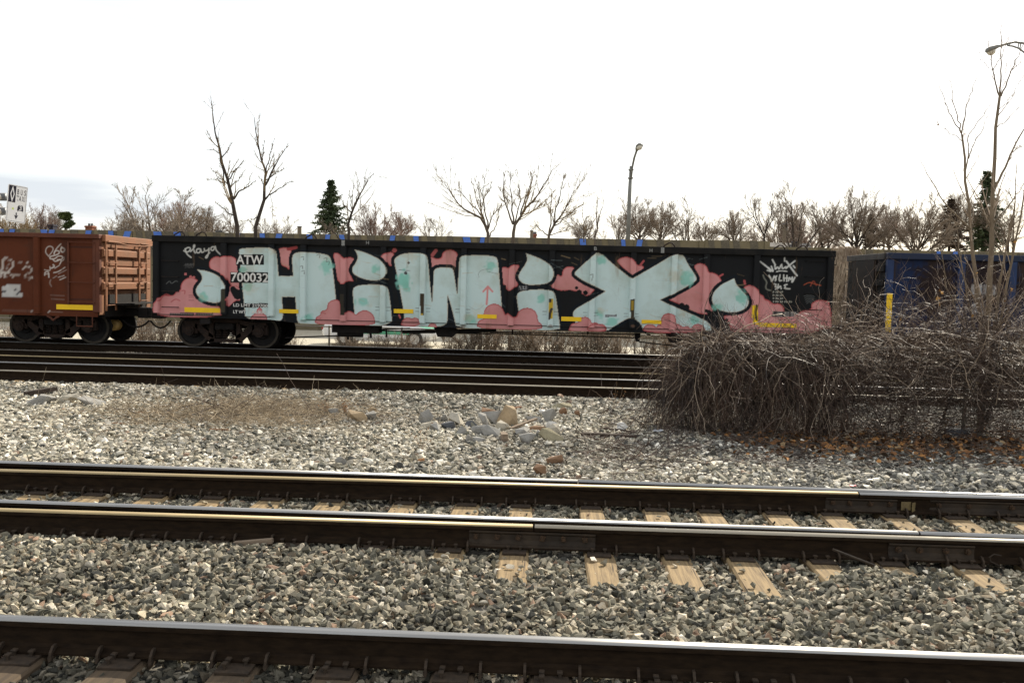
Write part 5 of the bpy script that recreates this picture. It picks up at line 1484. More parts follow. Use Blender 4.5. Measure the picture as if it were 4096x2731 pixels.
def traced(name, Y, base_uv, limbs, off, label, bark, twig, ground, seed, tw=(5, 4), lf=0.22, group=None, cat='tree', rmin=0.006, k=10, up=0.1, wob=0.10):
    rng = np.random.default_rng(seed)
    b = P(*base_uv, Y=Y)
    o = thing(name, (b.x, Y, ground), label, cat, group)
    PP, RR = [], []
    for i, (pts, r0, r1) in enumerate(limbs):
        dy = 0.0 if i == 0 else rng.uniform(-0.9, 0.9) * (0.5 if Y < 20 else 1.0)
        p = limb_path(pts, Y, off, 0.0, dy, k)
        p[1:-1] += rng.normal(0, 0.008, (k - 2, 3)) * (Y / 14.0)
        if i == 0:
            p[0] = (b.x, Y, ground)
        PP.append(p); RR.append(np.linspace(r0, r1, k) * (0.78 if Y > 20 else 1.0))
    PP, RR = np.array(PP), np.array(RR)
    O = np.array(o.location)
    v, q = strands(PP - O, RR, 7)
    link('trunk', fast_mesh('trunk', v, q), M[bark], o, smooth=True)
    b1, r1 = grow(rng, PP - O, RR, tw[0], 0.25, 1.0, 0.6, 0.2, lf, 0.45, up, wob, 5, 0.4, rmin)
    parts = [strands(b1, r1)]
    if tw[1]:
        b2, r2 = grow(rng, b1, r1, tw[1], 0.2, 1.0, 0.6, 0.25, 0.45, 0.6, up, wob * 1.3, 4, 0.5, rmin * 0.8)
        parts.append(strands(b2, r2))
    v, q = join(*parts)
    link('crown', fast_mesh('crown', v, q), M[twig], o)
    return o
Z = (700, 380, 2.352)
YT = 33.0
traced('young_tree', YT, (967, 960), [
    ([(640, 1364), (620, 1310), (560, 1180), (545, 1130), (555, 1000), (495, 820), (465, 680), (430, 580), (405, 480), (375, 330), (360, 220), (345, 60)], 0.11, 0.012),
    ([(555, 980), (595, 920), (640, 890), (700, 850), (765, 808)], 0.045, 0.008), ([(490, 820), (530, 770), (560, 720), (600, 670), (655, 610)], 0.035, 0.007), ([(440, 590), (480, 550), (505, 500), (545, 443)], 0.03, 0.007),
    ([(545, 1130), (480, 1090), (410, 1030), (380, 1010)], 0.03, 0.007), ([(460, 810), (400, 760), (340, 690)], 0.02, 0.006), ([(430, 560), (370, 520), (300, 515)], 0.02, 0.006), ([(415, 500), (350, 440), (320, 370), (290, 330)], 0.02, 0.006),
    ([(470, 850), (455, 700), (430, 600), (400, 430), (415, 330)], 0.035, 0.008), ([(450, 830), (390, 795), (300, 800)], 0.018, 0.006), ([(520, 860), (600, 800), (660, 710)], 0.025, 0.006), ([(640, 890), (690, 840), (720, 740)], 0.018, 0.006)],
    Z, 'tall young tree leaning left with vines on it, left of a pair', 'bark_dark', 'twig_tan', -0.94, 21, (16, 5), 0.13, 'pair of tall leaning trees', rmin=0.007)
traced('young_tree', YT, (1023, 960), [
    ([(755, 1364), (762, 1290), (775, 1180), (830, 1010), (845, 850), (850, 760), (820, 620), (790, 470), (765, 340), (745, 210)], 0.10, 0.012),
    ([(830, 1000), (870, 965), (920, 930), (1000, 870), (1050, 835), (1115, 818)], 0.04, 0.008), ([(850, 850), (885, 780), (920, 690), (990, 580), (1060, 460)], 0.05, 0.008), ([(850, 750), (880, 600), (910, 500), (938, 415)], 0.03, 0.007),
    ([(880, 790), (960, 730), (1060, 685)], 0.022, 0.006), ([(845, 850), (810, 800), (780, 770)], 0.02, 0.006), ([(930, 690), (930, 640), (932, 575)], 0.018, 0.006), ([(820, 620), (830, 560), (845, 440)], 0.02, 0.006), ([(800, 540), (770, 460), (750, 400)], 0.018, 0.006), ([(770, 1150), (700, 1190), (600, 1185)], 0.022, 0.006), ([(900, 930), (920, 1050), (925, 1180)], 0.012, 0.006)],
    Z, 'tall forked young tree, right of the leaning pair', 'bark_dark', 'twig_tan', -0.94, 22, (16, 5), 0.13, 'pair of tall leaning trees', rmin=0.007)
traced('young_tree', YT, (1393, 960), [
    ([(1630, 1364), (1635, 1250), (1655, 1100), (1700, 1020), (1750, 920), (1790, 850), (1830, 770), (1880, 735)], 0.075, 0.008), ([(1655, 1100), (1590, 1040), (1560, 970)], 0.03, 0.006), ([(1665, 1080), (1655, 980), (1640, 900)], 0.025, 0.006), ([(1700, 1020), (1720, 930), (1725, 860)], 0.025, 0.006), ([(1790, 850), (1785, 770)], 0.015, 0.006), ([(1560, 1364), (1480, 1280), (1400, 1210), (1340, 1150)], 0.035, 0.006)],
    Z, 'thin forked tree leaning right beside the spruce', 'bark_dark', 'twig', -0.94, 23, (13, 5), 0.2, rmin=0.007)
Z = (1700, 560, 1.809)
YT = 34.0
traced('bushy_tree', YT, (1958, 975), [
    ([(470, 740), (460, 690), (450, 640), (420, 580), (350, 540), (280, 500), (215, 420), (135, 300)], 0.08, 0.007), ([(455, 650), (420, 560), (300, 420), (240, 350)], 0.045, 0.006), ([(450, 640), (410, 520), (400, 420), (365, 290)], 0.045, 0.006), ([(455, 640), (430, 480), (415, 400), (435, 250)], 0.04, 0.006), ([(455, 650), (480, 560), (520, 500), (570, 470)], 0.035, 0.006), ([(470, 700), (520, 600), (545, 480)], 0.03, 0.006), ([(430, 420), (460, 360), (485, 310)], 0.02, 0.006)],
    Z, 'spreading bushy tree before the wall, left of three', 'bark', 'twig_tan', -0.94, 31, (16, 7), 0.26, 'three bushy trees before the wall', rmin=0.007)
traced('bushy_tree', YT, (2047, 975), [
    ([(625, 740), (635, 690), (640, 620), (690, 540), (760, 460), (830, 380), (885, 290), (920, 215)], 0.085, 0.007), ([(635, 610), (590, 500), (570, 400), (562, 200)], 0.045, 0.006), ([(640, 610), (630, 480), (620, 350), (615, 190)], 0.045, 0.006), ([(650, 600), (690, 450), (680, 350), (672, 230)], 0.035, 0.006), ([(690, 540), (730, 420), (760, 320), (795, 210)], 0.04, 0.006), ([(760, 460), (800, 440), (860, 470)], 0.02, 0.006), ([(610, 470), (560, 380), (540, 350)], 0.02, 0.006)],
    Z, 'tallest upright bushy tree before the wall, middle of three', 'bark', 'twig_tan', -0.94, 32, (16, 7), 0.24, 'three bushy trees before the wall', rmin=0.007)
traced('bushy_tree', YT, (2192, 975), [
    ([(880, 740), (890, 700), (940, 610), (1000, 520), (1040, 450), (1070, 370), (1100, 350)], 0.07, 0.007), ([(895, 690), (910, 560), (915, 450), (910, 350)], 0.04, 0.006), ([(930, 620), (950, 480), (985, 370), (1005, 240)], 0.04, 0.006), ([(940, 620), (1020, 560), (1110, 490)], 0.03, 0.006), ([(900, 690), (1000, 660), (1130, 620)], 0.025, 0.006), ([(890, 690), (800, 620), (740, 680)], 0.03, 0.006), ([(940, 610), (900, 500), (870, 440)], 0.025, 0.006)],
    Z, 'low spreading bushy tree before the wall, right of three', 'bark', 'twig_tan', -0.94, 33, (16, 7), 0.26, 'three bushy trees before the wall', rmin=0.007)
traced('bushy_tree', YT, (2375, 975), [([(1220, 740), (1245, 650), (1260, 560), (1280, 500), (1300, 410)], 0.04, 0.006), ([(1245, 640), (1240, 520), (1245, 440)], 0.025, 0.006), ([(1150, 740), (1150, 620), (1145, 500), (1120, 470)], 0.03, 0.006), ([(1150, 680), (1190, 640), (1215, 640)], 0.02, 0.006)],
    Z, 'small upright bush before the wall left of the central lamp', 'bark', 'twig_tan', -0.94, 34, (7, 4), 0.3, rmin=0.006)

# ------------------------------------------------------------------ concrete wall behind the road
M['wall'] = mat('wall_concrete', (0.135, 0.112, 0.066), (0.175, 0.146, 0.09), 1.5, 0.9, 0.0, 0.006, 22)
M['wall_rough'] = mat('wall_rough', (0.085, 0.074, 0.054), (0.13, 0.112, 0.082), 14, 0.95, 0.0, 0.02, 30)
M['wall_blue'] = mat('wall_blue_paint', (0.055, 0.135, 0.46), (0.08, 0.17, 0.50), 5, 0.7)
def wall():
    z0, z1 = P(0, 914, Y=YWALL).z, P(3069, 966, Y=YWALL).z
    x0, x1 = P(0, 914, Y=YWALL).x, P(3069, 966, Y=YWALL).x
    zs2 = P(3350, 994, Y=YWALL).z
    root = thing('noise_wall', ((x0 + x1) / 2, YWALL, -0.94), 'long concrete noise wall with blue painted stripes behind the train', 'wall')
    def zt(x): return z0 + (z1 - z0) * (x - x0) / (x1 - x0)
    w = 3.25
    xe = x1
    rr = random.Random(2)
    x = xe
    while x > x0 - 9:
        top = zt(x - w / 2) + rr.uniform(-0.02, 0.02)
        MB().box(x - w + 0.14, x - 0.14, YWALL, YWALL + 0.2, -0.94, top).build('panel', M['wall'], root, bevel=0.012)
        MB().box(x - 0.135, x + 0.135, YWALL - 0.05, YWALL + 0.25, -0.94, top + 0.0).build('post', M['wall'], root, bevel=0.012)
        cx = x - w + 0.3
        while cx < x - 0.55:                       # rough slanting bands cast into the panel
            d = rr.choice((-0.22, 0.22)); bw = rr.uniform(0.28, 0.45)
            MB().prism_xz([(cx, top - 1.3), (cx + bw, top - 1.3), (cx + bw - d, top - 0.012), (cx - d, top - 0.012)] if d > 0 else [(cx - d, top - 1.3), (cx + bw - d, top - 1.3), (cx + bw, top - 0.012), (cx, top - 0.012)], YWALL - 0.022, YWALL - 0.001).build('relief_band', M['wall_rough'], root)
            cx += bw + rr.uniform(0.25, 0.5)
        x -= w
    x = xe
    for i in range(5):
        MB().box(x + 0.14, x + w - 0.14, YWALL, YWALL + 0.2, -0.94, zs2 + rr.uniform(-0.02, 0.02)).build('panel', M['wall'], root, bevel=0.012)
        if i: MB().box(x - 0.135, x + 0.135, YWALL - 0.05, YWALL + 0.25, -0.94, zs2).build('post', M['wall'], root, bevel=0.012)
        for k in range(3):
            cx = x + 0.5 + k * 0.95
            MB().prism_xz([(cx, 0), (cx + 0.4, 0), (cx + 0.55, zs2 - 0.03), (cx + 0.15, zs2 - 0.03)], YWALL - 0.022, YWALL - 0.001).build('relief_band', M['wall_rough'], root)
        x += w
    for a, b, d in ((0, 17, 4), (43, 62, -5), (165, 189, 8), (201, 222, -9), (347, 368, -6), (435, 454, 3), (502, 528, -10), (615, 645, 7), (696, 722, 5), (949, 961, -4), (1040, 1059, 3), (1108, 1131, -8), (1227, 1248, 6), (1304, 1321, -3), (1357, 1376, 6), (1563, 1582, -5), (1654, 1674, 3), (1851, 1879, 8), (1923, 1940, -4), (2318, 2342, 4), (2484, 2500, 4), (2550, 2571, -5), (3748, 3762, 3), (3815, 3832, -4)):
        top = min(zt(P(a, 950, Y=YWALL).x) - 0.03, 99) if a < 3069 else zs2 - 0.03
        xa, xb = P(a, 950, Y=YWALL).x, P(b, 950, Y=YWALL).x
        dx = d / F * YWALL * 2
        MB().prism_xz([(xa + dx, top - 0.75), (xb + dx, top - 0.75), (xb, top), (xa, top)], YWALL - 0.085, YWALL - 0.0255).build('blue_stripe', M['wall_blue'], root)
    # ivy hanging on the wall, seen through the gap between two cars
    rng = np.random.default_rng(8)
    n = 420
    xi = P(3375, 1000, Y=YWALL).x
    S = np.stack([xi + rng.normal(0.1, 0.28, n), YWALL - rng.uniform(0.09, 0.2, n), zs2 + rng.uniform(-0.2, 0.14, n)], -1)
    Wk = walk(rng, S, np.stack([rng.normal(0, .3, n), -0.1 + rng.normal(0, .1, n), -np.ones(n)], -1), rng.uniform(0.6, 3.6, n), 12, 0.16, -0.12)
    Wk[..., 1] = np.clip(Wk[..., 1], YWALL - 0.35, YWALL - 0.06)
    iv = thing('ivy', (xi, YWALL - 0.1, zs2 - 3.0), 'dry brown ivy hanging down the concrete wall in the gap right of the black car', 'ivy')
    v, q = strands(Wk - np.array(iv.location), np.full((n, 12), 0.012))
    link('stems', fast_mesh('stems', v, q), M['vine_light'], iv)
wall()

# ------------------------------------------------------------------ street lamps, sign, poles, houses
M['lamp_metal'] = mat('lamp_metal', (0.17, 0.17, 0.155), (0.22, 0.22, 0.20), 6, 0.55, 0.3)
M['lamp_glass'] = mat('lamp_glass', (0.55, 0.52, 0.44), (0.6, 0.57, 0.5), 6, 0.3)
M['sign_white'] = mat('sign_white', (0.82, 0.82, 0.82), (0.86, 0.86, 0.86), 3, 0.5)
M['sign_black'] = mat('sign_black', (0.018, 0.016, 0.028), (0.026, 0.023, 0.04), 3, 0.5)
M['sign_green'] = mat('sign_green', (0.62, 0.75, 0.10), (0.6, 0.72, 0.12), 3, 0.5)
M['gantry'] = mat('gantry_steel', (0.13, 0.135, 0.145), (0.17, 0.175, 0.18), 4, 0.5, 0.4)
M['brick'] = mat('brick_red', (0.24, 0.085, 0.05), (0.30, 0.12, 0.07), 8, 0.9)
M['roof'] = mat('roof_shingle', (0.10, 0.095, 0.09), (0.15, 0.14, 0.13), 10, 0.9)
M['siding'] = mat('house_siding', (0.42, 0.40, 0.36), (0.48, 0.46, 0.42), 4, 0.8)
M['glass'] = mat('window_glass', (0.03, 0.035, 0.04), (0.05, 0.055, 0.06), 4, 0.1)
M['pole_wood'] = mat('pole_wood', (0.16, 0.13, 0.09), (0.22, 0.18, 0.13), 8, 0.9, stretch=(1, 1, 0.2))

def lamp_head(root, a, b, drop):
    """cobra-head luminaire from neck a to tip b"""
    a, b = Vector(a), Vector(b)
    L = (b - a).length; d = (b - a).normalized()
    mb = MB(); gl = MB()
    n = 14
    secs = [(0.0, 0.05, 0.05), (0.15, 0.09, 0.08), (0.4, 0.15, 0.12), (0.7, 0.19, 0.13), (0.92, 0.16, 0.11), (1.0, 0.07, 0.06)]
    side = d.cross(Vector((0, 0, 1))).normalized(); up = side.cross(d)
    vs, fs = [], []
    for t, w, h in secs:
        c = a + d * (L * t)
        for j in range(n):
            q = 2 * math.pi * j / n
            zz = math.sin(q)
            vs.append(c + side * (w * math.cos(q)) + up * (h * zz * (1.0 if zz > 0 else 0.45)))
    for i in range(len(secs) - 1):
        for j in range(n): fs.append((i * n + j, i * n + (j + 1) % n, (i + 1) * n + (j + 1) % n, (i + 1) * n + j))
    fs += [tuple(range(n - 1, -1, -1)), tuple((len(secs) - 1) * n + j for j in range(n))]
    mb.add(vs, fs)
    hd = mb.build('lamp_head', M['lamp_metal'], root, smooth=True)
    c = a + d * (L * 0.70) - up * 0.045
    vs, fs = [], []
    for k in range(5):
        f = k / 4 * math.pi / 2
        for j in range(n):
            q = 2 * math.pi * j / n
            vs.append(c + d * (L * 0.27 * math.cos(q) * math.cos(f)) + side * (0.155 * math.sin(q) * math.cos(f)) - up * (drop * math.sin(f)))
    for i in range(4):
        for j in range(n): fs.append((i * n + j, (i + 1) * n + j, (i + 1) * n + (j + 1) % n, i * n + (j + 1) % n))
    gl.add(vs, fs)
    gl.build('lens', M['lamp_glass'], hd, smooth=True)

def lamps():
    Y = 50.0
    b = P(2512, 960, Y=Y)
    r = thing('street_lamp', (b.x, Y, -0.94), 'grey street lamp with a short curved arm above the wall at centre', 'street lamp', 'street lamps')
    MB().tube([(b.x, Y, -0.94), P(2518, 781, Y=Y), P(2524, 665, Y=Y)], [0.14, 0.10, 0.075], 10).build('pole', M['lamp_metal'], r, smooth=True)
    MB().tube([P(2524, 715, Y=Y - .1), P(2529, 670, Y=Y - .12), P(2537, 632, Y=Y - .5), P(2548, 599, Y=Y - 1.1)], 0.055, 8).build('arm', M['lamp_metal'], r, smooth=True)
    for v in (680, 713):
        q = P(2524 if v < 700 else 2522, v, Y=Y)
        MB().cbox(q, (0.26, 0.26, 0.06)).build('clamp', M['lamp_metal'], r)
    lamp_head(r, P(2546, 605, Y=Y - 1.1), P(2562, 578, Y=Y - 1.7), 0.14)
    Y = 36.0
    ub = 4300
    b = P(ub, 1100, Y=Y)
    r = thing('street_lamp', (b.x, Y, -0.94), 'street lamp with arched truss arm reaching in at the upper right', 'street lamp', 'street lamps')
    MB().tube([(b.x, Y, -0.94), P(ub + 10, 600, Y=Y), P(ub + 18, 240, Y=Y)], [0.13, 0.10, 0.07], 10).build('pole', M['lamp_metal'], r, smooth=True)
    up = [P(u, v, Y=Y) for u, v in ((3998, 186), (4015, 180), (4031, 175), (4058, 169), (4096, 174), (4150, 186), (4210, 206), (4260, 232), (4312, 268))]
    lo = [P(u, v, Y=Y) for u, v in ((4030, 183), (4049, 185), (4074, 194), (4096, 210), (4140, 245), (4200, 300), (4308, 420))]
    MB().tube(up, 0.042, 8).build('arm', M['lamp_metal'], r, smooth=True)
    MB().tube(lo, 0.034, 8).build('arm_brace', M['lamp_metal'], r, smooth=True)
    for a, c in (((4031, 175), (4030, 183)), ((4040, 173), (4039, 184)), ((4076, 171), (4072, 194)), ((4083, 172), (4080, 197)), ((4150, 186), (4150, 252))):
        MB().tube([P(*a, Y=Y), P(*c, Y=Y)], 0.022, 6).build('arm_strut', M['lamp_metal'], r)
    lamp_head(r, P(4006, 183, Y=Y), P(3944, 208, Y=Y), 0.16)
lamps()

def bus_sign():
    Y = 36.0
    TL, BL = P(35, 735, Y=Y), P(23, 884, Y=Y)
    TR = P(112, 750, Y=Y + 0.75)
    ex, ez = TR - TL, TL - BL
    nrm = ex.cross(ez).normalized()
    if nrm.y > 0: nrm = -nrm
    root = thing('road_sign', BL, 'white and black BUS TAXI lane sign with diamond and down arrow', 'sign')
    def pt(s, t, d=0.0): return BL + ex * s + ez * t + nrm * d
    def plate(name, pts, d0, d1, m):
        mb = MB(); n = len(pts)
        vs = [pt(s, t, d1) for s, t in pts] + [pt(s, t, d0) for s, t in pts]
        fs = [tuple(range(n)), tuple(range(2 * n - 1, n - 1, -1))] + [(i, i + n, (i + 1) % n + n, (i + 1) % n) for i in range(n)]
        return mb.add(vs, fs).build(name, M[m], root)
    def rect(a, b, c, d): return [(a, b), (c, b), (c, d), (a, d)]
    c = 0.03
    plate('panel', [(c, 0), (1 - c, 0), (1, c), (1, 1 - c), (1 - c, 1), (c, 1), (0, 1 - c), (0, c)], -0.03, 0.0, 'sign_white')
    for r_ in (rect(.035, .022, .965, .03), rect(.035, .97, .965, .978), rect(.03, .03, .042, .97), rect(.958, .03, .97, .97)):
        plate('border', r_, 0.0005, 0.003, 'sign_black')
    plate('black_field', rect(.042, .53, .40, .968), 0.0005, 0.004, 'sign_black')
    for a, b, m, d in ((.235, .17, 'sign_white', .0045), (.125, .10, 'sign_black', .008)):
        plate('diamond', [(.225, .75 - a * 0.93), (.225 + a * .48, .75), (.225, .75 + a * 0.93), (.225 - a * .48, .75)], d, d + 0.003, m)
    def text(s0, t0, s1, t1, txt, m='sign_black', d=0.004, name='lettering'):
        me = glyphs(txt, 0.008)
        co = np.array([v.co[:] for v in me.vertices]); lo, hi = co.min(0), co.max(0)
        out = []
        for x, y, z in co:
            q = pt(s0 + (x - lo[0]) / (hi[0] - lo[0]) * (s1 - s0), t0 + (y - lo[1]) / (hi[1] - lo[1]) * (t1 - t0), d) - BL
            out += q[:]
        me.vertices.foreach_set('co', np.array(out, np.float32)); me.update()
        link(name, me, M[m], root)
    for ch, s in (('B', .47), ('U', .65), ('S', .83)): text(s, .755, s + .095, .90, ch)
    for ch, s in (('T', .46), ('A', .58), ('X', .73), ('I', .88)): text(s, .585, s + (.115 if ch != 'I' else .02), .725, ch)
    plate('bus_symbol', [(.53, .33), (.85, .33), (.83, .43), (.79, .475), (.60, .475), (.55, .43)], 0.0005, 0.004, 'sign_black')
    plate('bus_symbol', rect(.56, .30, .585, .33), 0.0005, 0.004, 'sign_black'); plate('bus_symbol', rect(.79, .30, .815, .33), 0.0005, 0.004, 'sign_black')
    text(.625, .345, .755, .465, '3', 'sign_white', 0.006)
    plate('arrow', [(.50, .085), (.61, .205), (.528, .178), (.528, .265), (.472, .265), (.472, .178), (.39, .205)], 0.0005, 0.004, 'sign_black')
    plate('green_mark', [(.25, .335), (.37, .335), (.33, .36), (.37, .385), (.25, .385), (.29, .36)], 0.0005, 0.004, 'sign_green')
    g = thing('sign_gantry', (P(-260, 1000, Y=Y + 0.3).x, Y + 0.3, -0.94), 'dark grey tubular gantry arms holding the BUS TAXI sign at the left edge', 'gantry')
    xb = g.location.x
    for v in (788, 845):
        a = P(24, v, Y=Y + 0.22); q = P(-330, v - 8, Y=Y + 0.3)
        MB().cyl((q.x, q.y, q.z), a, 0.155, 14).build('arm', M['gantry'], g, smooth=True)
        MB().cyl((P(0, v, Y=Y + .1).x - 0.02, Y - 0.02, P(0, v, Y=Y).z), (P(0, v, Y=Y + .1).x - 0.02, Y + 0.3, P(0, v, Y=Y).z), 0.10, 12).build('flange', M['lamp_glass'], g)
    MB().tube([(xb, Y + 0.3, -0.94), (xb, Y + 0.3, P(-200, 760, Y=Y).z)], [0.2, 0.17], 14).build('post', M['gantry'], g, smooth=True)
bus_sign()

def poles():
    for u, vt, Y, r_, lb in ((1197, 908, 62, 0.14, 'short wooden utility pole left of the spruce'), (1258, 925, 64, 0.09, 'stub of a dark pole just left of the spruce'), (571, 884, 60, 0.07, 'thin pale pole before the large round tree'), (3134, 898, 58, 0.11, 'grey utility pole in the row of trees at right'), (2125, 925, 56, 0.09, 'thin dark vent pipe between the bushy trees')):
        b = P(u, 1000, Y=Y); z = P(u, vt, Y=Y).z
        o = thing('utility_pole', (b.x, Y, -0.94), lb, 'pole')
        MB().tube([(b.x, Y, -0.94), (b.x, Y, z)], [r_ * 1.2, r_], 8).build('post', M['pole_wood'], o)
        MB().cyl((b.x, Y, z), (b.x, Y, z + 0.05), r_ * 1.25, 8).build('cap', M['gantry'], o)
poles()

def house(u, Y, ridge, w, label, chim=None, vent=None):
    c = P(u, 1000, Y=Y)
    o = thing('house', (c.x, Y, -0.94), label, 'house')
    e = ridge - 1.5
    MB().box(c.x - w / 2, c.x + w / 2, Y, Y + 8, -0.94, e).build('wall', M['siding'], o)
    rf = MB().prism_yz([(Y - 0.4, e + 0.004), (Y + 8.4, e + 0.004), (Y + 4, ridge)], c.x - w / 2 - 0.4, c.x + w / 2 + 0.4).build('roof', M['roof'], o)
    for k in (-0.3, 0.05, 0.33):
        wn_ = MB().box(c.x + k * w - 0.5, c.x + k * w + 0.5, Y - 0.05, Y - 0.003, 0.1, 1.3).build('window', M['siding'], o)
        MB().box(c.x + k * w - 0.42, c.x + k * w + 0.42, Y - 0.06, Y - 0.0505, 0.18, 1.22).build('pane', M['glass'], wn_)
    if chim:
        for (u0, u1, vt, m, nm) in chim:
            a, b = P(u0, vt, Y=Y + 3.5), P(u1, vt, Y=Y + 3.5)
            ch = MB().box(a.x, b.x, Y + 3.3, Y + 3.8, ridge - 0.6, a.z)
            ch.box(a.x - 0.04, b.x + 0.04, Y + 3.26, Y + 3.84, a.z - 0.10, a.z - 0.02)
            ch.build(nm, M[m], rf)
            if m == 'brick':
                for k in (0.3, 0.7):
                    x = a.x + (b.x - a.x) * k
                    MB().cyl((x, Y + 3.55, a.z), (x, Y + 3.55, a.z + 0.14), 0.07, 8).build('chimney_pot', M['gantry'], rf)
def rz(u, v, Y): return P(u, v, Y=Y).z
house(330, 52, rz(330, 922, 56), 8, 'house with a brick chimney top showing over the wall at left', [(347, 374, 903, 'brick', 'chimney'), (200, 219, 898, 'sign_black', 'roof_vent')])
house(905, 52, rz(905, 932, 56), 6, 'house with a dark chimney top behind the leaning trees', [(868, 892, 921, 'roof', 'chimney')])
house(2190, 54, rz(2190, 958, 58), 7, 'house whose small chimney shows between the bushy trees', [(2132, 2146, 936, 'brick', 'chimney')])
house(3160, 50, rz(3160, 972, 54), 3.2, 'house with pale grey roof peak and black vent over the wall at right', [(3172, 3189, 964, 'sign_black', 'roof_vent')])

# ------------------------------------------------------------------ far chain-link fence, brush and taxi behind the train
M['fence'] = mat('fence_steel', (0.20, 0.185, 0.16), (0.28, 0.26, 0.22), 6, 0.6, 0.5)
def fence(name, xs, Y, zb, zt, label, pitch=0.065, wr=0.0018, xl=None, xr=None, cap=False, mesh_top=None):
    o = thing(name, (sum(xs) / len(xs), Y, zb), label, 'fence')
    for x in xs:
        p = MB().cyl((x, Y, zb - 0.05), (x, Y, zt + 0.03), 0.032, 8)
        if cap:
            p.tube([(x, Y, zt + 0.03), (x, Y, zt + 0.05), (x, Y, zt + 0.085), (x, Y, zt + 0.10)], [0.05, 0.052, 0.035, 0.008], 10)
        p.build('post', M['fence'], o, smooth=True)
    xl = min(xs) if xl is None else xl; xr = max(xs) if xr is None else xr
    MB().cyl((xl, Y - 0.034, zt), (xr, Y - 0.034, zt), 0.02, 8).build('top_rail', M['fence'], o, smooth=True)
    h = zt - zb - 0.05
    n = int((xr - xl + h) / pitch)
    x = xl - h + np.arange(n) * pitch
    S = []
    for sgn in (1, -1):
        a = np.stack([x, np.full(n, Y + 0.002 * sgn), np.full(n, zb + 0.03)], -1); b = a + np.array([h, 0, h])
        if sgn < 0:
            a, b = a + np.array([h, 0, 0]), b - np.array([h, 0, 0])
        S.append(np.stack([a, b], 1))
    S = np.concatenate(S)
    # clip to the run
    for k in range(len(S)):
        a, b = S[k, 0].copy(), S[k, 1].copy()
        for lim, sg in ((xl, 1), (xr, -1)):
            for p, q in ((0, 1), (1, 0)):
                if (S[k, p, 0] - lim) * sg < 0 and (S[k, q, 0] - lim) * sg > 0:
                    t = (lim - S[k, p, 0]) / (S[k, q, 0] - S[k, p, 0])
                    S[k, p] = S[k, p] + (S[k, q] - S[k, p]) * t
    keep = (S[:, :, 0].min(1) >= xl - 1e-3) & (S[:, :, 0].max(1) <= xr + 1e-3)
    S = S[keep]
    v, q = strands(S - np.array(o.location), np.full((len(S), 2), wr))
    tag(link('wire_mesh', fast_mesh('wire_mesh', v, q), M['fence'], o), kind='stuff')
    return o
YF = 28.7
fx = [P(u, 1350, Y=YF).x for u in (-40, 330, 700, 1003, 1317, 1607, 1925, 2230, 2540, 2850, 3160, 3480, 3800, 4120)]
fence('chain_link_fence', fx, YF, -0.72, P(1925, 1322, Y=YF).z, 'low chain-link fence with thin posts behind the train')

def far_brush():
    spec = [(25, 1285, 90), (130, 1310, 80), (560, 1250, 80), (640, 1240, 70), (715, 1290, 80), (905, 1330, 80), (1165, 1335, 55), (1400, 1340, 60), (1450, 1345, 60), (1540, 1318, 80), (1630, 1335, 60), (1690, 1340, 60), (1820, 1300, 70),
            (1900, 1290, 80), (1985, 1280, 80), (2070, 1282, 80), (2150, 1290, 80), (2235, 1280, 80), (2320, 1285, 80), (2400, 1288, 80), (2480, 1305, 75), (2600, 1315, 70), (2700, 1300, 85), (2790, 1290, 85), (2900, 1285, 90), (3080, 1270, 100), (3360, 1215, 75), (3420, 1200, 60)]
    for i, (u, vt, half) in enumerate(spec):
        Y = 28.1 + 1.1 * ((i * 37) % 10) / 10
        g = -0.46 - 0.47 * (Y - 27.6) / 2.0
        tree('shrub', 'brush', i % 3, u, vt, half, Y, 'tangled leafless shrub behind the train, %s from the left' % ORD[i], 'shrub', 'leafless shrubs along the far fence', 'bark', 'twig' if i % 2 else 'vine_light', g, i * 1.3)
    # dry grass fringe
    rng = np.random.default_rng(77)
    n = 5200
    S = np.stack([rng.uniform(-17, 17, n), rng.uniform(27.2, 29.4, n), np.zeros(n)], -1)
    S[:, 2] = -0.44 - 0.24 * (S[:, 1] - 27.3)
    D = np.stack([rng.normal(0, .7, n), rng.normal(0, .5, n), np.ones(n)], -1)
    Wk = walk(rng, S, D, rng.uniform(0.12, 0.42, n), 4, 0.2, -0.1)
    v, q = strands(Wk, np.linspace(0.006, 0.002, 4)[None].repeat(n, 0))
    tag(link('dry_grass', fast_mesh('dry_grass', v, q), M['straw']), 'dry straw-coloured grass along the far fence', 'grass', kind='stuff')
M['straw'] = mat('straw', (0.36, 0.28, 0.16), (0.46, 0.38, 0.24), 2, 0.9)
far_brush()

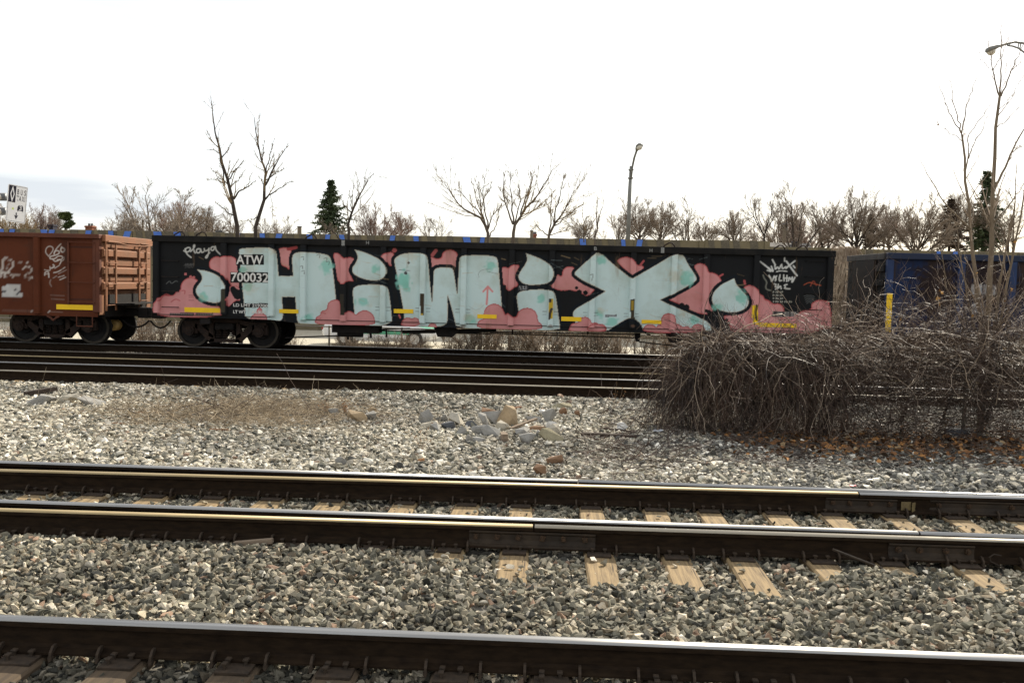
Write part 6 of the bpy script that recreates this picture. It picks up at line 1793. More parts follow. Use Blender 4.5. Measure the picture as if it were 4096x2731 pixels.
M['taxi_white'] = mat('taxi_white', (0.75, 0.76, 0.75), (0.80, 0.80, 0.80), 2, 0.25, spec=0.5)
M['taxi_green'] = mat('taxi_green', (0.08, 0.36, 0.22), (0.10, 0.40, 0.25), 2, 0.25, spec=0.5)
M['rubber'] = mat('rubber', (0.02, 0.02, 0.02), (0.035, 0.035, 0.033), 8, 0.9)
M['chrome'] = mat('wheel_cover', (0.55, 0.55, 0.55), (0.65, 0.65, 0.65), 6, 0.35, 0.7)
M['tail'] = mat('tail_light', (0.35, 0.02, 0.02), (0.4, 0.03, 0.03), 6, 0.3)
def taxi():
    Y, z0 = 38.4, ZROAD
    xr = P(1752, 1380, Y=Y - 0.9).x
    L = 4.75
    xl = xr - L
    o = thing('taxi_car', ((xl + xr) / 2, Y, z0), 'white and green sedan taxi on the road, seen under the black freight car', 'car')
    # stations along the length: x, sill height, shoulder height, half width at shoulder, bonnet/deck height
    st = [(0.0, .45, .70, .72, .74), (0.12, .30, .82, .82, .86), (0.55, .24, .92, .88, .97), (1.15, .22, .95, .90, 1.0), (2.4, .20, .95, .91, .99), (3.35, .20, .92, .90, .97), (3.9, .22, .84, .88, .90), (4.40, .28, .74, .83, .80), (4.66, .36, .64, .74, .68), (4.75, .42, .58, .66, .60)]
    vs, fs, n = [], [], 8
    for x, s, h, w, d in st:
        ring = [(-w * .90, s), (-w * 1.0, s + .15), (-w, h - .12), (-w * .93, h), (-w * .5, d), (w * .5, d), (w * .93, h), (w, h - .12), (w * 1.0, s + .15), (w * .90, s)]
        n = len(ring)
        vs += [(xl + x, Y + a, z0 + b) for a, b in ring]
    for i in range(len(st) - 1):
        for j in range(n): fs.append((i * n + j, i * n + (j + 1) % n, (i + 1) * n + (j + 1) % n, (i + 1) * n + j))
    fs += [tuple(range(n)), tuple((len(st) - 1) * n + j for j in range(n - 1, -1, -1))]
    mb = MB().add(vs, fs)
    mb.mi = [1 if (k < (len(st) - 1) * n and (k % n) in (3, 4, 5) and k // n >= 5) else 0 for k in range(len(fs))]
    mb.build('body', [M['taxi_white'], M['taxi_green']], o, smooth=False)
    gh = [(1.0, .95, .80), (1.65, 1.40, .62), (2.75, 1.44, .62), (3.55, .95, .80)]
    vs = []
    for x, z, w in gh: vs += [(xl + x, Y - w, z0 + z), (xl + x, Y + w, z0 + z)]
    cab = MB().add(vs, [(0, 2, 3, 1), (2, 4, 5, 3), (4, 6, 7, 5), (0, 6, 4, 2), (1, 3, 5, 7)])
    cab.mi = [1, 0, 1, 1, 1]
    cb = cab.build('cabin', [M['taxi_white'], M['glass']], o)
    for a, b in ((1.02, 1.66), (2.2, 2.2), (3.5, 2.74)):
        for s in (-1, 1):
            MB().tube([(xl + a, Y + s * .81, z0 + .95), (xl + b, Y + s * .635, z0 + 1.41)], 0.035, 5).build('pillar', M['taxi_white'], cb)
    MB().box(xl + 2.0, xl + 2.3, Y - .35, Y + .35, z0 + 1.425, z0 + 1.56).build('roof_light', M['taxi_white'], o)
    for x in (0.98, 3.80):
        for s in (-1, 1):
            w = MB().lathe_y((xl + x, Y + s * 0.84, z0 + 0.32), [(-.10, .20), (-.10, .30), (-.07, .325), (.07, .325), (.10, .30), (.10, .20)], 24).build('wheel', M['rubber'], o)
            MB().lathe_y((xl + x, Y + s * 0.94, z0 + 0.32), [(-.012, .10), (-.012, .20), (.012, .20), (.012, .10)], 20).build('rim', M['chrome'], w)
    for s in (-1, 1):
        MB().cbox((xr - 0.10, Y + s * 0.60, z0 + 0.63), (0.18, 0.26, 0.12)).build('headlight', M['chrome'], o, bevel=0.02)
        MB().cbox((xl + 0.03, Y + s * 0.62, z0 + 0.68), (0.10, 0.24, 0.14)).build('tail_light', M['tail'], o, bevel=0.02)
    MB().box(xl + 1.2, xl + 4.0, Y - 0.925, Y - 0.913, z0 + 0.50, z0 + 0.62).build('green_stripe', M['taxi_green'], o)
taxi()
# ------------------------------------------------------------------ foreground: rocks, litter, dead plants
def gz(x, y): return float(hb(np.array([x]), np.array([y]))[0])
def on_ground(u, v):
    """ground point under a pixel of the gravel strip"""
    p = P(u, v, Z=-0.20)
    for _ in range(3):
        p = P(u, v, Z=gz(p.x, p.y))
    return p
ROCK = {}
def rmat(c):
    if c not in ROCK:
        base = {'grey': (0.285, 0.275, 0.25), 'pale': (0.44, 0.40, 0.32), 'dark': (0.10, 0.105, 0.115), 'tan': (0.40, 0.30, 0.185), 'brown': (0.22, 0.13, 0.075), 'olive': (0.30, 0.265, 0.17), 'orange': (0.42, 0.20, 0.08), 'white': (0.66, 0.65, 0.62)}[c]
        ROCK[c] = mat('rock_' + c, base, tuple(x * 0.72 for x in base), 7, 0.9, 0.0, 0.012, 18)
    return ROCK[c]
def rock(u, v, w, h, c, label, group, seed, flat=0.8):
    """rock whose foot is seen at (u, v), w x h photo pixels"""
    rng = np.random.default_rng(seed)
    p = on_ground(u, v)
    k = F / p.y
    W, Hh = 1.22 * w / k, 1.65 * h / k
    bm = hull(rng, 11, W / 2 * 1.1, W / 2 * flat * rng.uniform(0.75, 1.0), Hh / 2 * 1.05, 0.6)
    bmesh.ops.rotate(bm, verts=bm.verts, cent=(0, 0, 0), matrix=Matrix.Rotation(rng.normal(0, 0.2), 3, 'Y') @ Matrix.Rotation(rng.uniform(-0.5, 0.5), 3, 'Z'))
    lo = min(q.co.z for q in bm.verts)
    bmesh.ops.translate(bm, verts=bm.verts, vec=(0, 0, -lo - 0.12 * Hh))
    bmesh.ops.bevel(bm, geom=list(bm.edges), offset=min(W, Hh) * 0.018, segments=1, affect='EDGES')
    me = bpy.data.meshes.new('rock'); bm.to_mesh(me); bm.free()
    o = link('rock', me, rmat(c), None, (p.x, p.y + W * flat * 0.35, gz(p.x, p.y)))
    return tag(o, label, 'rock', group)
S7 = (1300, 1500, 1.68)
pile = [(675, 300, 90, 80, 'grey'), (685, 340, 78, 50, 'pale'), (795, 300, 62, 40, 'grey'), (890, 312, 118, 70, 'pale'), (750, 365, 95, 42, 'grey'), (830, 352, 100, 42, 'dark'), (897, 390, 78, 56, 'grey'), (1047, 320, 72, 84, 'grey'), (1135, 310, 130, 72, 'grey'), (1228, 312, 118, 98, 'tan'),
        (1180, 355, 82, 58, 'pale'), (1100, 272, 112, 42, 'brown'), (980, 346, 66, 42, 'dark'), (1035, 386, 82, 52, 'grey'), (1112, 390, 108, 74, 'grey'), (970, 436, 52, 46, 'grey'), (1036, 440, 84, 48, 'grey'), (1242, 390, 44, 32, 'pale'), (1322, 396, 88, 42, 'grey'), (1425, 372, 88, 36, 'brown'), (1425, 405, 62, 36, 'grey'),
        (1402, 316, 102, 36, 'grey'), (1505, 300, 82, 58, 'grey'), (1517, 346, 64, 42, 'white'), (1525, 382, 90, 62, 'pale'), (1365, 446, 108, 58, 'grey'), (1515, 432, 146, 62, 'olive'), (1590, 416, 44, 32, 'pale')]
order = sorted(range(len(pile)), key=lambda i: pile[i][0])
NAME = {'grey': 'grey angular', 'pale': 'pale cream', 'dark': 'dark slaty', 'tan': 'tan pyramid-shaped', 'brown': 'brown', 'olive': 'olive-brown slab-like', 'white': 'whitish', 'orange': 'orange'}
cnt = {}
tot = {}
for q in pile: tot[q[4]] = tot.get(q[4], 0) + 1
for i in order:
    x, y, w, h, c = pile[i]
    cnt[c] = cnt.get(c, 0) + 1
    lb = '%s rock in the stone pile' % NAME[c] + (', %s %s one from the left' % (ORD[cnt[c] - 1], c) if tot[c] > 1 else ' beside the rails')
    rock(S7[0] + x / 1.68, S7[1] + (y + h * 0.45) / 1.68, w / 1.68, h / 1.68, c, lb, 'rocks of the stone pile', 300 + i)
singles = [(S7, 65, 262, 88, 38, 'grey', 'low grey stone left of the tan stone, beyond the dead grass'), (S7, 290, 287, 74, 52, 'grey', 'grey stone just right of the tan stone in the dead grass'), (S7, 210, 292, 104, 66, 'tan', 'tan stone in the dead grass left of the pile'), (S7, 300, 246, 62, 30, 'tan', 'small tan stone behind the grey one left of the pile'),
           (S7, 1600, 262, 48, 46, 'brown', 'brown blocky stone just behind the right end of the pile'), (S7, 1590, 214, 108, 36, 'olive', 'flat olive stone behind the right end of the pile'), (S7, 2000, 367, 98, 42, 'white', 'whitish stone among brown sticks right of the pile'), (S7, 1860, 250, 38, 36, 'pale', 'small pale stone far right of the pile'),
           (S7, 1455, 256, 42, 26, 'white', 'small whitish stone behind the pile'), (S7, 1695, 268, 42, 34, 'brown', 'small brown stone right of the blocky brown one'), (S7, 105, 592, 68, 46, 'grey', 'rounded grey stone on the gravel near the second track'), (S7, 162, 606, 52, 28, 'pale', 'small pale stone beside the rounded grey one'),
           (S7, 640, 586, 48, 28, 'orange', 'small orange stone on the gravel below the dead weed'), (S7, 1550, 582, 94, 62, 'brown', 'brown stone on the gravel below the pile'), (S7, 1445, 662, 104, 58, 'brown', 'brown wedge-shaped stone right behind the rail'),
           ((0, 1400, 1.68), 235, 352, 200, 52, 'grey', 'long flat grey stone at the far left of the gravel'), ((0, 1400, 1.68), 440, 352, 130, 42, 'pale', 'flat pale stone, second of three at the far left'), ((0, 1400, 1.68), 590, 362, 150, 46, 'grey', 'flat grey stone, third of three at the far left'), ((0, 1400, 1.68), 1395, 432, 74, 36, 'pale', 'pale stone in the middle of the dead grass patch'),
           ((2600, 1500, 1.572), 1945, 372, 175, 62, 'dark', 'dark stone in the leaves under the sapling'), ((2600, 1850, 1.572), 2210, 186, 72, 34, 'olive', 'smooth olive pebble behind the rail at right'), ((2600, 1500, 1.572), 510, 450, 74, 44, 'grey', 'grey stone under the vine thicket')]
for i, (s, x, y, w, h, c, lb) in enumerate(singles):
    rock(s[0] + x / s[2], s[1] + (y + h * 0.45) / s[2], w / s[2], h / s[2], c, lb, 'single stones on the gravel', 400 + i)

M['old_wood'] = mat('old_wood', (0.26, 0.20, 0.14), (0.15, 0.11, 0.08), 12, 0.9, stretch=(0.3, 3, 3))
M['black_wood'] = mat('black_wood', (0.030, 0.022, 0.017), (0.06, 0.042, 0.03), 12, 0.9, stretch=(0.3, 3, 3))
M['rust_orange'] = mat('rust_orange', (0.20, 0.085, 0.03), (0.13, 0.055, 0.025), 14, 0.9)
def board(u0, v0, u1, v1, th, wd, m, label, cat='plank', tilt=0.0, lift=0.02):
    a, b = on_ground(u0, v0), on_ground(u1, v1)
    a.z += lift; b.z += lift + tilt
    d = b - a; L = d.length; d.normalize()
    s = d.cross(Vector((0, 0, 1))).normalized(); n = s.cross(d)
    rr = random.Random(int(u0))
    vs = []
    for k in range(5):
        c = a + d * (L * k / 4)
        w = wd / 2 * (1 + rr.uniform(-0.18, 0.12)); t = th * (1 + rr.uniform(-0.2, 0.1))
        vs += [c - s * w, c + s * w, c + s * w * 0.9 + n * t, c - s * w * 0.9 + n * t]
    fs = [(k * 4 + j, k * 4 + (j + 1) % 4, k * 4 + 4 + (j + 1) % 4, k * 4 + 4 + j) for k in range(4) for j in range(4)] + [(3, 2, 1, 0), (16, 17, 18, 19)]
    mb = MB().add(vs, fs)
    mesh_thing(cat.replace(' ', '_'), mb, M[m], a, label, cat)
board(100, 1588, 226, 1578, 0.07, 0.09, 'black_wood', 'black charred plank lying at the far left', tilt=0.05)
board(838, 1728, 912, 1728, 0.025, 0.05, 'rust_orange', 'rusty orange metal bar lying on the gravel', 'bar')
board(446, 1702, 500, 1702, 0.02, 0.04, 'rust_orange', 'small rusty brown bar left in the dead grass', 'bar')
board(545, 1660, 578, 1658, 0.025, 0.045, 'rust_orange', 'short rusty stub between dead stems', 'bar')
board(2325, 1748, 2562, 1758, 0.05, 0.10, 'black_wood', 'long black plank at the edge of the thicket')
board(2420, 1722, 2545, 1738, 0.03, 0.08, 'black_wood', 'dark splintered board above the long black plank')
board(2012, 1758, 2020, 1776, 0.10, 0.09, 'old_wood', 'stub of brown wood at the front of the stone pile', 'wood')
board(2045, 1722, 2145, 1705, 0.03, 0.05, 'old_wood', 'weathered stick leaning on the stone pile', 'stick', 0.08)
board(1880, 1894, 1928, 1876, 0.015, 0.05, 'old_wood', 'pale broken stick on the gravel behind the rail', 'stick')
board(1935, 1890, 2025, 1884, 0.012, 0.015, 'black_wood', 'thin dark twig right of the pale stick', 'stick')
board(1826, 1862, 1875, 1882, 0.012, 0.015, 'black_wood', 'thin dark twig left of the pale stick', 'stick')
board(240, 1846, 355, 1842, 0.012, 0.02, 'black_wood', 'thin black stick on the gravel just behind the rail at left', 'stick')
board(370, 1755, 440, 1725, 0.012, 0.02, 'old_wood', 'thin pale stick on the left gravel', 'stick')
board(2020, 1645, 2085, 1640, 0.015, 0.10, 'rust_orange', 'curled brown bark strip behind the stone pile', 'bark', 0.03)
p = P(950, 2178, Y=6.95)
mb = MB().cbox((p.x + 0.1, 7.02, -0.165), (0.30, 0.05, 0.035), Matrix.Rotation(-0.12, 3, 'Y'))
mesh_thing('wood_splinter', mb, M['old_wood'], (p.x + 0.1, 7.02, -0.19), 'brown wood splinter wedged against the rail at left', 'wood')

# dead grass, sticks and straw on the gravel strip
def lying(n, u0, u1, v0, v1, Lr, rad, seed, grav=-0.02, lift=0.05, power=1.0, core=None):
    rng = np.random.default_rng(seed)
    if core:
        uu = rng.normal((u0 + u1) / 2, (u1 - u0) / 4.2, n); vv = rng.normal((v0 + v1) / 2, (v1 - v0) / 4.5, n)
        vv = np.where(vv < 1580, 1580 + rng.uniform(0, 90, n), vv)
    else:
        uu = rng.uniform(u0, u1, n); vv = rng.uniform(v0, v1, n)
    d = np.array([ray(a, b) for a, b in zip(uu, vv)])
    t = (-0.20 - EYE.z) / d[:, 2]
    S = np.array(EYE) + d * t[:, None]
    S[:, 2] = hb(S[:, 0], S[:, 1]) + rng.uniform(0.01, lift, n)
    D = np.stack([rng.normal(0, 1.0, n), rng.normal(0, 0.5, n), rng.normal(0.05, 0.16, n)], -1)
    Wk = walk(rng, S, D, rng.uniform(*Lr, n), 6, 0.16, grav)
    zg = hb(Wk[..., 0], Wk[..., 1])
    Wk[..., 2] = np.maximum(Wk[..., 2], zg + 0.012)
    R = rad * rng.uniform(0.5, 1.3, (n, 1)) * np.linspace(1, 0.5, 6)[None]
    return strands(Wk, R)
v, q = join(lying(2800, 330, 1560, 1590, 1720, (0.12, 0.6), 0.0044, 1, core=True), lying(1500, 760, 1450, 1590, 1740, (0.1, 0.4), 0.003, 2, core=True), lying(260, 0, 1500, 1560, 1760, (0.1, 0.4), 0.003, 3))
tag(link('dead_grass', fast_mesh('dead_grass', v, q), M['straw_dark']) if 'straw_dark' in M else link('dead_grass', fast_mesh('dead_grass', v, q), mat('dead_grass', (0.13, 0.10, 0.068), (0.46, 0.37, 0.25), 9, 0.9)), 'flattened dead grass on the left gravel', 'grass', kind='stuff')
v, q = join(lying(70, 350, 1450, 1590, 1700, (0.4, 1.3), 0.007, 4, core=True), lying(420, 2240, 2800, 1600, 1960, (0.15, 0.8), 0.005, 5, core=True), lying(1500, 2650, 4250, 1700, 1880, (0.15, 0.7), 0.0045, 6), lying(60, 1500, 2700, 1640, 1950, (0.1, 0.4), 0.005, 7))
tag(link('dead_twigs', fast_mesh('dead_twigs', v, q), M['vine']), 'dark fallen twigs strewn over the gravel', 'twigs', kind='stuff')
def weed(u, v, n, H, seed, label):
    rng = np.random.default_rng(seed)
    p = on_ground(u, v)
    S = np.tile(np.array([[0, 0, 0.0]]), (n, 1)); D = np.stack([rng.normal(0, .3, n), rng.normal(0, .3, n), np.ones(n)], -1)
    W = walk(rng, S, D, H * rng.uniform(.5, 1, n), 6, .12, -.02)
    o = thing('dead_weed', (p.x, p.y, gz(p.x, p.y)), label, 'plant')
    v_, q_ = strands(W, np.linspace(.004, .0015, 6)[None].repeat(n, 0))
    link('stems', fast_mesh('stems', v_, q_), M['vine_light'], o)
    c = W[:, 2:].reshape(-1, 3); c = c[rng.integers(0, len(c), n * 7)]
    d = norm(rng.normal(size=c.shape)); s = norm(np.cross(d, rng.normal(size=c.shape))); k = rng.uniform(.008, .018, (len(c), 1))
    vv = np.stack([c - s * k * .4, c + s * k * .4, c + d * k * 1.6 + s * k * .2, c + d * k * 1.6 - s * k * .2], 1).reshape(-1, 3)
    link('leaves', fast_mesh('leaves', vv, np.arange(len(vv)).reshape(-1, 4)), M['leaf_brown'], o)
M['leaf_brown'] = mat('leaf_brown', (0.30, 0.145, 0.05), (0.20, 0.10, 0.04), 4, 0.8)
weed(1684, 1806, 6, 0.42, 1, 'single dead brown weed left of the stone pile')
weed(1380, 1665, 22, 0.30, 2, 'clump of dead stems at the right end of the dead grass')
weed(1310, 1660, 12, 0.25, 3, 'thin dead stems standing in the dead grass')
weed(2455, 1640, 5, 0.5, 4, 'upright dry twig right of the stone pile')
weed(830, 2165, 5, 0.10, 5, 'tiny dry grass tuft against the second track at left')

# ------------------------------------------------------------------ the thicket on the right
YV = 13.7
def vx(u): return P(u, 1500, Y=YV).x
fence('chain_link_fence', [vx(2815), vx(3385), vx(3872), vx(4340)], YV + 0.05, -0.22, P(2815, 1372, Y=YV).z, 'vine-covered chain-link fence with capped post at right', 0.06, 0.0016, cap=True)

def thicket():
    rng = np.random.default_rng(42)
    xa, xb = vx(2715), vx(3330)
    o = thing('vine_thicket', ((xa + xb) / 2, YV, -0.22), 'dense dark mound of bare vines hanging over the fence', 'vines')
    O = np.array(o.location)
    out = []
    # crest line: highest in the middle, rolling off at the left end
    def crest(x): 
        f = (x - xa) / (xb - xa)
        return 1.12 * np.clip(1 - (np.clip(0.16 - f, 0, 1) / 0.16) ** 2 * 0.45, 0, 1) + 0.06 * np.sin(x * 5)
    def hang(n, x0, x1, rad, dy):
        X = rng.uniform(x0, x1, n)
        ztop = crest(X) * rng.uniform(0.55, 1.02, n)
        S = np.stack([X, YV + rng.normal(0, 0.12, n), ztop], -1)
        side = rng.choice([-1.0, -1.0, 1.0], n)
        D = np.stack([rng.normal(-0.2, 0.7, n), side * rng.uniform(0.1, 1.3, n), rng.uniform(-0.5, 0.5, n)], -1)
        L = (ztop + 0.2) * rng.uniform(0.7, 1.5, n) + 0.2
        W = walk(rng, S, D, L, 13, 0.30, -0.30)
        zf = np.maximum(-0.2, hb(W[..., 0], W[..., 1]) + 0.02)
        W[..., 2] = np.maximum(W[..., 2], zf)
        R = rad * rng.gamma(2.2, 0.45, (n, 1)).clip(0.35, 3.2) * np.linspace(1, 0.45, 13)[None]
        tw, tr_ = grow(rng, W, R, 2, 0.1, 0.95, 0.8, 0.35, 0.26, 0.7, 0.0, 0.25, 4, 0.5, 0.0018)
        return join(strands(W - O, R), strands(tw - O, tr_))
    out.append(hang(1250, xa, xb, 0.0036, 0))
    out.append(hang(500, xa - 0.12, xa + 0.8, 0.0034, 0))
    n = 800                                      # wild sprays over the crest
    X = rng.uniform(xa - 0.05, xb + 0.3, n)
    S = np.stack([X, YV + rng.normal(0, 0.2, n), crest(X) * rng.uniform(0.75, 1.0, n)], -1)
    D = np.stack([rng.normal(0, 1, n), rng.normal(-0.1, 0.6, n), rng.uniform(-0.1, 0.9, n)], -1)
    W = walk(rng, S, D, rng.uniform(0.25, 0.95, n), 9, 0.22, -0.05)
    out.append(strands(W - O, 0.0034 * rng.uniform(0.5, 1.4, (n, 1)) * np.linspace(1, 0.4, 9)[None]))
    n = 650                                      # stems crossing every which way inside the mound
    X = rng.uniform(xa + 0.1, xb, n)
    S = np.stack([X, YV - 0.2 + rng.normal(0, 0.28, n), crest(X) * rng.uniform(0.0, 0.95, n)], -1)
    D = np.stack([rng.normal(0, 1, n), rng.normal(0, 0.5, n), rng.normal(0, 0.6, n)], -1)
    W = walk(rng, S, D, rng.uniform(0.3, 1.0, n), 9, 0.25, -0.04); W[..., 2] = np.maximum(W[..., 2], hb(W[..., 0], W[..., 1]) + 0.02)
    out.append(strands(W - O, 0.0042 * rng.uniform(0.5, 1.8, (n, 1)) * np.linspace(1, 0.4, 9)[None]))
    v, q = join(*out)
    link('hanging_stems', fast_mesh('hanging_stems', v, q), M['vine'], o)
    n = 260
    X = rng.uniform(xa, xb + 0.2, n)
    S = np.stack([X, YV - 0.15 + rng.normal(0, 0.2, n), crest(X) * rng.uniform(0.6, 1.05, n)], -1)
    D = np.stack([rng.normal(0, 1, n), rng.normal(-0.3, 0.5, n), rng.uniform(-0.3, 0.8, n)], -1)
    W = walk(rng, S, D, rng.uniform(0.3, 1.0, n), 9, 0.24, -0.03)
    v, q = join(strands(W - O, 0.0037 * rng.uniform(0.6, 1.6, (n, 1)) * np.linspace(1, 0.4, 9)[None]), hang(330, xa, xb, 0.0034, 0))
    link('pale_stems', fast_mesh('pale_stems', v, q), M['vine_light'], o)
    st = walk(rng, np.stack([np.sort(rng.uniform(xa + 0.2, xb, 9)), YV + rng.normal(0, 0.15, 9), np.full(9, -0.25)], -1), np.stack([rng.normal(0, .3, 9), rng.normal(0, .2, 9), np.ones(9)], -1), np.full(9, 1.25), 8, 0.12, 0.03)
    v, q = strands(st - O, np.linspace(0.03, 0.012, 8)[None].repeat(9, 0), 6)
    link('woody_stem', fast_mesh('woody_stem', v, q), M['bark_dark'], o, smooth=True)
    # looser brambles further right
    xa2, xb2 = vx(3280), vx(4330)
    o = thing('bramble', ((xa2 + xb2) / 2, YV, -0.22), 'loose bramble tangle along the fence around the sapling', 'brambles')
    O = np.array(o.location)
    out, pale = [], []
    n = 1700
    X = rng.uniform(xa2, xb2, n)
    S = np.stack([X, YV + rng.normal(0, 0.35, n), rng.uniform(-0.2, 0.75, n)], -1)
    D = np.stack([rng.normal(0, 0.9, n), rng.normal(-0.1, 0.4, n), rng.uniform(-0.2, 1.0, n)], -1)
    W = walk(rng, S, D, rng.uniform(0.4, 1.6, n), 12, 0.2, -0.07); W[..., 2] = np.maximum(W[..., 2], hb(W[..., 0], W[..., 1]) + 0.02)
    out.append(strands(W - O, 0.0036 * rng.uniform(0.5, 1.5, (n, 1)) * np.linspace(1, 0.4, 12)[None]))
    n = 1500                                     # band of arching canes near the top of the fence
    X = rng.uniform(xa2 - 0.2, xb2, n)
    S = np.stack([X, YV + rng.normal(0, 0.3, n), rng.normal(0.95, 0.2, n)], -1)
    D = np.stack([rng.normal(0, 1, n), rng.normal(-0.1, 0.5, n), rng.normal(0.15, 0.4, n)], -1)
    W = walk(rng, S, D, rng.uniform(0.4, 1.5, n), 11, 0.22, -0.03)
    out.append(strands(W[:1050] - O, 0.0036 * rng.uniform(0.5, 1.5, (1050, 1)) * np.linspace(1, 0.4, 11)[None]))
    pale.append(strands(W[1050:] - O, 0.0040 * rng.uniform(0.6, 1.5, (450, 1)) * np.linspace(1, 0.4, 11)[None]))
    n = 520                                      # upright shoots reaching over the blue car
    X = np.where(rng.uniform(0, 1, n) < 0.35, rng.uniform(xa2 + 0.3, xb2, n), rng.normal(vx(3900), 0.75, n))
    S = np.stack([X, YV + rng.normal(0, 0.35, n), rng.uniform(0.3, 1.2, n)], -1)
    D = np.stack([rng.normal(0, 0.45, n), rng.normal(0, 0.3, n), np.ones(n)], -1)
    W = walk(rng, S, D, rng.uniform(0.5, 1.6, n), 10, 0.16, -0.03)
    out.append(strands(W[:340] - O, 0.0038 * rng.uniform(0.6, 1.5, (340, 1)) * np.linspace(1, 0.35, 10)[None]))
    pale.append(strands(W[340:] - O, 0.0042 * rng.uniform(0.6, 1.5, (180, 1)) * np.linspace(1, 0.35, 10)[None]))
    b1, r1 = grow(rng, W, np.full((n, 10), 0.004), 3, 0.2, 1.0, 0.7, 0.3, 0.35, 0.7, 0.0, 0.2, 5, 0.5, 0.003)
    out.append(strands(b1 - O, r1))
    v, q = join(*out)
    link('canes', fast_mesh('canes', v, q), M['vine'], o)
    v, q = join(*pale)
    link('pale_canes', fast_mesh('pale_canes', v, q), M['vine_light'], o)
    # thicker leaning stems, traced
    for pts, r0, r1 in (([(3940, 1690), (3990, 1560), (4060, 1480), (4130, 1430)], .035, .02), ([(3600, 1690), (3640, 1600), (3680, 1560)], .03, .015), ([(3390, 1730), (3385, 1560), (3392, 1480)], .02, .012), ([(3760, 1700), (3800, 1600), (3830, 1480)], .025, .012), ([(3250, 1700), (3255, 1560), (3280, 1420)], .022, .010)):
        mb = MB().tube([P(u, v, Y=YV + 0.2) for u, v in pts], list(np.linspace(r0, r1, len(pts))), 7)
        mb.build('woody_stem', M['bark_dark'], o, smooth=True)
thicket()

Z6 = (3500, 60, 1.668)
def z6(pts): return pts
stems = [
    ([(705, 2715), (730, 2300), (750, 1900), (775, 1560), (785, 1300), (795, 1100), (800, 900), (820, 700), (832, 545)], 0.055, 0.018),
    ([(832, 545), (805, 460), (787, 380), (772, 280), (757, 175)], 0.012, 0.003), ([(832, 545), (842, 380), (842, 200), (846, 68)], 0.013, 0.003), ([(840, 545), (875, 480), (912, 370), (975, 240), (1010, 170)], 0.012, 0.003),
    ([(787, 380), (840, 280), (897, 143)], 0.007, 0.0025), ([(912, 370), (994, 300)], 0.006, 0.0025), ([(787, 380), (735, 330), (690, 248)], 0.004, 0.002), ([(840, 540), (860, 430), (888, 285)], 0.005, 0.002),
    ([(720, 2500), (700, 2000), (650, 1560), (625, 1280), (600, 1080), (590, 950), (580, 800)], 0.040, 0.014), ([(580, 800), (545, 690), (520, 560), (505, 440)], 0.010, 0.003), ([(578, 790), (605, 620), (640, 520), (685, 405)], 0.010, 0.003), ([(580, 790), (515, 690), (460, 560), (425, 465)], 0.009, 0.003),
    ([(600, 1060), (625, 960), (625, 860), (615, 820), (660, 750), (775, 592)], 0.010, 0.003), ([(625, 960), (665, 860), (720, 760), (760, 675)], 0.008, 0.003), ([(580, 840), (505, 795), (430, 730), (387, 697)], 0.006, 0.002), ([(620, 1080), (660, 1000), (700, 933)], 0.006, 0.002),
    ([(790, 1180), (830, 1080), (870, 1010), (915, 915), (950, 830), (1010, 740)], 0.020, 0.008), ([(815, 640), (885, 585), (994, 400)], 0.006, 0.002), ([(815, 750), (925, 655), (1010, 580)], 0.007, 0.0025), ([(920, 910), (1010, 855)], 0.006, 0.0025),
    ([(640, 1430), (560, 1350), (470, 1260), (400, 1150), (340, 1040), (300, 970)], 0.014, 0.003), ([(660, 1450), (540, 1390), (470, 1320), (415, 1230)], 0.010, 0.003),
    ([(740, 2500), (800, 2000), (850, 1700), (880, 1500), (930, 1300), (940, 1100), (946, 990)], 0.028, 0.004), ([(740, 2550), (840, 2000), (960, 1400), (994, 1180), (1020, 900)], 0.026, 0.008), ([(740, 1420), (770, 1390), (700, 1270), (640, 1160)], 0.012, 0.003), ([(780, 1400), (880, 1290), (994, 1120)], 0.012, 0.004), ([(730, 2300), (620, 1900), (560, 1560), (540, 1380)], 0.02, 0.004), ([(735, 2400), (600, 2100), (470, 1800), (440, 1560)], 0.018, 0.004)]
SAP = traced('sapling_tree', 14.15, (3922, 1690), stems, Z6, 'tall bare sapling with several stems at the right edge', 'sapling', 'vine_light', -0.24, 61, (9, 3), 0.20, None, 'tree', 0.0022, 12, 0.08, 0.10)

# a few withered leaves still hanging
def leaf_mesh(rng, s):
    a = np.linspace(0, 2 * math.pi, 11)[:-1]
    r = s * (0.62 + 0.38 * np.abs(np.cos(2.5 * a)))
    v = np.stack([r * np.cos(a), r * np.sin(a), s * 0.35 * np.cos(2 * a) + rng.normal(0, s * 0.08, 10)], -1)
    v = np.concatenate([v, [[0, 0, 0]]])
    return fast_mesh('leaf', v, None, [(i, (i + 1) % 10, 10) for i in range(10)])
M['leaf_gold'] = mat('leaf_gold', (0.52, 0.29, 0.075), (0.38, 0.18, 0.05), 20, 0.7)
_r = np.random.default_rng(12)
for u, v, s in ((3750, 499, 0.028), (3860, 537, 0.018), (3998, 352, 0.025), (3765, 1167, 0.05), (3750, 1195, 0.05), (3758, 1215, 0.035), (3908, 1093, 0.025), (4045, 1157, 0.035), (4018, 1205, 0.03), (4060, 967, 0.03), (3600, 1277, 0.035), (3818, 1358, 0.05), (3880, 1375, 0.05), (4022, 1398, 0.06), (3552, 1420, 0.04), (3545, 1450, 0.05), (3890, 1262, 0.03), (3445, 1480, 0.045)):
    p = P(u, v, Y=14.15 - 0.1)
    o = link('leaf', leaf_mesh(_r, s), M['leaf_gold'], SAP, p - SAP.location)
    o.rotation_euler = tuple(_r.uniform(0, 6.28, 3))

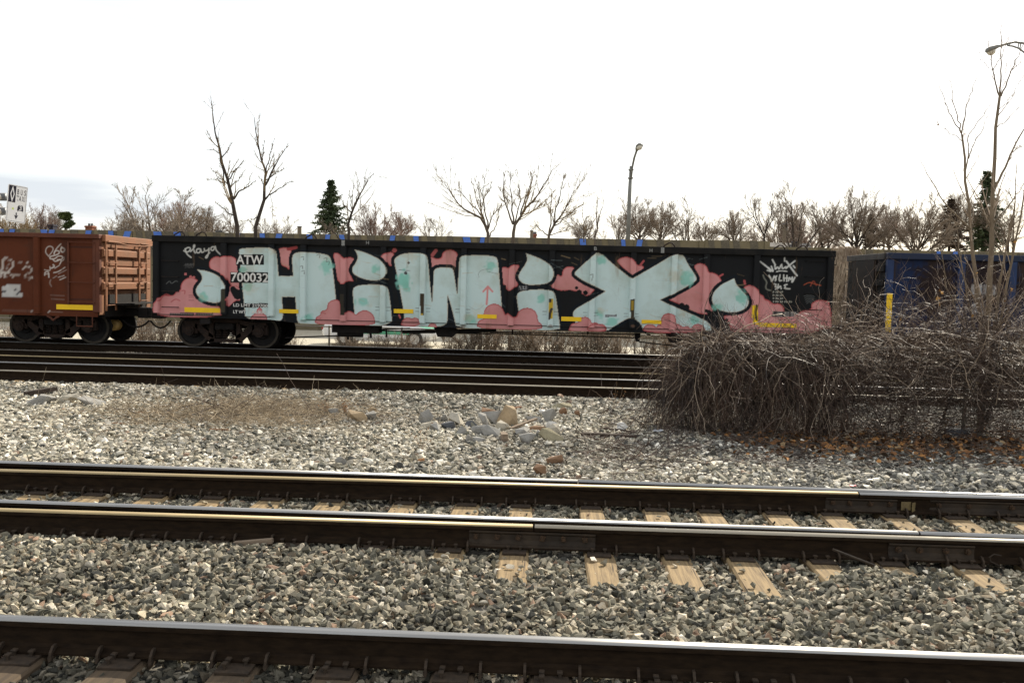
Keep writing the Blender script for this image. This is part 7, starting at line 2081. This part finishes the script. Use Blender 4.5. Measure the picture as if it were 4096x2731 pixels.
# leaf litter under the thicket
def litter():
    rng = np.random.default_rng(31)
    n = 3400
    xa, xb = vx(2790), vx(4400)
    X = rng.uniform(xa, xb, n); Y = np.clip(rng.normal(13.0, 0.75, n), 11.3, 14.9)
    keep = rng.uniform(0, 1, n) < np.clip((X - xa) / 1.0, 0.12, 1)
    X, Y = X[keep], Y[keep]; n = len(X)
    C = np.stack([X, Y, hb(X, Y) + rng.uniform(0.02, 0.075, n)], -1)
    nrm_ = norm(np.stack([rng.normal(0, .55, n), rng.normal(0, .55, n), np.ones(n)], -1))
    a = norm(np.cross(nrm_, norm(rng.normal(size=(n, 3))))); b = np.cross(nrm_, a)
    s = rng.uniform(0.022, 0.055, (n, 1))
    cur = nrm_ * s * rng.uniform(-0.5, 0.7, (n, 1))
    v = np.stack([C - a * s, C - b * s * 0.75 - a * s * 0.2 + cur, C + b * s * 0.1, C + b * s * 0.75 - a * s * 0.1 + cur, C + a * s * 1.1, C - b * s * 0.6 + a * s * 0.5 + cur, C + b * s * 0.6 + a * s * 0.6 + cur], 1).reshape(-1, 3)
    base = np.arange(n)[:, None] * 7
    t = np.concatenate([base + np.array(k) for k in ((0, 1, 2), (0, 2, 3), (1, 5, 2), (5, 4, 2), (4, 6, 2), (6, 3, 2))])
    me = fast_mesh('leaf_litter', v, None, t)
    pal = np.array([(0.20, 0.092, 0.034), (0.11, 0.060, 0.030), (0.38, 0.18, 0.055), (0.065, 0.042, 0.026), (0.36, 0.25, 0.13)])
    c = pal[rng.choice(5, n, p=[.3, .28, .16, .18, .08])] * rng.uniform(.8, 1.2, (n, 1))
    at = me.color_attributes.new('paint', 'FLOAT_COLOR', 'POINT')
    at.data.foreach_set('color', np.concatenate([c.repeat(7, 0), np.ones((n * 7, 1))], 1).astype(np.float32).ravel())
    tag(link('leaf_litter', me, mat('leaf_litter', (1, 1, 1), (0.75, 0.75, 0.75), 30, 0.85, attr='paint')), 'fallen brown leaves under the thicket and sapling', 'leaves', kind='stuff')
    # dark soil the thicket grows in
    ys = np.arange(11.9, 14.9, 0.1); xs = np.arange(xa - 0.2, xb, 0.1)
    XX, YY = np.meshgrid(xs, ys)
    edge = np.minimum(np.clip((YY - 12.1 + 0.5 * (vnoise(XX * 2, YY * 2, 3) - .5)) / 0.5, 0, 1), np.clip((14.7 - YY) / 0.4, 0, 1)) * np.clip((XX - xa + 0.2) / 0.5, 0, 1)
    ZZ = hb(XX, YY) - 0.03 + 0.062 * edge + 0.02 * vnoise(XX * 6, YY * 6, 8) * edge
    m_ = len(xs); i = np.arange(m_ - 1)[None]; j = np.arange(len(ys) - 1)[:, None]
    q_ = np.stack(np.broadcast_arrays(j * m_ + i, j * m_ + i + 1, (j + 1) * m_ + i + 1, (j + 1) * m_ + i), -1).reshape(-1, 4)
    tag(link('soil', fast_mesh('soil', np.stack([XX, YY, ZZ], -1), q_), mat('soil', (0.045, 0.034, 0.024), (0.085, 0.062, 0.042), 9, 0.95, 0.0, 0.02, 40), smooth=True), kind='structure')
litter()

# scraps of litter
def scrap(u, v, s, m, label, lift=0.02, Y=None):
    p = on_ground(u, v)
    rng = np.random.default_rng(int(u))
    k = 5
    g = np.stack(np.meshgrid(np.linspace(-1, 1, k), np.linspace(-.6, .6, k)), -1).reshape(-1, 2)
    vv = np.concatenate([g * s, (rng.uniform(0, .55, (k * k, 1)) * s)], 1)
    q_ = [(j * k + i, j * k + i + 1, (j + 1) * k + i + 1, (j + 1) * k + i) for j in range(k - 1) for i in range(k - 1)]
    o = link('litter_scrap', fast_mesh('litter_scrap', vv, q_), M[m], None, (p.x, p.y, gz(p.x, p.y) + lift), smooth=True)
    tag(o, label, 'litter')
M['scrap_white'] = mat('scrap_white', (0.75, 0.77, 0.80), (0.6, 0.63, 0.68), 20, 0.4)
M['scrap_red'] = mat('scrap_red', (0.70, 0.03, 0.07), (0.6, 0.02, 0.05), 20, 0.5)
M['scrap_black'] = mat('scrap_black', (0.018, 0.018, 0.02), (0.03, 0.03, 0.03), 20, 0.4)
scrap(2632, 1735, 0.075, 'scrap_white', 'crumpled white plastic at the left foot of the thicket')
scrap(2620, 1716, 0.09, 'scrap_black', 'black plastic scrap behind the crumpled white plastic')
scrap(3411, 1957, 0.032, 'scrap_red', 'small bright red scrap behind the rail at right', 0.035)
scrap(3722, 1881, 0.03, 'scrap_white', 'small white scrap before the leaf litter at right')
scrap(755, 1640, 0.06, 'scrap_white', 'torn white scrap in the dead grass')
